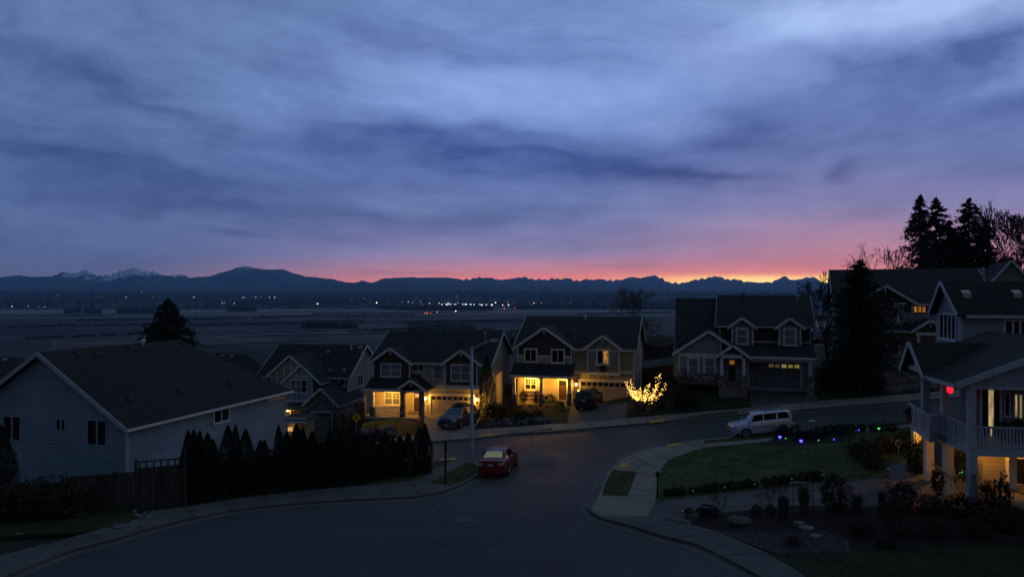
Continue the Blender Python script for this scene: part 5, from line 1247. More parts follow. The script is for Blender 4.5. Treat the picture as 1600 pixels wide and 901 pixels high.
window(E, yy0 + .08, yy1 - .08, zl + .12, min(zt, zt2) - .05, cw, panes=4, mid=False, axis='x', tw=.09)
m = MB(); m.box(cw - .03, cw + .1, yw0 - .02, yw0 + .1, zc + .35, zev + .0); m.box(cw - .03, cw + .1, yw1 - .1, yw1 + .02, zc + .35, zev + .1); E.b(m, 'corner_board', 'trim_grey')
a, b_, z0, z1 = E.rect(1568, 499.5, 1605, 525.5, yw0); window(E, a + .08, b_, z0 + .08, z1 - .08, yw0 - .01, panes=3, mid=False)
for (px, py) in ((1509, 469), (1588, 468)):
    t = .55; y_ = y_r + (y_p - y_r) * t; z_ = zev + (z_p - zev) * t; x_ = q(px, py, y_)[0]; m = MB()
    m.prism([(y_-.18, z_+.0), (y_+.18, z_+.30), (y_+.16, z_+.42), (y_-.16, z_+.26)], 'yz', x_-.2, x_+.2); E.b(m, 'roof_vent', 'metal_grey', ro3)
Edeck = (E, zdk, zfl, rh, zc)
# ------------------------------------------------------------------ plants
def quads_mesh(name, C_, A, B_, mat, extra=None):
    """many leaf-sized quads: centres and two half axes as arrays"""
    n = len(C_); V = np.empty((n, 4, 3)); V[:, 0] = C_ - A - B_; V[:, 1] = C_ + A - B_; V[:, 2] = C_ + A * .35 + B_; V[:, 3] = C_ - A * .35 + B_
    me = bpy.data.meshes.new(name); me.vertices.add(n * 4); me.vertices.foreach_set('co', V.reshape(-1))
    me.loops.add(n * 4); me.loops.foreach_set('vertex_index', np.arange(n * 4)); me.polygons.add(n)
    me.polygons.foreach_set('loop_start', np.arange(n) * 4); me.polygons.foreach_set('loop_total', np.full(n, 4)); me.update(calc_edges=True)
    me.materials.append(MAT[mat]); return me
def leaf_axes(rg, n, size, up=.5, flat=.6):
    a = rg.normal(size=(n, 3)); a /= np.linalg.norm(a, axis=1)[:, None]; b = rg.normal(size=(n, 3)); b[:, 2] += up; b -= (a * b).sum(1)[:, None] * a; b /= np.linalg.norm(b, axis=1)[:, None]
    s = size * rg.uniform(.6, 1.4, (n, 1)); return a * s * flat, b * s
def columnar_mesh(seed, H_=1.0, R_=.16, n=3400, tips=1, size=.02):
    rg = np.random.default_rng(seed); t = rg.uniform(0, 1, n) ** .9; th = rg.uniform(0, 2 * math.pi, n)
    prof = R_ * np.clip(np.minimum(1.0, (1 - t) * 2.1) ** .75, .02, 1) * (1 + .13 * np.sin(th * 3 + seed + t * 9) + .1 * np.sin(th * 7 + t * 23))
    r = prof * rg.uniform(.72, 1.08, n); off = np.zeros((n, 2))
    if tips > 1:
        k = rg.integers(0, tips, n); ang = k * 2 * math.pi / tips + seed; sp = sst((t - .35) / .5) * R_ * .55
        off = np.stack([np.cos(ang) * sp, np.sin(ang) * sp * .5], 1); r = r * (1 - .35 * sst((t - .3) / .4)); hh = 1 - .07 * (k % 3)
    else: hh = 1.0
    C_ = np.stack([r * np.cos(th) + off[:, 0], r * np.sin(th) + off[:, 1], t * H_ * hh], 1)
    A, B_ = leaf_axes(rg, n, size, 1.3, .45); return C_, A, B_
def ball_mesh(seed, n=900, size=.09, lump=.18, flat=1.0):
    rg = np.random.default_rng(seed); d = rg.normal(size=(n, 3)); d /= np.linalg.norm(d, axis=1)[:, None]
    k = 1 + lump * (np.sin(d[:, 0] * 5 + seed) * np.cos(d[:, 1] * 4 + seed * 2) + .6 * np.sin(d[:, 2] * 9 + d[:, 0] * 7))
    C_ = d * (rg.uniform(.62, 1.0, n) * k)[:, None] * np.array([1, 1, flat]); C_[:, 2] += flat * .9
    A, B_ = leaf_axes(rg, n, size, .5, .6); return C_, A, B_
def conifer(name, label, base, H_, R_, seed, mat='foliage_conifer', n=9000, shape='cone', cat='tree', size=.16, clear=.1, group=None, trunkr=None, sparse=.0):
    """trunk with whorls of drooping boughs carrying leaf clumps"""
    rg = np.random.default_rng(seed); root = empty(name, base, 0, label, cat, group)
    tr = trunkr or H_ * .018
    m = MB(); m.tube([(0, 0, -.5), (.02 * H_ * .2, 0, H_ * .4), (0, .01 * H_, H_ * .97)], [tr * 1.3, tr * .8, .02], 7)
    m.build('trunk', 'bark', root)
    nb = int(n / 70); cs = []
    lm = MB()
    for i in range(nb):
        t = clear + (1 - clear) * (i + rg.uniform(0, 1)) / nb
        if shape == 'cone': prof = (1 - t) ** .85 + .02
        elif shape == 'round': prof = min(1, ((t - clear + .08) * 4.5)) ** .6 * (1 - t ** 2.6) ** .75 + .03
        elif shape == 'column': prof = min(1, (t - clear + .15) * 5) ** .5 * (1 - t ** 2.9) ** .85 * (.78 + .3 * abs(math.sin(t * 13 + seed))) + .03
        else: prof = min(1, (t - clear + .1) * 5) ** .5 * (1 - t ** 2.3) ** .8 * (.72 + .4 * abs(math.sin(t * 17 + seed))) + .03
        L_ = R_ * prof * rg.uniform(.60, 1.12); th = rg.uniform(0, 2 * math.pi)
        L_ *= 1 + .22 * math.sin(th * 2 + seed + t * 6)
        k = max(10, int(75 * (L_ / R_ + .15))); s_ = rg.uniform(.12, 1, k) ** .8
        droop = -.35 * L_ * s_ ** 1.6 + .25 * L_ * s_ * t
        px_ = L_ * s_ * math.cos(th); py_ = L_ * s_ * math.sin(th); z_ = t * H_ + droop
        w = (.10 + .20 * s_) * L_ * .8 + .05
        c = np.stack([px_ + rg.normal(0, 1, k) * w * .5, py_ + rg.normal(0, 1, k) * w * .5, z_ + rg.normal(0, 1, k) * w * .28], 1); cs.append(c)
        if i % 3 == 0 and L_ > .4: lm.tube([(0, 0, t * H_), (L_ * .8 * math.cos(th), L_ * .8 * math.sin(th), t * H_ - .2 * L_ + .2 * L_ * t)], [tr * .35, .01], 4, False)
    C_ = np.concatenate(cs); C_ = C_[C_[:, 2] < H_]; A, B_ = leaf_axes(rg, len(C_), size, .2, .5)
    if sparse: kp = rg.uniform(0, 1, len(C_)) > sparse; C_, A, B_ = C_[kp], A[kp], B_[kp]
    link('foliage', quads_mesh('foliage', C_, A, B_, mat), None, root)
    if lm.v: lm.build('limb', 'bark', root)
    return root
def bare_tree(name, label, base, H_, spread, seed, mat='bark', depth=5, r0=None, cat='tree', first=.22, upk=.30, group=None, parts=True, nb=None, tw=.006):
    rnd = random.Random(seed); m = MB(); tm = MB(); r0 = r0 or H_ * .016
    def grow(p, d, L_, r, lev):
        pts = [p]; rr = [r]; n = 3 if lev < 3 else 2
        for i in range(n):
            d = (d + Vector((rnd.gauss(0, .10), rnd.gauss(0, .10), rnd.gauss(0, .04) + upk * .12))).normalized(); pts.append(pts[-1] + d * L_ / n); rr.append(max(tw, r * (1 - .38 * (i + 1) / n)))
        (tm if lev == 0 else m).tube(pts, rr, 6 if lev < 2 else (4 if lev < 3 else 3), False)
        if lev >= depth: return
        k = rnd.choice((2, 3, 3)) if lev else rnd.choice((4, 5)); k = nb or k
        for j in range(k):
            a = rnd.uniform(0, 2 * math.pi); s_ = rnd.uniform(.35, .8) * spread
            perp = d.orthogonal().normalized(); perp.rotate(Quaternion(d, a))
            nd = (d + perp * s_ + Vector((0, 0, upk * .4))).normalized()
            q_ = pts[-1] if j < 2 else pts[rnd.randint(1, len(pts) - 1)]
            grow(q_, nd, L_ * rnd.uniform(.62, .86), rr[-1] * rnd.uniform(.6, .85), lev + 1)
    grow(Vector((0, 0, -.3)), Vector((0, 0, 1)), H_ * first + .3, r0, 0)
    zmax = max(v[2] for v in m.v); k = H_ / zmax; 
    for q_ in (m, tm): q_.v = [(v[0] * k, v[1] * k, v[2] * k if v[2] > 0 else v[2]) for v in q_.v]
    root = empty(name, base, rnd.uniform(0, 6), label, cat, group)
    tm.build('trunk', mat, root); m.build('branches', mat, root); return root
def ground(X, Y, up=0.0): return (X, Y, hz1(X, Y) + up)
def gpx(px, Y, up=0.0): X = (px - PXC) / F * Y; return ground(X, Y, up)
def gat(px, py, up=.13): p = at(px, py); return (p.x, p.y, p.z + up)
ORD = ['first','second','third','fourth','fifth','sixth','seventh','eighth','ninth','tenth','eleventh','twelfth','thirteenth','fourteenth','fifteenth','sixteenth','seventeenth','eighteenth','nineteenth','twentieth',
       'twenty-first','twenty-second','twenty-third','twenty-fourth','twenty-fifth','twenty-sixth','twenty-seventh','twenty-eighth','twenty-ninth','thirtieth']

# arborvitae hedge along the left pavement
variants = []
for i, (tips, R_) in enumerate(((1, .128), (1, .150), (2, .165), (1, .118))):
    C_, A, B_ = columnar_mesh(11 + i, 1.0, R_, 9000, tips, .0095); variants.append(quads_mesh('arborvitae_foliage', C_, A, B_, 'foliage_dark'))
tm = MB(); tm.tube([(0, 0, -.1), (0, 0, .8)], [.012, .005], 5); to_ = tm.build('hedge_trunk', 'bark'); tmesh = to_.data; bpy.data.objects.remove(to_)
hb = [(294,786),(380,778),(480,765),(560,758),(640,748),(670,742)]
hp = [at(*p) for p in hb]
tips_ = [(294,672,0),(303,671,3),(312,673,0),(324,676,1),(333,686,3),(356,664,1),(368,664,3),(384,670,1),(407,687,0),(413,687,3),(437,665,2),(448,674,1),(463,661,1),(473,668,3),(488,673,1),(502,690,0),(515,673,1),(528,676,1),(539,668,2),(558,675,1),(571,678,1),(589,678,2),(602,673,1),(614,684,0),(625,680,1),(638,674,2),(655,667,1),(664,661,0)]
def arbor(px, top, var, Y, label, group, Rk=1.0, zoff=.1):
    X = (px - PXC) / F * Y; zb_ = hz1(X, Y) + zoff; zt = -(top - PYH) / F * Y; H_ = zt - zb_
    root = empty('arborvitae', (X, Y, zb_), 0, label, 'hedge tree', group)
    for nm, me in (('foliage', variants[var]), ('trunk', tmesh)):
        o = bpy.data.objects.new(nm, me); COL.objects.link(o); o.parent = root; o.scale = (3.4 * Rk, 3.4 * Rk, H_)
    root.rotation_euler = (0, 0, (px * 1.7) % 6.28); return root
for i, (px, top, var) in enumerate(tips_):
    Y = float(np.interp(px, [h[0] for h in hb], [h.y for h in hp])) + .45
    arbor(px, top, var, Y, 'dark columnar arborvitae, %s from the left in the roadside hedge row' % ORD[i], 'arborvitae hedge along the left pavement')
arbor(2, 664, 1, 37, 'dark arborvitae at the left frame edge before the blue house', None, 1.3)
o_ = [c for c in kids(arbor(760.5, 553, 1, 66, 'tall narrow green arborvitae beside the driveway with the grey wagon', None, 1.35))]
C_, A, B_ = columnar_mesh(77, 1.0, .16, 6000, 1, .011); gm = quads_mesh('foliage', C_, A, B_, 'foliage_green')
for c in o_:
    if c.name.startswith('foliage'): c.data = gm

# shrub kit
BALL = {}
def shrub(name, label, pos, r, mat='foliage_dark', seed=1, flat=1.0, cat='shrub', group=None, lump=.18, n=900, size=.09):
    key = (mat, seed % 3, flat, lump, n, size)
    if key not in BALL:
        C_, A, B_ = ball_mesh(seed % 3 + 5, n, size, lump, flat); BALL[key] = quads_mesh('foliage', C_, A, B_, mat)
    o = bpy.data.objects.new(name, BALL[key]); COL.objects.link(o); o.location = pos; rr = r if hasattr(r, '__len__') else (r, r, r); o.scale = rr
    o.rotation_euler = (0, 0, seed * 1.3); return tag(o, label, cat, group)
hx = [495,537,570,622,660,705,750,800,840,890,930,965,1025,1075,1120,1165,1225,1265,1310]; rs_ = [.22,.25,.24,.22,.2,.25,.27,.24,.27,.24,.28,.2,.26,.27,.27,.26,.29,.29,.28]
for i, x_ in enumerate(hx):
    px = 900 + x_ / 3.4525; py = np.interp(px, [1040, 1150, 1280], [780, 769, 755])
    shrub('box_shrub', 'small round clipped shrub, %s from the left along the driveway edge' % ORD[i], gat(px, py - 1, .1), rs_[i], 'foliage_dark', i, 1.0, group='round shrubs between lawn and driveway')
for i, px in enumerate((1330, 1346, 1365, 1381, 1395)):
    shrub('box_shrub', 'dark clipped shrub ball, %s from the left behind the lawn' % ORD[i], gat(px, 677, .1), (.30, .30, .32), 'foliage_dark', i + 4, group='clipped shrub balls behind the lawn')
for i, (px, py, r) in enumerate(((1077, 811, .23), (1094, 810, .21), (1116, 809, .24), (1182, 808, .26), (1204, 808, .24))):
    shrub('box_shrub', 'low round shrub in the mulch bed, %s from the left' % ORD[i], gat(px, py, .12), r, 'foliage_brown', i, group='round shrubs in the mulch bed')
# island bed by the lawn
isl = [(1226, 683, .5, 'foliage_dark', 'dark shrub right of the left blue garden light'), (1240, 676, .42, 'foliage_brown', 'brown mounded shrub beside the rear wheel of the silver vehicle'), (1250, 689, .46, 'foliage_dark', 'dark shrub just above the right blue garden light'),
       (1268, 689, .5, 'foliage_brown', 'brown shrub in front of the white planter'), (1284, 685, .52, 'foliage_dark', 'dark shrub right of the white planter'), (1297, 678, .4, 'foliage_brown', 'brown shrub near the road end of the island bed'), (1313, 681, .55, 'foliage_dark', 'wide dark shrub at the right end of the island bed')]
drape('planting_bed', smoothpts([(1203,693),(1215,683),(1240,678),(1290,676),(1330,680),(1336,688),(1300,694),(1250,698),(1215,697),(1203,693)], 3)[:-1], .165, 'mulch', .05)
for i, (px, py, r, mt, lab) in enumerate(isl): shrub('shrub', lab, gat(px, py, .12), (r, r, r * .72), mt, i, lump=.3, group='shrubs in the island bed')
def grass_clump(label, pos, h, r, n, mat, seed, name='ornamental_grass', group=None):
    rg = np.random.default_rng(seed); V = []; Fc = []
    for i in range(n):
        th = rg.uniform(0, 6.28); L_ = h * rg.uniform(.6, 1.1); lean = r * rg.uniform(.2, 1.0); w = .012 * h + .006; b0 = Vector((rg.normal(0, r * .12), rg.normal(0, r * .12), -.02)); dv = Vector((math.cos(th), math.sin(th), 0)); sd_ = Vector((-math.sin(th), math.cos(th), 0)) * w
        p1 = b0 + dv * lean * .4 + Vector((0, 0, L_ * .65)); p2 = b0 + dv * lean + Vector((0, 0, L_ * rg.uniform(.75, 1.0))); k = len(V)
        V += [b0 - sd_, b0 + sd_, p1 + sd_ * .8, p1 - sd_ * .8, p2]; Fc += [(k, k+1, k+2, k+3), (k+3, k+2, k+4)]
    m = MB(); m.add(V, Fc); o = m.build(name, mat, loc=pos); return tag(o, label, 'plant', group)
grass_clump('pale blue spiky grass clump beside the left blue garden light', gat(1220, 684), .8, .75, 260, 'foliage_blue', 3)
grass_clump('tall dry pale grass clump on the trellis in the mulch bed', gat(1256, 806), 1.35, .45, 300, 'grass_dry', 4)
grass_clump('dry straw grass clump left of the big round shrub', gat(1340, 806), 1.0, .5, 160, 'foliage_brown', 5)
grass_clump('upright dark reed clump right of the trellis grass', gat(1378, 806), 1.1, .35, 120, 'foliage_dark', 6)
# trellis
m = MB()
for i in range(4): m.box(-.45 + i * .3 - .012, -.45 + i * .3 + .012, -.012, .012, 0, 1.35)
for i in range(4): m.box(-.48, .48, -.024, -.012, .2 + i * .35, .225 + i * .35)
p = gat(1255, 804); o = m.build('trellis', 'wood_fence', loc=p); tag(o, 'small wooden garden trellis behind the pale dry grass', 'trellis')
# flowering bed near the house
for i, (px, py, r, mt, lab) in enumerate(((1350, 722, (.85, .7, .6), 'foliage_brown', 'wide brown twiggy shrub at the corner of the lawn and driveway'), (1362, 735, (.5, .5, .4), 'foliage_brown', 'low brown shrub nearest the driveway under the wire ornaments'), (1378, 712, (.5, .5, .6), 'foliage_brown', 'rust shrub among the wire garden ornaments'),
      (1398, 710, (.5, .5, .5), 'foliage_dark', 'dark shrub at the right of the wire garden ornaments'), (1415, 708, (.45, .45, .6), 'foliage_green', 'green shrub left of the nearest lit post under the deck'), (1436, 742, (.62, .6, .9), 'foliage_dark', 'tall dark shrub at the foot of the lit deck posts'),
      (1411, 797, (.66, .62, .62), 'foliage_dark', 'big globe shaped dark shrub between driveway and mulch'), (1303, 800, (.6, .5, .85), 'foliage_dark', 'dense dark shrub right of the pale trellis grass'), (1465, 779, (.26, .26, .75), 'foliage_dark', 'narrow dark shrub between two deck posts'),
      (1499, 752, (.6, .5, .75), 'foliage_dark', 'dark leafy shrub under the deck by the green light'), (1540, 812, (.32, .32, .8), 'foliage_dark', 'slim dark shrub right of the tall front deck post'), (1565, 812, (.34, .34, .9), 'foliage_dark', 'slim dark shrub before the wood pile'),
      (1500, 812, (.6, .5, .5), 'foliage_dark', 'dark shrub left of the tall front deck post'), (1455, 806, (.6, .5, .42), 'foliage_dark', 'low dark shrub beside the globe shrub'), (1390, 812, (.5, .4, .38), 'foliage_brown', 'low brown shrub under the globe shrub'),
      (1345, 838, (.62, .5, .34), 'foliage_dark', 'low mounded shrub at the corner of the gravel patch'), (1405, 840, (.6, .5, .34), 'foliage_dark', 'dim low shrub in the middle of the mulch bank'), (1460, 842, (.65, .5, .36), 'foliage_dark', 'dim low shrub right of the middle of the mulch bank'), (1520, 842, (.6, .5, .36), 'foliage_dark', 'dim low shrub below the tall deck post'), (1582, 835, (.7, .5, .5), 'foliage_dark', 'dim low shrub at the right frame edge'),
      (1385, 858, (.4, .4, .22), 'foliage_dark', 'tiny low shrub at the edge of the near lawn'), (1240, 855, (.3, .3, .2), 'foliage_brown', 'small mound plant on the gravel patch'), (1545, 745, (.5, .4, .55), 'foliage_dark', 'dark shrub beneath the deck against the lit wall'))):
    shrub('shrub', lab, gat(px, py, .1), r, mt, i, lump=.28, n=1300, size=.075)
conifer('dwarf_spruce', 'tiny spruce lit from behind beside the lit deck post', gat(1436, 738), 1.25, .38, 9, 'foliage_green', 2200, size=.05)
bare_tree('weeping_tree', 'small bare weeping tree in the mulch bed by the driveway', gat(1345, 818), 1.9, 1.3, 6, 'bark', 4, .03, upk=-.5, first=.5)
bare_tree('bare_sapling', 'thin bare sapling in a tall dark pot at the driveway edge', gat(1224, 812, .7), 1.2, .5, 16, 'bark', 3, .02)
bare_tree('bare_sapling', 'pale bare sapling at the left of the mulch bed', gat(1202, 812), 1.5, .8, 17, 'bark', 4, .035)
bare_tree('bare_shrub', 'faint twiggy bare shrub behind the blue tub', gat(1128, 808), 1.1, .9, 18, 'foliage_brown', 4, .02, cat='shrub')
bare_tree('bare_shrub', 'twiggy bare shrub in front of the tall deck post', gat(1510, 812), 2.0, .9, 19, 'bark', 4, .02, cat='shrub')
def pot(label, pos, r, h, mat):
    m = MB(); m.lathe([(r * .7, 0), (r, h * .9), (r * 1.08, h * .9), (r * 1.08, h), (r * .9, h), (r * .85, h * .85)], (0, 0, 0), 16); o = m.build('flower_pot', mat, loc=pos); return tag(o, label, 'pot')
pot('dark blue glazed tub among the round shrubs', gat(1104, 810), .30, .45, 'plastic_blue'); pot('tall narrow black pot holding a bare sapling', gat(1224, 812), .24, .85, 'metal_black')

# rocks
rr = random.Random(4)
def rocks(name, label, pos, r, mat='rock', seed=0, sq=.65, group=None):
    m = MB(); m.rock((0, 0, r * sq * .45), r, random.Random(seed), sq); o = m.build(name, mat, loc=pos, smooth=True); return tag(o, label, 'rock', group)
rocks('boulder', 'rounded grey boulder by the path light at the bed corner', gat(1082, 812), .28, 'rock', 2, .5); rocks('boulder', 'low flat boulder in the mulch bed', gat(1155, 822), .45, 'rock', 3, .5)
for i, (px, py, r, lab) in enumerate(((1249, 823, .22, 'small pale stepping stone beside the larger slab'), (1260, 831, .34, 'large pale stepping slab above the gravel patch'), (1274, 844, .24, 'pale oval stepping stone on the gravel patch'))):
    m = MB(); rg = random.Random(i); pts = [(r * (1 + rg.uniform(-.15, .15)) * math.cos(k * .7), r * .75 * (1 + rg.uniform(-.15, .15)) * math.sin(k * .7)) for k in range(9)]
    m.prism(pts, 'xy', -.03, .07); o = m.build('stepping_stone', 'rock_pale', loc=gat(px, py, .15)); tag(o, lab, 'stone')
k = 0
for j in range(16):
    px = 1042 + j * 2.4 + rr.uniform(-1, 1); py = 813.5 + j * .55 + rr.uniform(-1.2, 1.2)
    rocks('cobble', 'small pale cobble edging the bed beside the pavement', gat(px, py, .12), rr.uniform(.06, .13), 'rock_pale', j, .7, 'cobbles edging the mulch bed')
for j in range(14):
    px = 208 + rr.uniform(0, 32); py = 801 + rr.uniform(0, 11)
    rocks('cobble', 'small pale cobble in the loose heap by the left pavement', gat(px, py, .12), rr.uniform(.05, .12), 'rock_pale', j + 30, .7, 'cobble heap by the left pavement')
for j, (px, py, a) in enumerate(((190, 826, .9), (150, 838, .6), (30, 838, .4), (225, 826, .5))):
    rocks('edging_stone', ['long pale edging stone between grass and pavement at left', 'flat pale edging stone left of the longest one', 'dull flat edging stone at the far left grass', 'pale edging stone nearest the cobble heap'][j], gat(px, py, .12), a * .42, 'rock', j + 60, .16)
for j in range(26):   # boulders of the terraced bank between the two lit houses
    px = 762 + j * 3.9 + rr.uniform(-2, 2); py = 668 - (j / 26) * 9 + rr.uniform(-1.5, 1) - (j % 3) * 2.4
    rocks('cobble', 'grey rock of the rough edging below the lit patio yard', gat(px, py, .1), rr.uniform(.16, .42), 'rock', j + 90, .7, 'rocks edging the patio yard')
for j in range(20):
    px = 560 + j * 2.9; py = 676 + rr.uniform(-2, 3) + (j % 2) * 4
    rocks('cobble', 'dark rock of the low wall beside the entry stairs', gat(px, py, .1), rr.uniform(.25, .45), 'rock', j + 130, .75, 'rocks beside the entry stairs')
for j in range(30):
    row = j // 10; px = 1388 + (j % 10) * 7 + row * 3; X, Y = (px - PXC) / F * 58, 58 + row * .5
    m = MB(); m.rock((0, 0, .25), .58, random.Random(j + 170), .75); o = m.build('boulder', 'rock', loc=(X, Y, hz1(X, Y) + .05 + row * .55), smooth=True); tag(o, 'dark boulder stacked in the retaining bank beyond the cross street', 'rock', 'boulders of the retaining bank')

# bushes of the far yards
fy = [(775, 655, (1.1, .8, .8), 'foliage_brown', 'brown shrub right of the tall narrow arborvitae'), (795, 650, (1.2, .8, .9), 'foliage_brown', 'brown shrub at the left end of the lit patio'), (812, 658, (.9, .7, .6), 'foliage_dark', 'dark shrub on the rock bank in front of the patio'),
      (838, 656, (.8, .6, .5), 'foliage_brown', 'low shrub left of the street name post'), (874, 640, (.75, .5, .42), 'foliage_green', 'rounded green shrub below the porch door'), (858, 634, (.8, .5, .6), 'foliage_green', 'green shrub right of the middle porch column'),
      (1075, 612, (1.2, .9, 1.2), 'foliage_dark', 'dark shrub at the left corner of the dormer house'), (1090, 601, (1.2, .7, .7), 'foliage_dark', 'low hedge shrub under the paired front windows'), (1108, 600, (1.2, .7, .65), 'foliage_dark', 'low hedge shrub left of the entry steps'), (1066, 640, (1.4, 1.0, 1.0), 'foliage_dark', 'dark shrub right of the lit shrub by the pavement'), (1046, 628, (1.5, 1.0, 1.2), 'foliage_dark', 'tall dark shrub beside the string-lit shrub'),
      (1000, 642, (.9, .6, .5), 'foliage_dark', 'low dark shrub under the string lights'), (1025, 641, (.9, .6, .5), 'foliage_dark', 'low shrub right below the string lights'), (1296, 612, (1.5, 1, 1.3), 'foliage_dark', 'dark shrub between the dormer house and pine'), (1318, 606, (1.6, 1.1, 1.9), 'foliage_green', 'greenish broad shrub under the left of the broad pine'), (1345, 606, (1.5, 1, 1.3), 'foliage_dark', 'dark shrub under the trunk of the broad pine'),
      (1375, 603, (1.2, .8, .8), 'foliage_brown', 'brown shrub left of the retaining boulders'), (1420, 590, (1.4, .9, .8), 'foliage_green', 'green shrub above the retaining boulders'), (588, 700, (1.2, .8, .8), 'foliage_dark', 'dark shrub below the yellow diamond sign'), (540, 690, (1.6, 1.2, 1.3), 'foliage_brown', 'brown shrub left of the yellow diamond sign'), (550, 655, (1.7, 1.3, 1.6), 'foliage_brown', 'brown shrub before the red wooden fence')]
for i, (px, py, r, mt, lab) in enumerate(fy): shrub('shrub', lab, gat(px, py, .1), r, mt, i, lump=.3, n=1300, size=.07)
for i in range(9):
    px = -10 + i * 15; shrub('shrub', 'dark reddish shrub, %s from the left along the low front fence' % ORD[i], gpx(px, 33.2 + (i % 2) * .8, .0), (1.0, .8, .78 + .1 * (i % 3)), 'foliage_brown' if i % 3 else 'foliage_dark', i, lump=.35, n=1300, size=.075, group='shrubs along the left front fence')

# trees
conifer('spruce', 'broad dark evergreen tree behind the roof of the blue house', gpx(263, 85), 17.4, 4.4, 3, 'foliage_conifer', 15000, 'round', size=.22, clear=.25, sparse=.2)
conifer('pine', 'broad dark pine standing in front of the house behind it', gpx(1343, 60), hz1(0, 0) * 0 + (49 / F * 60 - hz1((1343 - PXC) / F * 60, 60)), 3.4, 5, 'foliage_dark', 18000, 'column', size=.12, clear=.10, sparse=.0)
for px_, top_, R_f, sd_, lab_ in ((1438, 305, 3.9, 7, 'tallest dark fir, at the left of the skyline group'), (1463, 309, 4.1, 31, 'dark fir close right of the tallest skyline fir'), (1483, 345, 3.2, 17, 'lower dark fir in the middle of the skyline group'),
                            (1514, 311, 4.1, 8, 'pointed dark fir, the right one of the tall skyline firs'), (1538, 350, 3.1, 33, 'short dark fir between the skyline firs and bare tree')):
    Xf_ = (px_ - PXC) / F * 100; conifer('fir', lab_, gpx(px_, 100), (PYH - top_) / F * 100 - hz1(Xf_, 100), R_f, sd_, 'foliage_dark', 17000, 'column', size=.18, clear=.06, sparse=.12)
conifer('dwarf_spruce', 'small conical spruce in front of the wide garage door', gat(1206, 606), 1.9, .55, 12, 'foliage_conifer', 2200, size=.07)
bare_tree('bare_tree', 'large bare deciduous tree right of the skyline firs', gpx(1562, 98), 142 / F * 98 - hz1(68, 98), .75, 21, 'bark', 7, .34, first=.14, tw=.017, nb=3)
bare_tree('bare_tree', 'bare deciduous tree at the right frame edge on the skyline', gpx(1594, 96), 132 / F * 96 - hz1(69, 96), .8, 22, 'bark', 7, .32, first=.14, tw=.017, nb=3)
bare_tree('bare_tree', 'short bare tree at the left foot of the skyline firs', gpx(1408, 100), 78 / F * 100 - hz1(55, 100), .8, 23, 'bark', 6, .16, first=.2, tw=.018, nb=3)
bare_tree('bare_tree', 'rounded bare tree rising behind the roof of the patio house', gpx(985, 112), 13 / F * 112 - hz1(19, 112), .8, 24, 'bark_pale', 7, .2, first=.22, tw=.014, nb=3)
bare_tree('bare_tree', 'dark bare tree left of the broad pine', gpx(1297, 76), 34 / F * 76 - hz1(34, 76), .9, 25, 'bark', 6, .18, first=.2, tw=.022)
bare_tree('bare_tree', 'thin bare tree at the right gable of the dormer house', gpx(1268, 84), 12 / F * 84 - hz1(36, 84), .8, 26, 'bark', 6, .16, first=.22, tw=.02)
bare_tree('bare_sapling', 'pale bare ornamental tree under the broad pine', gat(1357, 611), 2.8, .8, 27, 'bark_pale', 5, .06)
bare_tree('bare_sapling', 'faint bare sapling in the patio yard near the rocks', gat(828, 662), 2.6, .5, 28, 'bark', 4, .04)
bare_tree('bare_sapling', 'slender bare sapling on the lawn of the dormer house', gat(1111, 634), 2.8, .5, 29, 'bark', 4, .04)
bare_tree('bare_tree', 'slim bare tree left of the yellow diamond sign', gpx(524, 63), 5.6, .6, 30, 'bark', 5, .07)
bare_tree('bare_shrub', 'bare leafless shrub above the low front fence at left', gpx(95, 34.5), 2.4, .9, 31, 'bark', 5, .05, cat='shrub')

# string-lit shrub
lp = gat(1008, 634, .1)
lt = empty('lit_shrub', lp, 0, 'leafless vase-shaped shrub below the string of glowing bulbs', 'shrub')
rnd = random.Random(8); m = MB(); bp = []; kx = lp[1] / F
stems = [(-27, 26), (-20, 20), (-16, 13), (-10, 26), (-23, 36), (6, 32), (11, 20), (-3, 14), (17, 28), (21, 40), (24, 46), (29, 34), (26, 24), (14, 12), (1, 22), (-29, 34), (22, 34), (-13, 22)]
for sx, sy in stems:
    a = Vector((rnd.uniform(-.15, .15), rnd.uniform(-.15, .15), 0)); e = Vector((sx * kx, rnd.uniform(-.8, .8), sy * kx * 1.0)); c = a.lerp(e, .5) + Vector((sx * kx * .22, 0, -.18 * abs(sy) * kx))
    pts = [a * (1-t)**2 + c * 2 * t * (1-t) + e * t * t for t in [i / 9 for i in range(10)]]
    m.tube(pts, [.035 * (1 - i / 13) for i in range(10)], 5)
    for i in range(4, 10):
        for _ in range(6):
            t = (i + rnd.uniform(-.5, .5)) / 9; p_ = a * (1-t)**2 + c * 2 * t * (1-t) + e * t * t; bp.append(p_ + Vector((rnd.gauss(0, .09), rnd.gauss(0, .12), rnd.gauss(0, .07))))
m.build('branches', 'bark', lt)
sl = empty('string_lights', lp, 0, 'string of warm glowing bulbs wound round the bare shrub', 'string lights')
cm_ = MB(); bp2 = sorted(bp, key=lambda p_: (round(math.atan2(p_.x, p_.z) * 6), p_.z)); cm_.tube(bp2[:180], .006, 3); cm_.build('cord', 'metal_black', sl)
bb = MB(); bb.lathe([(.006, -.03), (.015, -.012), (.016, .010), (.005, .025)], (0, 0, 0), 6); b0 = bb.build('bulb', 'bulb_warm', sl)
rest = MB()
for i, p_ in enumerate(bp):
    if i == 0: b0.location = p_
    elif i < 100: o = b0.copy(); COL.objects.link(o); o.location = p_; o.parent = sl
    else: rest.lathe([(.006, p_.z - .03), (.015, p_.z - .012), (.016, p_.z + .010), (.005, p_.z + .025)], (p_.x, p_.y, 0), 6)
o = rest.build('bulbs', 'bulb_warm', sl); o['kind'] = 'stuff'
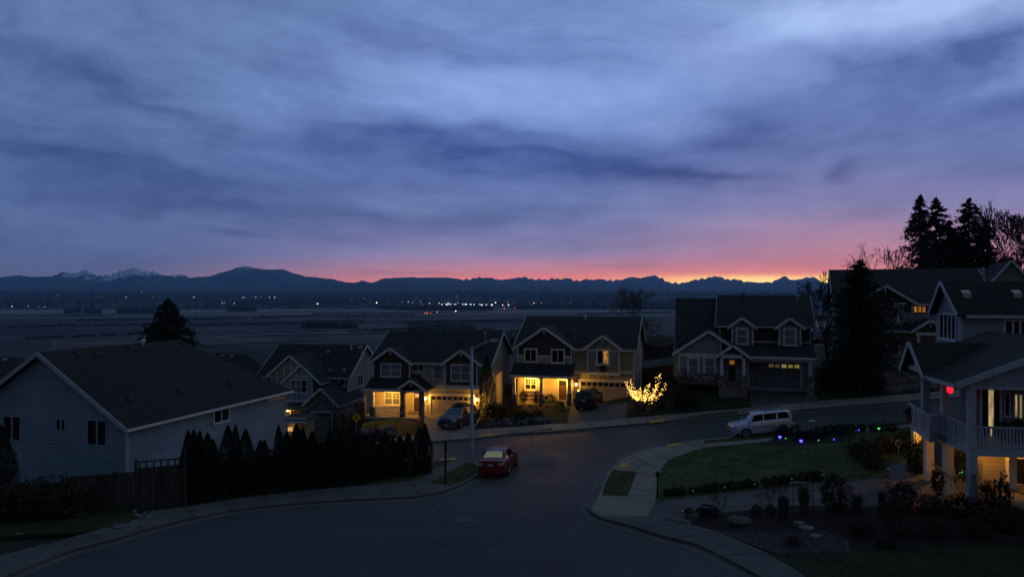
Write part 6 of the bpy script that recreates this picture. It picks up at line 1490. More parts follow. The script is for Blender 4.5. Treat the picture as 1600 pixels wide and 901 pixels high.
l = bpy.data.lights.new('string_glow', 'POINT'); l.energy = 30; l.color = (1, .6, .2); l.shadow_soft_size = .6; o = bpy.data.objects.new('string_glow', l); COL.objects.link(o); o.parent = sl; o.location = (0, -.6, 1.1)

# ------------------------------------------------------------------ fences
def fence(name, label, pts, h, mat='wood_fence', lattice=False, up=0.0, post_up=.12, cat='fence'):
    root = empty(name, (pts[0][0], pts[0][1], hz1(*pts[0]) + up), 0, label, cat); o_ = root.location
    bm_, pm = MB(), MB()
    for i in range(len(pts) - 1):
        a, b = Vector(pts[i]), Vector(pts[i+1]); Ls = (b - a).length; t = (b - a) / Ls; n = Vector((-t.y, t.x)); nbd = int(Ls / .145); rnd = random.Random(i + 5)
        for k_ in range(nbd):
            c0 = a + t * (k_ * Ls / nbd + .006); c1 = a + t * ((k_ + 1) * Ls / nbd - .006); z0 = hz1(c0.x, c0.y) + up; hh = h + rnd.uniform(-.012, .012) - (.42 if lattice else 0)
            P = [c0 - n * .01, c1 - n * .01, c1 + n * .01, c0 + n * .01]
            bm_.prism([(p_.x - o_.x, p_.y - o_.y) for p_ in P], 'xy', z0 - .15 - o_.z, z0 + hh - o_.z)
        if lattice:
            seg = max(1, int(Ls / 1.2)); 
            for k_ in range(seg):
                c0 = a + t * (k_ * Ls / seg); c1 = a + t * ((k_ + 1) * Ls / seg); z0, z1 = hz1(c0.x, c0.y) + up, hz1(c1.x, c1.y) + up
                for u0, u1 in ((.44, .37), (.07, .0)):
                    bm_.add([(c0.x - n.x*.03 - o_.x, c0.y - n.y*.03 - o_.y, z0 + h - u0 - o_.z), (c1.x - n.x*.03 - o_.x, c1.y - n.y*.03 - o_.y, z1 + h - u0 - o_.z), (c1.x - n.x*.03 - o_.x, c1.y - n.y*.03 - o_.y, z1 + h - u1 - o_.z), (c0.x - n.x*.03 - o_.x, c0.y - n.y*.03 - o_.y, z0 + h - u1 - o_.z),
                             (c0.x + n.x*.03 - o_.x, c0.y + n.y*.03 - o_.y, z0 + h - u0 - o_.z), (c1.x + n.x*.03 - o_.x, c1.y + n.y*.03 - o_.y, z1 + h - u0 - o_.z), (c1.x + n.x*.03 - o_.x, c1.y + n.y*.03 - o_.y, z1 + h - u1 - o_.z), (c0.x + n.x*.03 - o_.x, c0.y + n.y*.03 - o_.y, z0 + h - u1 - o_.z)],
                            [(0,3,2,1),(4,5,6,7),(0,1,5,4),(1,2,6,5),(2,3,7,6),(3,0,4,7)])
                for j in range(4):
                    c = c0.lerp(c1, (j + .5) / 4); z_ = z0 + (z1 - z0) * (j + .5) / 4; bm_.box(c.x - .035 - o_.x, c.x + .035 - o_.x, c.y - .02 - o_.y, c.y + .02 - o_.y, z_ + h - .38 - o_.z, z_ + h - .06 - o_.z)
        npst = max(1, int(Ls / 2.4))
        for k_ in range(npst + 1):
            c = a + t * (Ls * k_ / npst) - n * .06; z0 = hz1(c.x, c.y) + up; pm.box(c.x - .05 - o_.x, c.x + .05 - o_.x, c.y - .05 - o_.y, c.y + .05 - o_.y, z0 - .2 - o_.z, z0 + h + post_up - o_.z)
    bm_.build('boards', mat, root); pm.build('fence_post', mat, root); return root
def pxY(px, Y): return ((px - PXC) / F * Y, Y)
fence('wooden_fence', 'weathered dark board fence along the left pavement before the blue house', [pxY(98, 34.3), pxY(180, 34.6), pxY(290, 35.6)], 1.85, up=.05)
fence('wooden_fence', 'low dark board fence running out of the left edge', [pxY(-60, 35.0), pxY(98, 35.2)], 1.5, up=.05)
fence('lattice_fence', 'dark fence with open slatted top beside the blue house wall', [pxY(212, 36.6), pxY(300, 38.4), pxY(420, 41.2), pxY(560, 43.5)], 2.05, 'wood_fence', True, up=.25)
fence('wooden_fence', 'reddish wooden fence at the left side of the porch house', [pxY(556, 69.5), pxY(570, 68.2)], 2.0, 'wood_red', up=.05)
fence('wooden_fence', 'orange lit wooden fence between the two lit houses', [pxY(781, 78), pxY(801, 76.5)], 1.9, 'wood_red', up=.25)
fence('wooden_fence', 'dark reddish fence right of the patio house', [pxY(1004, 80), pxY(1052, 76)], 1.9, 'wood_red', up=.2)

# ------------------------------------------------------------------ street furniture
X0, Y0 = pxY(737.3, 48); zb_ = hz1(X0, Y0)
SL = empty('street_lamp', (X0, Y0, zb_), 0, 'tall pale grey street lamp with curved arm above the red car', 'street lamp')
ht = -(543 - PYH) / F * 48 - zb_
m = MB(); m.lathe([(.16, 0), (.15, .02), (.135, .3), (.075, ht), (.0, ht + .05)], (0, 0, 0), 14); m.build('pole', 'galvanized', SL, True)
m = MB(); m.lathe([(.26, -.05), (.26, .16), (.2, .2)], (0, 0, 0), 14); m.build('base', 'concrete', SL); m = MB(); m.box(-.07, .07, -.17, -.13, .5, .85); m.build('hatch', 'galvanized', SL)
ax = (772.5 - 737.3) / F * 48; az = ht + .5
m = MB(); m.tube([(0, 0, ht - .15), (ax * .3, 0, ht + .16), (ax * .65, 0, ht + .40), (ax * .9, 0, az - .02)], [.05, .045, .04, .035], 8); m.build('arm', 'galvanized', SL, True)
m = MB(); m.prism([(ax * .78, az - .03), (ax * .80, az + .05), (ax * 1.0, az + .09), (ax * 1.16, az + .03), (ax * 1.16, az - .05), (ax * .95, az - .10)], 'xz', -.13, .13); hd = m.build('lamp_head', 'galvanized', SL)
m = MB(); m.box(ax * .88, ax * 1.12, -.1, .1, az - .115, az - .10); m.build('lens', 'sign_white', hd)
# dark post on the verge
p = gat(696, 759.5, .14); SG = empty('sign_post', p, 0, 'thin black sign post seen edge-on on the grass verge', 'sign')
m = MB(); m.box(-.055, .055, -.05, .05, -.2, 2.45); m.build('post', 'metal_black', SG); m = MB(); m.box(.055, .09, -.28, .28, 1.85, 2.42); m.build('sign_plate', 'sign_black', SG)
# yellow diamond
p = gpx(556.7, 60, .12); zz = -(652 - PYH) / F * 60 - p[2]; YS = empty('warning_sign', p, 0, 'yellow diamond warning sign on a thin pole by the entry stairs', 'sign')
m = MB(); m.box(-.03, .03, -.02, .03, -.2, zz + .38); m.build('pole', 'metal_grey', YS); m = MB(); s_ = .44; m.prism([(0, zz - s_), (s_, zz), (0, zz + s_), (-s_, zz)], 'xz', -.035, -.022); pl = m.build('sign_plate', 'sign_yellow', YS)
m = MB(); m.prism([(-.04, zz - .20), (.04, zz - .20), (.04, zz + .06), (.13, zz + .04), (0, zz + .24), (-.13, zz + .04), (-.04, zz + .06)], 'xz', -.042, -.036); m.build('arrow_symbol', 'sign_black', pl)
YS.rotation_euler = (0, 0, R(32))
# street name post
p = gat(851.5, 665, .12); zz = -(628 - PYH) / F * p[1] - p[2]; NS = empty('street_sign', p, 0, 'green street name blades on a thin pole before the lit patio', 'sign')
m = MB(); m.box(-.03, .03, -.03, .03, -.2, zz + .1); m.build('pole', 'metal_grey', NS); m = MB(); m.box(-.42, .42, -.01, .01, zz - .10, zz + .06); m.build('name_blade', 'sign_green', NS, loc=(0, -.04, 0))
m = MB(); m.box(-.01, .01, -.36, .36, zz + .1, zz + .25); m.build('name_blade', 'sign_green', NS); NS.rotation_euler = (0, 0, R(15))
# black garden lantern post
p = gat(1027.5, 779, .14); zz = .95; GP = empty('garden_lamp_post', p, 0, 'black garden lantern post at the corner of the lawn', 'lamp post')
m = MB(); m.lathe([(.09, 0), (.045, .06), (.04, zz), (.05, zz + .02)], (0, 0, 0), 10); m.build('post', 'metal_black', GP); m = MB(); m.lathe([(.06, zz), (.10, zz + .04), (.12, zz + .22), (.03, zz + .32), (.01, zz + .36)], (0, 0, 0), 6); m.build('lantern', 'metal_black', GP)
# solar path lights
def path_light(label, pos, h, mat='bulb_white', group=None):
    r_ = empty('path_light', pos, 0, label, 'garden light', group); m = MB(); m.tube([(0, 0, -.1), (0, 0, h)], .012, 5); m.build('stake', 'metal_black', r_); m = MB(); m.lathe([(.028, h), (.034, h + .06)], (0, 0, 0), 8); m.build('lamp', mat, r_)
    m = MB(); m.lathe([(.06, h + .06), (.02, h + .10)], (0, 0, 0), 8); m.build('cap', 'metal_black', r_); return r_
pr('glow_dim', (.4, .4, .38), .4, emit=(1, .95, .8), es=.10)
for i, (px, py, h) in enumerate(((1066.5, 812, .28), (1173, 807, .30), (1083, 779, .24), (1132, 773, .24), (1179, 768, .24), (1237, 760, .26), (1285, 756, .30), (1388, 748, .34))):
    path_light('small black path light, %s of those lining the driveway from the left' % ORD[i] if i > 1 else ('short path light at the cobble corner of the bed', 'path light beside the mulch bed shrubs')[i], gat(px, py), h, 'glow_dim', 'path lights along the driveway')
def spot(label, px, py, mat, r, e, col):
    pos = gat(px, py, .15); h = .16
    o = empty('garden_spotlight', pos, 0, label, 'garden light', 'coloured garden lights'); m = MB(); m.tube([(0, 0, -.1), (0, 0, h)], .012, 5); m.build('stake', 'metal_black', o)
    m = MB(); m.lathe([(.02, h), (r, h + r * 1.1), (r * .9, h + r * 1.5)], (0, 0, 0), 10); m.build('lamp', mat, o)
    if e: l = bpy.data.lights.new('spot_glow', 'POINT'); l.energy = e; l.color = col; l.shadow_soft_size = .05; q_ = bpy.data.objects.new('spot_glow', l); COL.objects.link(q_); q_.parent = o; q_.location = (0, -.12, h + r * 1.5 + .06)
spot('bright blue garden light beside the blue grass clump', 1218.5, 692, 'bulb_blue', .10, 1.6, (.05, .05, 1)); spot('bright blue garden light at the lawn edge of the island bed', 1251.6, 698.5, 'bulb_blue', .10, 1.6, (.05, .05, 1))
spot('faint blue garden light at the right end of the island bed', 1303, 694.5, 'bulb_blue', .032, .15, (.1, .1, 1)); spot('faint blue garden light between the clipped shrub balls', 1342, 679.5, 'bulb_blue', .032, .15, (.1, .1, 1))
spot('tiny green garden light between the two bright blue ones', 1227.4, 692.8, 'bulb_green', .045, .1, (.3, 1, .3)); spot('tiny green garden light right of the white planter', 1279, 696, 'bulb_green', .045, .1, (.3, 1, .3)); spot('green garden light under the middle clipped shrub balls', 1373, 678.5, 'bulb_green', .08, .8, (.2, 1, .3))
spot('green garden light under the deck beside the posts', 1502, 752, 'bulb_green', .08, 1.0, (.3, 1, .3))
# white planter, pale stone post, bird feeder
p = gat(1271, 684); m = MB(); m.box(-.38, .38, -.14, .14, .12, .36); m.box(-.42, .42, -.18, .18, .36, .42); m.box(-.34, -.26, -.1, .1, 0, .12); m.box(.26, .34, -.1, .1, 0, .12); o = m.build('planter', 'rock_pale', loc=p); tag(o, 'pale rectangular planter on feet in the island bed', 'planter')
p = gat(1242.5, 685); m = MB(); m.prism([(-.12, 0), (.12, 0), (.10, .42), (.05, .5), (-.06, .48), (-.11, .4)], 'xz', -.1, .1); o = m.build('standing_stone', 'rock_pale', loc=p); tag(o, 'small upright pale stone in the island bed', 'stone')
p = gat(1269, 680); h = -(658 - PYH) / F * p[1] - p[2]; m = MB(); m.tube([(0, 0, -.1), (0, 0, h)], .014, 5); m.lathe([(.03, h - .03), (.22, h + .02), (.24, h + .05), (.2, h + .04)], (0, 0, 0), 12); o = m.build('bird_feeder', 'trim_grey', loc=p); tag(o, 'pale bird feeder dish on a thin pole above the island bed', 'bird feeder')
# wire ornaments
for i, (px, py, r) in enumerate(((1366, 700, .16), (1378, 699, .16), (1390, 698, .20), (1396, 699, .16), (1404, 700, .18))):
    p = gat(px, py + 12); h = -(py - 8 - PYH) / F * p[1] - p[2]; m = MB(); m.tube([(0, 0, -.1), (0, 0, h - r)], .02, 5)
    pts = [(r * math.sin(t * 6.283 / 14) * .9, 0, h + r * math.cos(t * 6.283 / 14)) for t in range(15)]; m.tube(pts, .022, 5, False); m.tube([(-r * .5, 0, h - r * .4), (0, 0, h), (r * .5, 0, h + r * .3)], .016, 4)
    o = m.build('garden_ornament', 'wire_white', loc=p); tag(o, 'white wire loop ornament on a stake, %s from the left in the flower bed' % ORD[i], 'ornament', 'wire ornaments in the flower bed')
m = MB(); m.tube([gat(1317, 722, .16), gat(1318, 736, .16), gat(1326, 747, .16), gat(1340, 748, .16), gat(1352, 744, .16), gat(1358, 737, .16)], .035, 6); o = m.build('garden_hose', 'rock'); tag(o, 'pale curved garden hose lying at the bed edge', 'hose')
p = gat(1250, 760, .14); m = MB(); m.box(-.5, .5, -.03, .03, .02, .10); o = m.build('edging_board', 'trim_grey', loc=p); tag(o, 'pale board lying between the driveway and round shrubs', 'board')
# covered pile under the deck
for i, (px, py, a, mt, lab) in enumerate(((1572, 789, .75, 'cloth_pale', 'crumpled pale cloth heap under the deck at right'), (1592, 797, .7, 'cloth_pale', 'second crumpled cloth heap nearest the right frame edge'), (1586, 779, .55, 'plastic_blue', 'dark bundle behind the pale cloth heaps'))):
    m = MB(); m.rock((0, 0, .12), a, random.Random(i + 3), .42); o = m.build('cloth_heap', mt, loc=gat(px, py, .1), smooth=True); tag(o, lab, 'cloth')

# ------------------------------------------------------------------ things on and under the deck
Eh, zdk, zfl, rh, zc = Edeck
def ew(x, y, z): ca, sa = math.cos(Eh.a), math.sin(Eh.a); return (Eh.o.x + x * ca + y * sa, Eh.o.y - x * sa + y * ca, Eh.o.z + z)
x_, z_ = Eh.q(1484.5, 606, 1.6); RL = empty('hanging_lantern', ew(x_, 1.6, z_), 0, 'red glowing lattice lantern hanging under the deck roof', 'lantern')
m = MB(); m.lathe([(.07, -.22), (.12, -.16), (.135, 0), (.12, .16), (.07, .22)], (0, 0, 0), 12); m.build('lantern_shade', 'lantern_red', RL); m = MB(); m.tube([(0, 0, .22), (0, 0, zc - z_ + .3)], .008, 4); m.build('cord', 'metal_black', RL)
m = MB()
for k_ in range(8):
    a = k_ * math.pi / 4; m.tube([(.137 * math.cos(a + t * .9) * (1 - .35 * (abs(t - .5) * 2) ** 3), .137 * math.sin(a + t * .9) * (1 - .35 * (abs(t - .5) * 2) ** 3), -.22 + .44 * t) for t in (0, .25, .5, .75, 1)], .007, 4, False)
m.build('lantern_frame', 'metal_black', RL); m = MB(); m.lathe([(.02, .2), (.045, .23), (.02, .26)], (0, 0, 0), 8); m.build('bulb', 'lantern_white', RL)
l = bpy.data.lights.new('lantern_glow', 'POINT'); l.energy = 1.2; l.color = (1, .05, .08); o = bpy.data.objects.new('lantern_glow', l); COL.objects.link(o); o.parent = RL; o.location = (0, -.25, 0)
for i, (x, y, r) in enumerate(((2.6, 1.7, .34), (3.4, 1.0, .3), (-.3, 5.6, .25), (2.1, 2.0, .26))):
    pos = ew(x, y, zfl); m = MB(); m.lathe([(.15, 0), (.2, .32), (.18, .33)], (0, 0, 0), 12); o = m.build('plant_pot', 'terracotta', loc=pos); tag(o, ['pot nearest the lit curtain on the deck', 'pot by the front railing of the deck', 'pot at the far corner of the deck', 'pot left of the patio door on the deck'][i], 'pot')
    shrub('potted_plant', ['dark leafy plant in front of the lit deck door', 'dark leafy plant by the front deck railing', 'leafy plant at the far deck corner', 'leafy plant left of the patio door'][i], (pos[0], pos[1], pos[2] + .25), r, 'foliage_dark', i + 1, 1.2, 'plant', lump=.35)
m = MB(); m.box(-.45, .45, -.45, .45, .68, .72)
for a, b in ((-1, -1), (1, -1), (1, 1), (-1, 1)): m.box(a * .4 - .025, a * .4 + .025, b * .4 - .025, b * .4 + .025, 0, .68)
o = m.build('patio_table', 'metal_black', loc=ew(4.6, 1.4, zfl)); tag(o, 'dark square patio table on the deck before the lit window', 'table')
# step stool under the deck
x_, z_ = Eh.q(1466, 735, 3.9); ST = empty('step_ladder', ew(x_, 3.9, .0), R(20), 'small white step ladder under the deck between lit posts', 'ladder')
m = MB()
for s_ in (-1, 1): m.box(s_ * .2 - .02, s_ * .2 + .02, -.02, .02, 0, 1.25)
m.build('frame', 'wire_white', ST)
for k_ in range(4): m = MB(); m.box(-.18, .18, -.06, .06, .25 + k_ * .28, .29 + k_ * .28); m.build('rung', 'wire_white', ST)

# ------------------------------------------------------------------ things at the middle houses
def lw(H, x, y, z): ca, sa = math.cos(H.a), math.sin(H.a); return (H.o.x + x * ca + y * sa, H.o.y - x * sa + y * ca, H.o.z + z)
q = Cc.q; x_, z_ = q(942.6, 575.4, -.62)
WR = empty('wreath', lw(Cc, x_, -.66, z_), -Cc.a, 'dark green wreath with red bow under the upper right window', 'wreath')
rg = np.random.default_rng(2); n = 900; th = rg.uniform(0, 6.283, n); ph = rg.uniform(0, 6.283, n); C_ = np.stack([(.25 + .085 * np.cos(ph)) * np.cos(th), .07 * np.sin(ph), (.25 + .085 * np.cos(ph)) * np.sin(th)], 1); A, B_ = leaf_axes(rg, n, .035, 0, .5)
link('foliage', quads_mesh('foliage', C_, A, B_, 'foliage_dark'), None, WR)
m = MB(); m.prism([(-.1, .02), (0, -.02), (.1, .02), (.1, -.1), (0, -.05), (-.1, -.1)], 'xz', -.11, -.08); m.box(-.02, .02, -.12, -.1, -.14, 0); m.build('bow', 'wreath_red', WR)
xb, zb2 = q(828.5, 629, -1.7); BN = empty('bench', lw(Cc, xb, -1.7, q(829, 629, -1.7)[1]), -Cc.a, 'cushioned bench on the lit patio under its window', 'bench')
m = MB(); m.box(-.72, .72, -.3, .3, .34, .42); m.build('seat', 'wood_red', BN)
for s_ in (-1, 1):
    m = MB(); m.box(s_ * .68 - .04, s_ * .68 + .04, -.3, -.22, 0, .62); m.box(s_ * .68 - .04, s_ * .68 + .04, .22, .3, 0, .95); m.box(s_ * .68 - .05, s_ * .68 + .05, -.3, .3, .62, .66); m.build('armrest', 'wood_red', BN)
m = MB(); m.box(-.64, .64, .24, .28, .5, .95); m.build('backrest', 'wood_red', BN)
for s_ in (-1, 1): m = MB(); m.box(s_ * .33 - .3, s_ * .33 + .3, -.26, .2, .421, .52); m.build('cushion', 'cushion', BN); m = MB(); m.box(s_ * .33 - .3, s_ * .33 + .3, .14, .235, .53, .93); m.build('back_cushion', 'cushion', BN)
for i, px in enumerate((817.5, 839.5)):
    x_ = q(px, 630, -2.0)[0]; pos = lw(Cc, x_, -2.0, q(829, 629, -1.7)[1]); shrub('potted_shrub', ['twiggy shrub left of the patio bench', 'twiggy shrub right of the patio bench'][i], pos, (.42, .42, .72), 'foliage_brown', i, 1.0, lump=.3)
grass_clump('low spiky plants along the patio edge', lw(Cc, q(829, 634, -3)[0], -3.0, q(829, 636, -3)[1]), .4, .8, 120, 'foliage_dark', 8)
# ------------------------------------------------------------------ vehicles
def interp(p, x): return float(np.interp(x, [a for a, b in p], [b for a, b in p]))
def car(name, label, L_, Wd, top, beltp, halfw, cabw, wheels, wr, cab, sill, paint, side_windows, windshield, rear, wheel_w=.22, mats=None, extra=None, low=None, group=None):
    """x forward, y left, z up. top: roof/bonnet profile; beltp: shoulder line; halfw: half width along x; cab: x range of the cabin"""
    mats = mats or {}
    root = empty(name, (0, 0, 0), 0, label, 'car', group)
    xs_ = np.unique(np.round(np.concatenate([np.linspace(-L_/2, L_/2, 64)] + [np.linspace(w - wr * 1.25, w + wr * 1.25, 21) for w in wheels] + [[cab[0], cab[1], cab[2], cab[3]]]), 4))
    def shape(x):
        hw = interp(halfw, x); zt = interp(top, x); zb_ = interp(beltp, x); zs = interp(sill, x) if isinstance(sill, list) else sill
        arch = zs
        for w in wheels:
            d = abs(x - w); ra = wr * 1.17
            if d < ra: arch = max(arch, wr + math.sqrt(ra * ra - d * d))
        arch = min(arch, zb_ - .08)
        fl = 0
        for w in wheels:
            d = abs(x - w); fl = max(fl, .025 * max(0, 1 - (d / (wr * 1.5)) ** 2))
        # how much cabin there is here
        k = 0.0
        if cab[0] < x < cab[3]:
            k = 1.0
        cw = interp(cabw, x); zt_ = max(zt, zb_ + .012)
        if zt_ - zb_ < .05: cw = hw * .82
        P = [(hw * .93 + fl, arch), (hw + fl, arch + (zb_ - arch) * .28), (hw * 1.0 + fl * .6, arch + (zb_ - arch) * .62), (hw * .965, zb_ - .03), (hw * .93, zb_)]
        h_ = zt_ - zb_
        P += [(cw + (hw * .90 - cw) * .92, zb_ + h_ * .06), (cw + (hw * .9 - cw) * .45, zb_ + h_ * .5), (cw + (hw * .9 - cw) * .12, zb_ + h_ * .86), (cw * .90, zb_ + h_ * .97), (cw * .55, zt_ + .0), (0, zt_ + .012)]
        return P
    V = []; n = 11
    for x in xs_:
        P = shape(x); V += [(x, -a, b) for a, b in P] + [(x, a, b) for a, b in P[-2::-1]]
    N = 2 * n - 1; Fc = [(i*N+j, i*N+j+1, (i+1)*N+j+1, (i+1)*N+j) for i in range(len(xs_) - 1) for j in range(N - 1)]
    Fc += [tuple(range(N)), tuple(range((len(xs_)-1)*N+N-1, (len(xs_)-1)*N-1, -1))]
    m = MB(); m.add(V, Fc); body = m.build('body', paint, root, False)
    body.data.polygons.foreach_set('use_smooth', [True] * len(body.data.polygons)); body.data.set_sharp_from_angle(angle=R(38))
    # dark underside
    m = MB(); m.box(-L_/2 + .18, L_/2 - .18, -min(b for a, b in halfw) + .12, min(b for a, b in halfw) - .12, sill if not isinstance(sill, list) else sill[0][1], .62); m.build('chassis', 'plastic_black', root)
    def side_pt(x, t, s, off=.012):
        P = shape(x); ys = [P[5], P[6], P[7]]; tt = t * 2; i = min(1, int(tt)); f = tt - i; a = ys[i][0] * (1 - f) + ys[i+1][0] * f; b = ys[i][1] * (1 - f) + ys[i+1][1] * f
        return (x, s * (a + off), b)
    for (xa, xb, xc, xd, mt) in side_windows:     # bottom from xa to xb, top from xc to xd
        for s in (-1, 1):
            vs = []; k = 10
            for j in range(6):
                t = .06 + .88 * j / 5
                for i in range(k + 1): 
                    f = i / k; x0 = xa + (xc - xa) * t; x1 = xb + (xd - xb) * t; vs.append(side_pt(x0 + (x1 - x0) * f, t, s))
            m = MB(); m.add(vs, [(j*(k+1)+i, j*(k+1)+i+1, (j+1)*(k+1)+i+1, (j+1)*(k+1)+i) for j in range(5) for i in range(k)]); m.build('side_window', mt, root, True)
    def top_strip(nm, xa, xb, wa, wb, mt, off=.014):
        vs = []; k = 8
        for i in range(k + 1):
            x = xa + (xb - xa) * i / k; P = shape(x)
            prof = [(0, P[10][1]), (P[9][0], P[9][1]), (P[8][0], P[8][1]), (P[7][0], P[7][1])]
            w_ = wa + (wb - wa) * i / k
            for j in range(-6, 7):
                y_ = j / 6 * w_ * P[8][0]; z_ = np.interp(abs(y_), [p_[0] for p_ in prof], [p_[1] for p_ in prof]); vs.append((x + (off if x > 0 else -off), y_, z_ + off * .8))
        m = MB(); m.add(vs, [(i*13+j, i*13+j+1, (i+1)*13+j+1, (i+1)*13+j) for i in range(k) for j in range(12)]); return m.build(nm, mt, root, True)
    top_strip('windshield', windshield[0], windshield[1], 1.0, .95, mats.get('ws', 'car_glass')); top_strip('rear_window', rear[0], rear[1], .97, .9, mats.get('rw', 'car_glass'))
    # wheels
    for w in wheels:
        for s in (-1, 1):
            y_ = s * (interp(halfw, w) - wheel_w * .5 + .02)
            m = MB(); prof = [(wr * .6, -wheel_w/2), (wr * .93, -wheel_w/2), (wr, -wheel_w/2 + .03), (wr, wheel_w/2 - .03), (wr * .93, wheel_w/2), (wr * .6, wheel_w/2)]
            m.lathe(prof, (w, y_, wr), 26, 'y'); wh = m.build('wheel', 'rubber', root, True)
            m = MB(); yo = y_ + s * wheel_w * .5
            for k_ in range(6):
                a = k_ * math.pi / 3; c, d = math.cos(a), math.sin(a); m.add([(w + c*.04 - d*.035, yo, wr + d*.04 + c*.035), (w + c*.04 + d*.035, yo, wr + d*.04 - c*.035), (w + c*wr*.62 + d*.03, yo + s*.012, wr + d*wr*.62 - c*.03), (w + c*wr*.62 - d*.03, yo + s*.012, wr + d*wr*.62 + c*.03)], [(0, 1, 2, 3)])
            m.lathe([(.06, 0), (.05, s * .02)], (w, yo, wr), 12, 'y'); m.lathe([(wr * .66, s*.004), (wr * .66, s * .02), (wr * .56, s * .02), (wr * .56, s*.004)], (w, yo, wr), 24, 'y', False); m.build('rim', 'rim', wh)
    # lamps, bumpers, plates, mirrors
    hwF, hwR = interp(halfw, L_/2 - .1), interp(halfw, -L_/2 + .1); ex = extra or {}
    hz_, tz = ex.get('hl', (.62, .78)), ex.get('tl', (.72, .95)); hl = ex.get('hlw', .32); tl = ex.get('tlw', .26)
    for s in (-1, 1):
        m = MB(); m.prism([(L_/2 + .01, hz_[0]), (L_/2 + .012, hz_[1]), (L_/2 - .22, hz_[1] + .05), (L_/2 - .24, hz_[0] + .04)], 'xz', s * (hwF + .015), s * (hwF - hl)); m.build('headlight', mats.get('hl', 'lamp_clear'), root)
        m = MB(); m.prism([(-L_/2 - .012, tz[0]), (-L_/2 - .012, tz[1]), (-L_/2 + .20, tz[1] + .02), (-L_/2 + .16, tz[0])], 'xz', s * (hwR + .02), s * (hwR - tl)); m.build('taillight', mats.get('tl', 'lamp_red'), root)
        mx = cab[2] - .12 if 'mx' not in ex else ex['mx']; mz = interp(beltp, mx) + .09; yw = interp(halfw, mx)
        m = MB(); m.box(mx - .06, mx + .08, s * (yw * .93), s * (yw + .17), mz - .07, mz + .08); m.build('wing_mirror', ex.get('mm', paint), root)
        for dxh in ex.get('handles', (-.15, .75)): m = MB(); m.box(dxh - .1, dxh + .1, s * (interp(halfw, dxh) + .0), s * (interp(halfw, dxh) + .035), interp(beltp, dxh) - .17, interp(beltp, dxh) - .14); m.build('door_handle', ex.get('hm', paint), root)
    m = MB(); m.box(L_/2 - .12, L_/2 + .05, -hwF * .97, hwF * .97, .34, .54); m.build('front_bumper', ex.get('bm', paint), root); m = MB(); m.box(-L_/2 - .06, -L_/2 + .12, -hwR * .97, hwR * .97, .36, .58); m.build('rear_bumper', ex.get('bm', paint), root)
    m = MB(); m.box(L_/2 + .012, L_/2 + .03, -hwF * .62, hwF * .62, hz_[0] - .04, hz_[1] - .01); gr = m.build('grille', 'plastic_black', root)
    m = MB()
    for i in range(4): z_ = hz_[0] - .02 + i * (hz_[1] - hz_[0]) / 4; m.box(L_/2 + .031, L_/2 + .038, -hwF * .6, hwF * .6, z_, z_ + .012)
    m.build('grille_bar', 'metal_grey', gr)
    pz = ex.get('pz', .76); m = MB(); m.box(-L_/2 - .03, -L_/2 - .012, -.17, .17, pz - .06, pz + .06) if pz > .62 else m.box(-L_/2 - .075, -L_/2 - .062, -.17, .17, pz - .06, pz + .06); m.build('licence_plate', 'plate', root)
    m = MB(); m.box(L_/2 + .052, L_/2 + .062, -.16, .16, .38, .50); m.build('licence_plate', 'plate', root)
    # door seams
    for xx in ex.get('seams', ()):
        for s in (-1, 1):
            P = shape(xx); m = MB(); pts = [(xx, s * (a + .003), b) for a, b in P[:5]]; m.tube(pts, .006, 4, False); m.build('door_seam', 'plastic_black', root)
    return root
def place(o, px, py, head, roll=0.0, up=.0, shift=0.0):
    """stand the vehicle on the land with its heading (deg, 0 = +X, 90 = away from the camera)"""
    p = at(px, py); h = R(head); f = Vector((math.cos(h), math.sin(h), 0)); p = Vector((p.x, p.y, 0)) + f * shift
    zf_, zb_ = hz1(p.x + f.x * 1.3, p.y + f.y * 1.3), hz1(p.x - f.x * 1.3, p.y - f.y * 1.3); r_ = Vector((f.y, -f.x, 0)); zr_, zl_ = hz1(p.x + r_.x * .8, p.y + r_.y * .8), hz1(p.x - r_.x * .8, p.y - r_.y * .8)
    X = Vector((f.x, f.y, (zf_ - zb_) / 2.6)).normalized(); Yv = Vector((-r_.x, -r_.y, (zl_ - zr_) / 1.6)).normalized(); Z = X.cross(Yv).normalized(); Yv = Z.cross(X)
    M = Matrix((X, Yv, Z)).transposed().to_4x4(); o.rotation_euler = M.to_euler(); o.location = (p.x, p.y, hz1(p.x, p.y) + up)
# red saloon
red = car('sedan', 'red saloon parked by the kerb corner beyond the street lamp, seen from behind', 4.75, 1.80,
    [(-2.38, .92), (-2.30, 1.04), (-1.72, 1.07), (-1.0, 1.40), (-.3, 1.46), (.35, 1.45), (1.35, .98), (2.0, .86), (2.30, .74), (2.38, .66)],
    [(-2.38, .90), (-2.3, .98), (-1.7, 1.0), (0, .96), (1.3, .93), (2.0, .84), (2.3, .72), (2.38, .62)],
    [(-2.38, .72), (-2.2, .84), (-1.4, .90), (1.2, .90), (2.0, .85), (2.3, .72), (2.38, .60)], [(-1.72, .68), (-1.0, .60), (.35, .60), (1.35, .70)],
    (-1.38, 1.40), .325, (-1.74, -1.0, .35, 1.36), .22, 'paint_red',
    [(-.98, -.06, -.80, -.10, 'car_glass'), (.0, 1.02, -.04, .36, 'car_glass'), (-1.45, -1.05, -.98, -.88, 'car_glass')], (1.28, .42), (-1.66, -1.06),
    mats={'rw': 'car_glass_painted_reflection', 'tl': 'lamp_pink'}, extra={'handles': (-.5, .5), 'seams': (-.03, 1.1, -1.0), 'pz': .80, 'tl': (.76, .92), 'tlw': .34})
place(red, 767, 747, 79, shift=2.38)
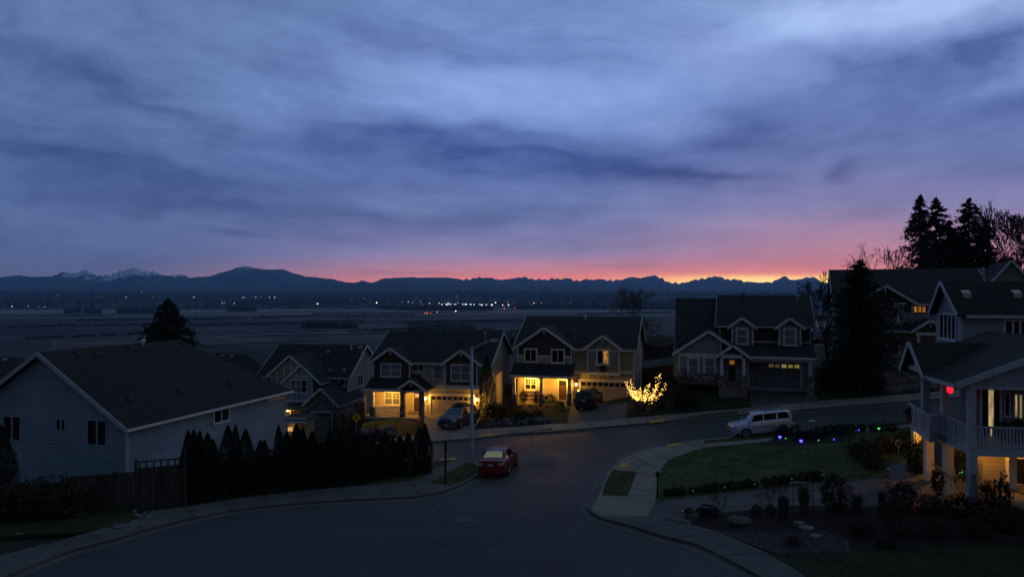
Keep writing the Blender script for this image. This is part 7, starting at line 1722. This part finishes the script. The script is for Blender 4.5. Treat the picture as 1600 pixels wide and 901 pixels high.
# silver 4x4
sil = car('suv', 'silver white four wheel drive with roof rack parked across from the lawn', 4.66, 1.80,
    [(-2.33, 1.02), (-2.28, 1.22), (-2.12, 1.72), (-1.7, 1.81), (.35, 1.81), (.62, 1.76), (1.16, 1.22), (1.28, 1.17), (2.1, 1.10), (2.26, 1.0), (2.33, .88)],
    [(-2.33, 1.0), (-2.2, 1.16), (1.2, 1.14), (2.05, 1.06), (2.25, .95), (2.33, .82)],
    [(-2.33, .80), (-2.15, .88), (1.7, .89), (2.2, .83), (2.33, .74)], [(-2.05, .78), (.62, .75), (1.2, .80)],
    (-1.36, 1.38), .385, (-2.26, -2.12, .62, 1.18), .42, 'paint_silver',
    [(-2.02, -1.12, -1.82, -1.20, 'car_glass'), (-.98, -.08, -1.02, -.10, 'car_glass'), (.0, 1.04, -.02, .62, 'car_glass')], (1.14, .66), (-2.25, -2.13), wheel_w=.26,
    mats={'ws': 'car_glass_pale'}, extra={'handles': (-.72, .2), 'seams': (-.04, 1.1, -1.05), 'pz': .92, 'tl': (.92, 1.2), 'tlw': .14, 'hl': (.74, .94), 'hlw': .26, 'bm': 'paint_silver_low', 'mx': .98})
m = MB()
for s in (-1, 1): m.box(-1.65, -.35, s * .56 - .02, s * .56 + .02, 1.84, 1.87)
for x_ in (-1.6, -1.2, -.8, -.4): m.box(x_ - .025, x_ + .025, -.60, .60, 1.871, 1.90)
for s in (-1, 1):
    for x_ in (-1.6, -.4): m.box(x_ - .03, x_ + .03, s * .56 - .025, s * .56 + .025, 1.78, 1.84)
m.build('roof_rack', 'plastic_black', sil)
for w in (-1.36, 1.38):       # pale wheel-arch flares
    for s in (-1, 1):
        m = MB(); rr_ = .385 * 1.2; pts = [(w + rr_ * math.cos(a), s * .915, .385 + rr_ * math.sin(a)) for a in [math.pi * k_ / 12 for k_ in range(-1, 14)]]; m.tube(pts, .042, 6); m.build('wheel_arch', 'paint_silver', sil, True)
for s in (-1, 1): m = MB(); m.box(-.85, .85, s * .86, s * .96, .36, .42); m.build('side_step', 'paint_silver_low', sil)
for s in (-1, 1):
    m = MB(); m.box(-.86, .88, s * .905, s * .925, .50, .80); m.build('lower_door_panel', 'paint_silver_low', sil); m = MB(); m.box(-.86, .88, s * .905, s * .94, .80, .84); m.build('side_moulding', 'plastic_black', sil)
m = MB(); m.box(2.29, 2.385, -.72, .72, .40, .60); m.build('bumper_guard', 'plastic_black', sil)
place(sil, 1190, 679, 179, up=.0); sil.scale = (.93, .93, .93)
# grey wagon on the drive
gry = car('suv', 'grey sport utility vehicle nose out on the lit garage drive', 4.85, 1.92,
    [(-2.42, 1.0), (-2.35, 1.15), (-2.0, 1.62), (-1.4, 1.72), (.1, 1.72), (.45, 1.66), (1.25, 1.16), (1.4, 1.12), (2.2, 1.04), (2.38, .94), (2.42, .80)],
    [(-2.42, .98), (-2.3, 1.12), (1.25, 1.08), (2.1, 1.0), (2.38, .90), (2.42, .76)],
    [(-2.42, .84), (-2.2, .94), (1.6, .96), (2.25, .90), (2.42, .80)], [(-2.0, .70), (.45, .70), (1.25, .82)],
    (-1.42, 1.48), .37, (-2.32, -2.0, .45, 1.26), .26, 'paint_grey',
    [(-1.95, -1.2, -1.75, -1.25, 'car_glass'), (-1.08, -.1, -1.12, -.12, 'car_glass'), (.0, 1.08, -.02, .48, 'car_glass')], (1.22, .50), (-2.30, -2.03), wheel_w=.25,
    mats={'ws': 'car_glass_pale'}, extra={'handles': (-.75, .2), 'seams': (-.05, 1.0, -1.15), 'pz': .9, 'hl': (.76, .92), 'hlw': .34, 'bm': 'paint_grey', 'tl': (.95, 1.15)})
m = MB()
for s in (-1, 1): m.tube([(-1.7, s * .60, 1.74), (-1.6, s * .60, 1.80), (.1, s * .60, 1.80), (.2, s * .60, 1.74)], .02, 5)
m.build('roof_rail', 'plastic_black', gry); m = MB(); m.prism([(-.95, 1.80), (.35, 1.80), (.25, 1.93), (-.85, 1.95)], 'xz', -.45, .45); m.build('roof_box', 'plastic_black', gry)
place(gry, 697, 674, 247, up=.13, shift=-2.42)
# dark people carrier at the patio house
blk = car('suv', 'black sport utility vehicle parked facing the patio house garage, tail out', 4.80, 1.92,
    [(-2.40, 1.0), (-2.36, 1.12), (-2.12, 1.66), (-1.5, 1.76), (.1, 1.76), (.45, 1.70), (1.15, 1.20), (1.3, 1.15), (2.2, 1.06), (2.36, .96), (2.40, .80)],
    [(-2.40, .98), (-2.3, 1.12), (1.15, 1.10), (2.1, 1.02), (2.36, .90), (2.40, .76)],
    [(-2.40, .86), (-2.2, .94), (1.6, .96), (2.25, .90), (2.40, .80)], [(-2.1, .74), (.45, .72), (1.15, .82)],
    (-1.42, 1.45), .38, (-2.34, -2.12, .45, 1.16), .28, 'paint_black',
    [(-2.0, -1.15, -1.85, -1.2, 'car_glass'), (-1.02, -.1, -1.06, -.12, 'car_glass'), (.0, 1.0, -.02, .46, 'car_glass')], (1.12, .50), (-2.32, -2.14), wheel_w=.25,
    extra={'handles': (-.75, .2), 'seams': (-.05, 1.0, -1.1), 'pz': .9, 'tl': (.9, 1.16), 'tlw': .18, 'bm': 'paint_black'})
place(blk, 914, 644, 72, up=.13, shift=2.4)

# ------------------------------------------------------------------ the far valley: woods, sheds, lamps
rg = np.random.default_rng(44)
def hit(px, py, y0=450, y1=9000):
    a = (px - PXC) / F; c = -(py - PYH) / F; Ys = np.arange(y0, y1, 12.0); d = Ys * c - hz(a * Ys, Ys)
    if not (d < 0).any(): return None
    i = int(np.argmax(d < 0)); return (a * Ys[i], Ys[i], float(hz(np.array([a * Ys[i]]), np.array([Ys[i]]))[0]))
def field(pts, mat, up, lab):
    P = [hit(*p) for p in pts]
    if any(p is None for p in P): return
    m = MB(); m.add([(p[0], p[1], p[2] + up) for p in P], [tuple(range(len(P)))]); tag(m.build('field', mat), lab, None, None, 'structure')
def fieldfn(col):
    def f(gg, b):
        oc = objc(gg); xs, ys, zs = gg.sep(oc); n_ = gg.noise(gg.xyz(gg.mul(xs, .004), gg.mul(ys, .03), 0), 1.0, 6, .7); k = gg.rng(n_, .35, .65, .5, 1.5)
        gg.put(b.inputs['Base Color'], gg.mix(1.0, tuple(col), gg.xyz(k, k, k), 'MULTIPLY'))
    return f
pr('field_tan', (.10, .08, .06), .95, spec=.1, fn=fieldfn((.10, .08, .06))); pr('field_green', (.10, .13, .08), .95, spec=.1, fn=fieldfn((.10, .13, .08))); pr('field_pale', (.20, .20, .17), .95, spec=.1, fn=fieldfn((.20, .20, .17)))
field([(480,514),(520,509),(580,507),(650,509),(720,514),(660,520),(590,518),(530,522)], 'field_tan', .9, 'tan rough field beyond the middle houses')
field([(335,527),(420,523),(500,520.5),(575,519.5),(575,520.8),(500,522),(420,524.6),(335,528.6)], 'field_pale', 1.2, 'thin pale farm track crossing the dark field')
field([(300,541),(420,534.5),(520,531.5),(520,532.6),(420,536),(300,543)], 'field_tan', 1.2, 'faint nearer farm track crossing the dark field')
field([(-40,486),(120,484.5),(300,484),(600,483.3),(600,485.5),(400,487),(280,489),(100,490),(-40,491)], 'field_pale', 1.5, 'long pale strip of field across the left of the valley')
field([(-40,495),(200,494),(330,493.5),(330,495.5),(120,498),(-40,500)], 'field_green', 1.2, 'dim green strip of field at the left of the valley')
field([(640,487.5),(800,486.3),(1060,485.8),(1060,488),(860,489.5),(700,490)], 'field_pale', 1.5, 'pale strip of field behind the patio house')
field([(1000,491),(1340,489.5),(1340,494),(1000,495.5)], 'field_green', 1.2, 'green field strip at the right of the valley')
field([(1225,502),(1330,500),(1330,512),(1235,514)], 'field_pale', 1.2, 'pale wet meadow seen between the dormer house and pine')
def wood(name, label, pts, hmin, hmax, mat='foliage_far', round_=.4, wf=.32):
    n = len(pts); X, Y = pts[:, 0], pts[:, 1]; Z = hz(X, Y); H_ = rg.uniform(hmin, hmax, n); Wd = H_ * rg.uniform(.7, 1.3, n) * wf
    k = 5; V = np.empty((n, 2 * k + 1, 3)); th = rg.uniform(0, 6.28, n)
    rd = rg.uniform(0, 1, n) < round_
    for j in range(k):
        a = th + j * 2 * math.pi / k; jit = rg.uniform(.75, 1.25, n)
        V[:, j] = np.stack([X + np.cos(a) * Wd * .8, Y + np.sin(a) * Wd * .8, Z - 1], 1)
        V[:, k + j] = np.stack([X + np.cos(a) * Wd * jit * np.where(rd, 1.1, .75), Y + np.sin(a) * Wd * jit * np.where(rd, 1.1, .75), Z + H_ * np.where(rd, .62, .38) * jit], 1)
    V[:, 2 * k] = np.stack([X, Y, Z + H_], 1)
    f4 = []; base = np.arange(n)[:, None] * (2 * k + 1)
    q4 = np.concatenate([base + np.array([[j, (j+1) % k, k + (j+1) % k, k + j]]) for j in range(k)]); t3 = np.concatenate([base + np.array([[k + j, k + (j+1) % k, 2 * k]]) for j in range(k)])
    me = bpy.data.meshes.new(name); me.from_pydata(V.reshape(-1, 3).tolist(), [], q4.tolist() + t3.tolist()); me.update()
    return tag(link(name, me, mat), label, None, None, 'stuff')
# far wooded slope
Yf = 3250 + rg.uniform(0, 1, 11000) ** .8 * 4600; Xf = rg.uniform(-.95, .95, 11000) * Yf * .9
cl = np.sin(Xf / 260) + np.sin(Yf / 190 + Xf / 700) + rg.normal(0, .7, len(Xf)); keep_ = (cl > -.3) | (Yf > 5500)
wood('forest', 'dark wooded slope on the far side of the valley', np.stack([Xf, Yf], 1)[keep_], 12, 30)
def band_pts(px0, px1, Y0_, Y1_, n): Yv = rg.uniform(Y0_, Y1_, n); return np.stack([((rg.uniform(px0, px1, n)) - PXC) / F * Yv, Yv], 1)
wood('woodland', 'dark belt of trees across the valley fields', np.concatenate([band_pts(622, 770, 2750, 2900, 420), band_pts(700, 720, 2700, 2900, 60), band_pts(800, 1060, 2900, 3080, 600), band_pts(588, 620, 2900, 3000, 60), band_pts(185, 250, 2350, 2420, 90), band_pts(355, 400, 2600, 2680, 60), band_pts(100, 160, 2400, 2430, 40), band_pts(1020, 1300, 2800, 3000, 500)]), 9, 24, round_=.7)
rows = []
for (a_, b_, Y_, n__) in ((-60, 140, 2080, 70), (150, 420, 1830, 80), (420, 640, 2050, 80), (300, 560, 1560, 60), (640, 900, 1700, 90), (-60, 200, 1450, 50), (900, 1060, 2300, 60), (1000, 1340, 2500, 120), (500, 760, 2350, 90), (0, 330, 3120, 160), (250, 620, 3080, 180), (100, 260, 1150, 30), (560, 700, 1320, 50)):
    n__ *= 4; t_ = rg.uniform(0, 1, n__) ** 1.1; rows.append(np.stack([((a_ + (b_ - a_) * t_) - PXC) / F * Y_, Y_ + (t_ - .5) * 160 + rg.normal(0, 6, n__)], 1))
wood('hedgerow', 'thin dark hedgerows and ditches between the valley fields', np.concatenate(rows), 1.5, 5.5, round_=.9, wf=.7)
wood('thicket', 'dark thicket at the foot of the hillside behind the houses', np.concatenate([band_pts(733, 850, 900, 1050, 420), band_pts(700, 735, 980, 1010, 60), band_pts(640, 740, 1150, 1250, 160), band_pts(1000, 1075, 620, 900, 300), band_pts(1230, 1330, 480, 900, 300), band_pts(470, 560, 1350, 1400, 60)]), 7, 19, round_=.75, wf=.4)
wood('brush', 'rough brush on the slope below the houses', np.concatenate([band_pts(-60, 900, 260, 700, 900), band_pts(990, 1320, 130, 420, 350)]), 1.2, 4.5, 'foliage_brown', round_=1, wf=.7)
# sheds of the town
for i, (px, py, L_, W_, h_) in enumerate(((672, 478, 110, 40, 9), (700, 477.5, 90, 40, 10), (726, 477, 70, 40, 9), (748, 477, 60, 35, 8), (762, 478, 80, 40, 10), (790, 478, 90, 35, 9), (806, 478, 60, 30, 8), (735, 480, 40, 25, 8), (835, 479, 60, 30, 8), (866, 480, 50, 30, 8), (55, 481, 70, 30, 7), (121, 490.5, 26, 14, 7), (460, 482, 46, 18, 6), (225, 466, 60, 30, 8))):
    p = hit(px, py)
    if not p: continue
    o = empty('warehouse', p, rg.uniform(-.15, .15), 'long low pale shed in the far valley, %s counted among those visible' % ORD[i], 'building', 'sheds of the distant town')
    m = MB(); m.box(-L_/2, L_/2, 0, W_, -1, h_); m.build('wall', 'concrete_pale', o); m = MB(); m.prism([(-1, h_), (W_ + 1, h_), (W_/2, h_ + 2.5)], 'yz', -L_/2 - 1, L_/2 + 1); m.build('roof', 'roof_grey', o)
    if i < 10:
        m = MB(); rnd = random.Random(i); x = -L_/2 + 3
        while x < L_/2 - 6:
            w_ = rnd.uniform(3, 9)
            if rnd.random() < .6: m.box(x, x + w_, -.3, -.02, h_ * .35, h_ * .8)
            x += w_ + rnd.uniform(1, 6)
        m.build('lit_window', 'far_white', o)
pr('far_dim', (.4, .4, .4), .5, emit=(.75, .8, .9), es=1.0)
ml = {}
def far_lamp(px, py, col, r):
    p = hit(px, py)
    if p is None: p = ((px - PXC) / F * 7000, 7000, hz1((px - PXC) / F * 7000, 7000))
    k_ = p[1] / 3500.0; r = r * k_; zc_ = -(py - PYH) / F * p[1] + 4
    h = max(6.0, zc_ - p[2])
    key = (col, round(r, 1), round(h))
    if key not in ml:
        m = MB(); m.lathe([(.05 * r, h - r), (.8 * r, h - .6 * r), (r, h), (.8 * r, h + .6 * r), (.05 * r, h + r)], (0, 0, 0), 8); nf = len(m.f); m.tube([(0, 0, -1), (0, 0, h - r)], .25, 4)
        me = bpy.data.meshes.new('distant_lamp'); me.from_pydata(m.v, [], m.f); me.materials.append(MAT[col]); me.materials.append(MAT['metal_grey'])
        for i, f_ in enumerate(me.polygons): f_.material_index = 0 if i < nf else 1
        ml[key] = me
    o = bpy.data.objects.new('distant_lamp', ml[key]); COL.objects.link(o); o.location = p
    nm = {'far_warm': 'warm white', 'far_white': 'cold white', 'far_red': 'red', 'far_green': 'greenish', 'far_dim': 'faint grey'}[col]
    tag(o, 'small %s lamp glowing in the distant valley' % nm, 'lamp', '%s lamps of the distant valley' % nm)
Wm, Wh, Rd, Gn, Dm = 'far_warm', 'far_white', 'far_red', 'far_green', 'far_dim'
lamps_ = [(588.4,474.4,Wm,2.6),(638,473,Wh,1.6),(657.4,473,Dm,1.8),(671,476,Wm,1.8),(686,475,Wh,1.9),(695,475.5,Wm,1.8),(700,475,Wm,2.0),(704,475.5,Wh,1.8),(710,475,Wm,1.9),(716,475,Wh,2.0),(731,476,Wh,1.6),(742,476,Wh,1.6),(750,475.5,Wh,1.6),(757,474,Gn,1.8),
 (698,483,Gn,2.0),(714.6,483,Gn,1.7),(762.4,480,Gn,1.7),(712,488.6,Wm,2.6),(683,490.4,Rd,2.3),(664,492,Rd,2.0),(667.5,492,Rd,2.0),(672.6,492,Rd,1.6),(767.4,475,Wm,2.7),(774.4,474.5,Wm,2.3),(786,474.5,Wm,2.6),(794,474,Wm,2.7),(799.3,473.8,Wm,2.8),(800,476.5,Wm,2.0),(813,475.5,Wm,2.6),(814,482.6,Gn,2.3),(820,480,Gn,1.8),(823.5,478.6,Gn,1.8),(834.4,475.6,Wm,2.5),(838,478,Gn,1.7),(846,475,Rd,1.8),(850,476,Wm,1.7),(856,475.5,Wm,2.0),(859,480,Wm,2.0),(872,477,Dm,1.6),(890.4,476,Rd,2.3),(788,484.5,Rd,1.8),(804,483.6,Rd,1.7),
 (682,461.5,Wm,1.3),(767,462.5,Wm,1.2),(763,463,Dm,1.2),(770,462,Dm,1.2),(714,464,Dm,1.2),(19,480.6,Wh,1.6),(24,480.4,Wh,1.6),(30,478,Wm,2.0),(44,480,Wh,1.8),(60,481,Dm,1.5),(70,481,Dm,1.5),(90,463,Wh,1.2),(155,464,Wh,1.0),(160,465,Dm,1.0),(197,465.5,Wh,1.3),(199.3,472,Wm,1.5),(209,464,Dm,1.1),(223,465,Wh,1.3),(226.5,465,Wh,1.3),(239,465.5,Dm,1.1),(249,465,Dm,1.1),
 (221.5,456.3,Rd,1.6),(233.5,460.5,Rd,1.8),(263.8,458.8,Rd,1.9),(280,460.5,Dm,1.1),(289.5,466,Wh,1.1),(293,462.5,Dm,1.1),(300,464.5,Wh,1.5),(303,465.5,Wm,1.3),(347.5,474.5,Wh,1.5),(351,474,Dm,1.5),(366,475,Wh,1.4),(375,472.5,Wh,1.3),(379,466.3,Wh,1.2),(382,466,Wh,1.2),(384,462.5,Wm,1.2),(394,474.6,Wm,1.5),(399,465.6,Wh,1.2),(421,465.8,Wm,1.4),(429,466,Wm,1.5),(400.5,465,Dm,1.2),(408,464,Dm,1.2),(463,471,Dm,1.3),
 (494,476,Wh,1.6),(496.6,476.2,Wm,2.0),(520,475,Wm,2.3),(522,469,Dm,1.4),(528,469,Dm,1.4),(541,472,Dm,1.4),(548,468.5,Dm,1.3),(562,468.5,Dm,1.3),(569,467,Dm,1.2),(577,469,Dm,1.3),(589,469,Wh,1.3),(628,473,Dm,1.5),(645,474,Dm,1.6),
 (1213,458.3,Wm,1.5),(1217.5,458.3,Wm,1.5),(1270,476.3,Wm,2.4),(905,476,Dm,1.5),(918,476.5,Dm,1.5),(932,475.5,Rd,1.3),(944,476,Dm,1.4),(1035,476,Dm,1.5),(1042,475.5,Dm,1.5)]
for a_ in lamps_: far_lamp(*a_)
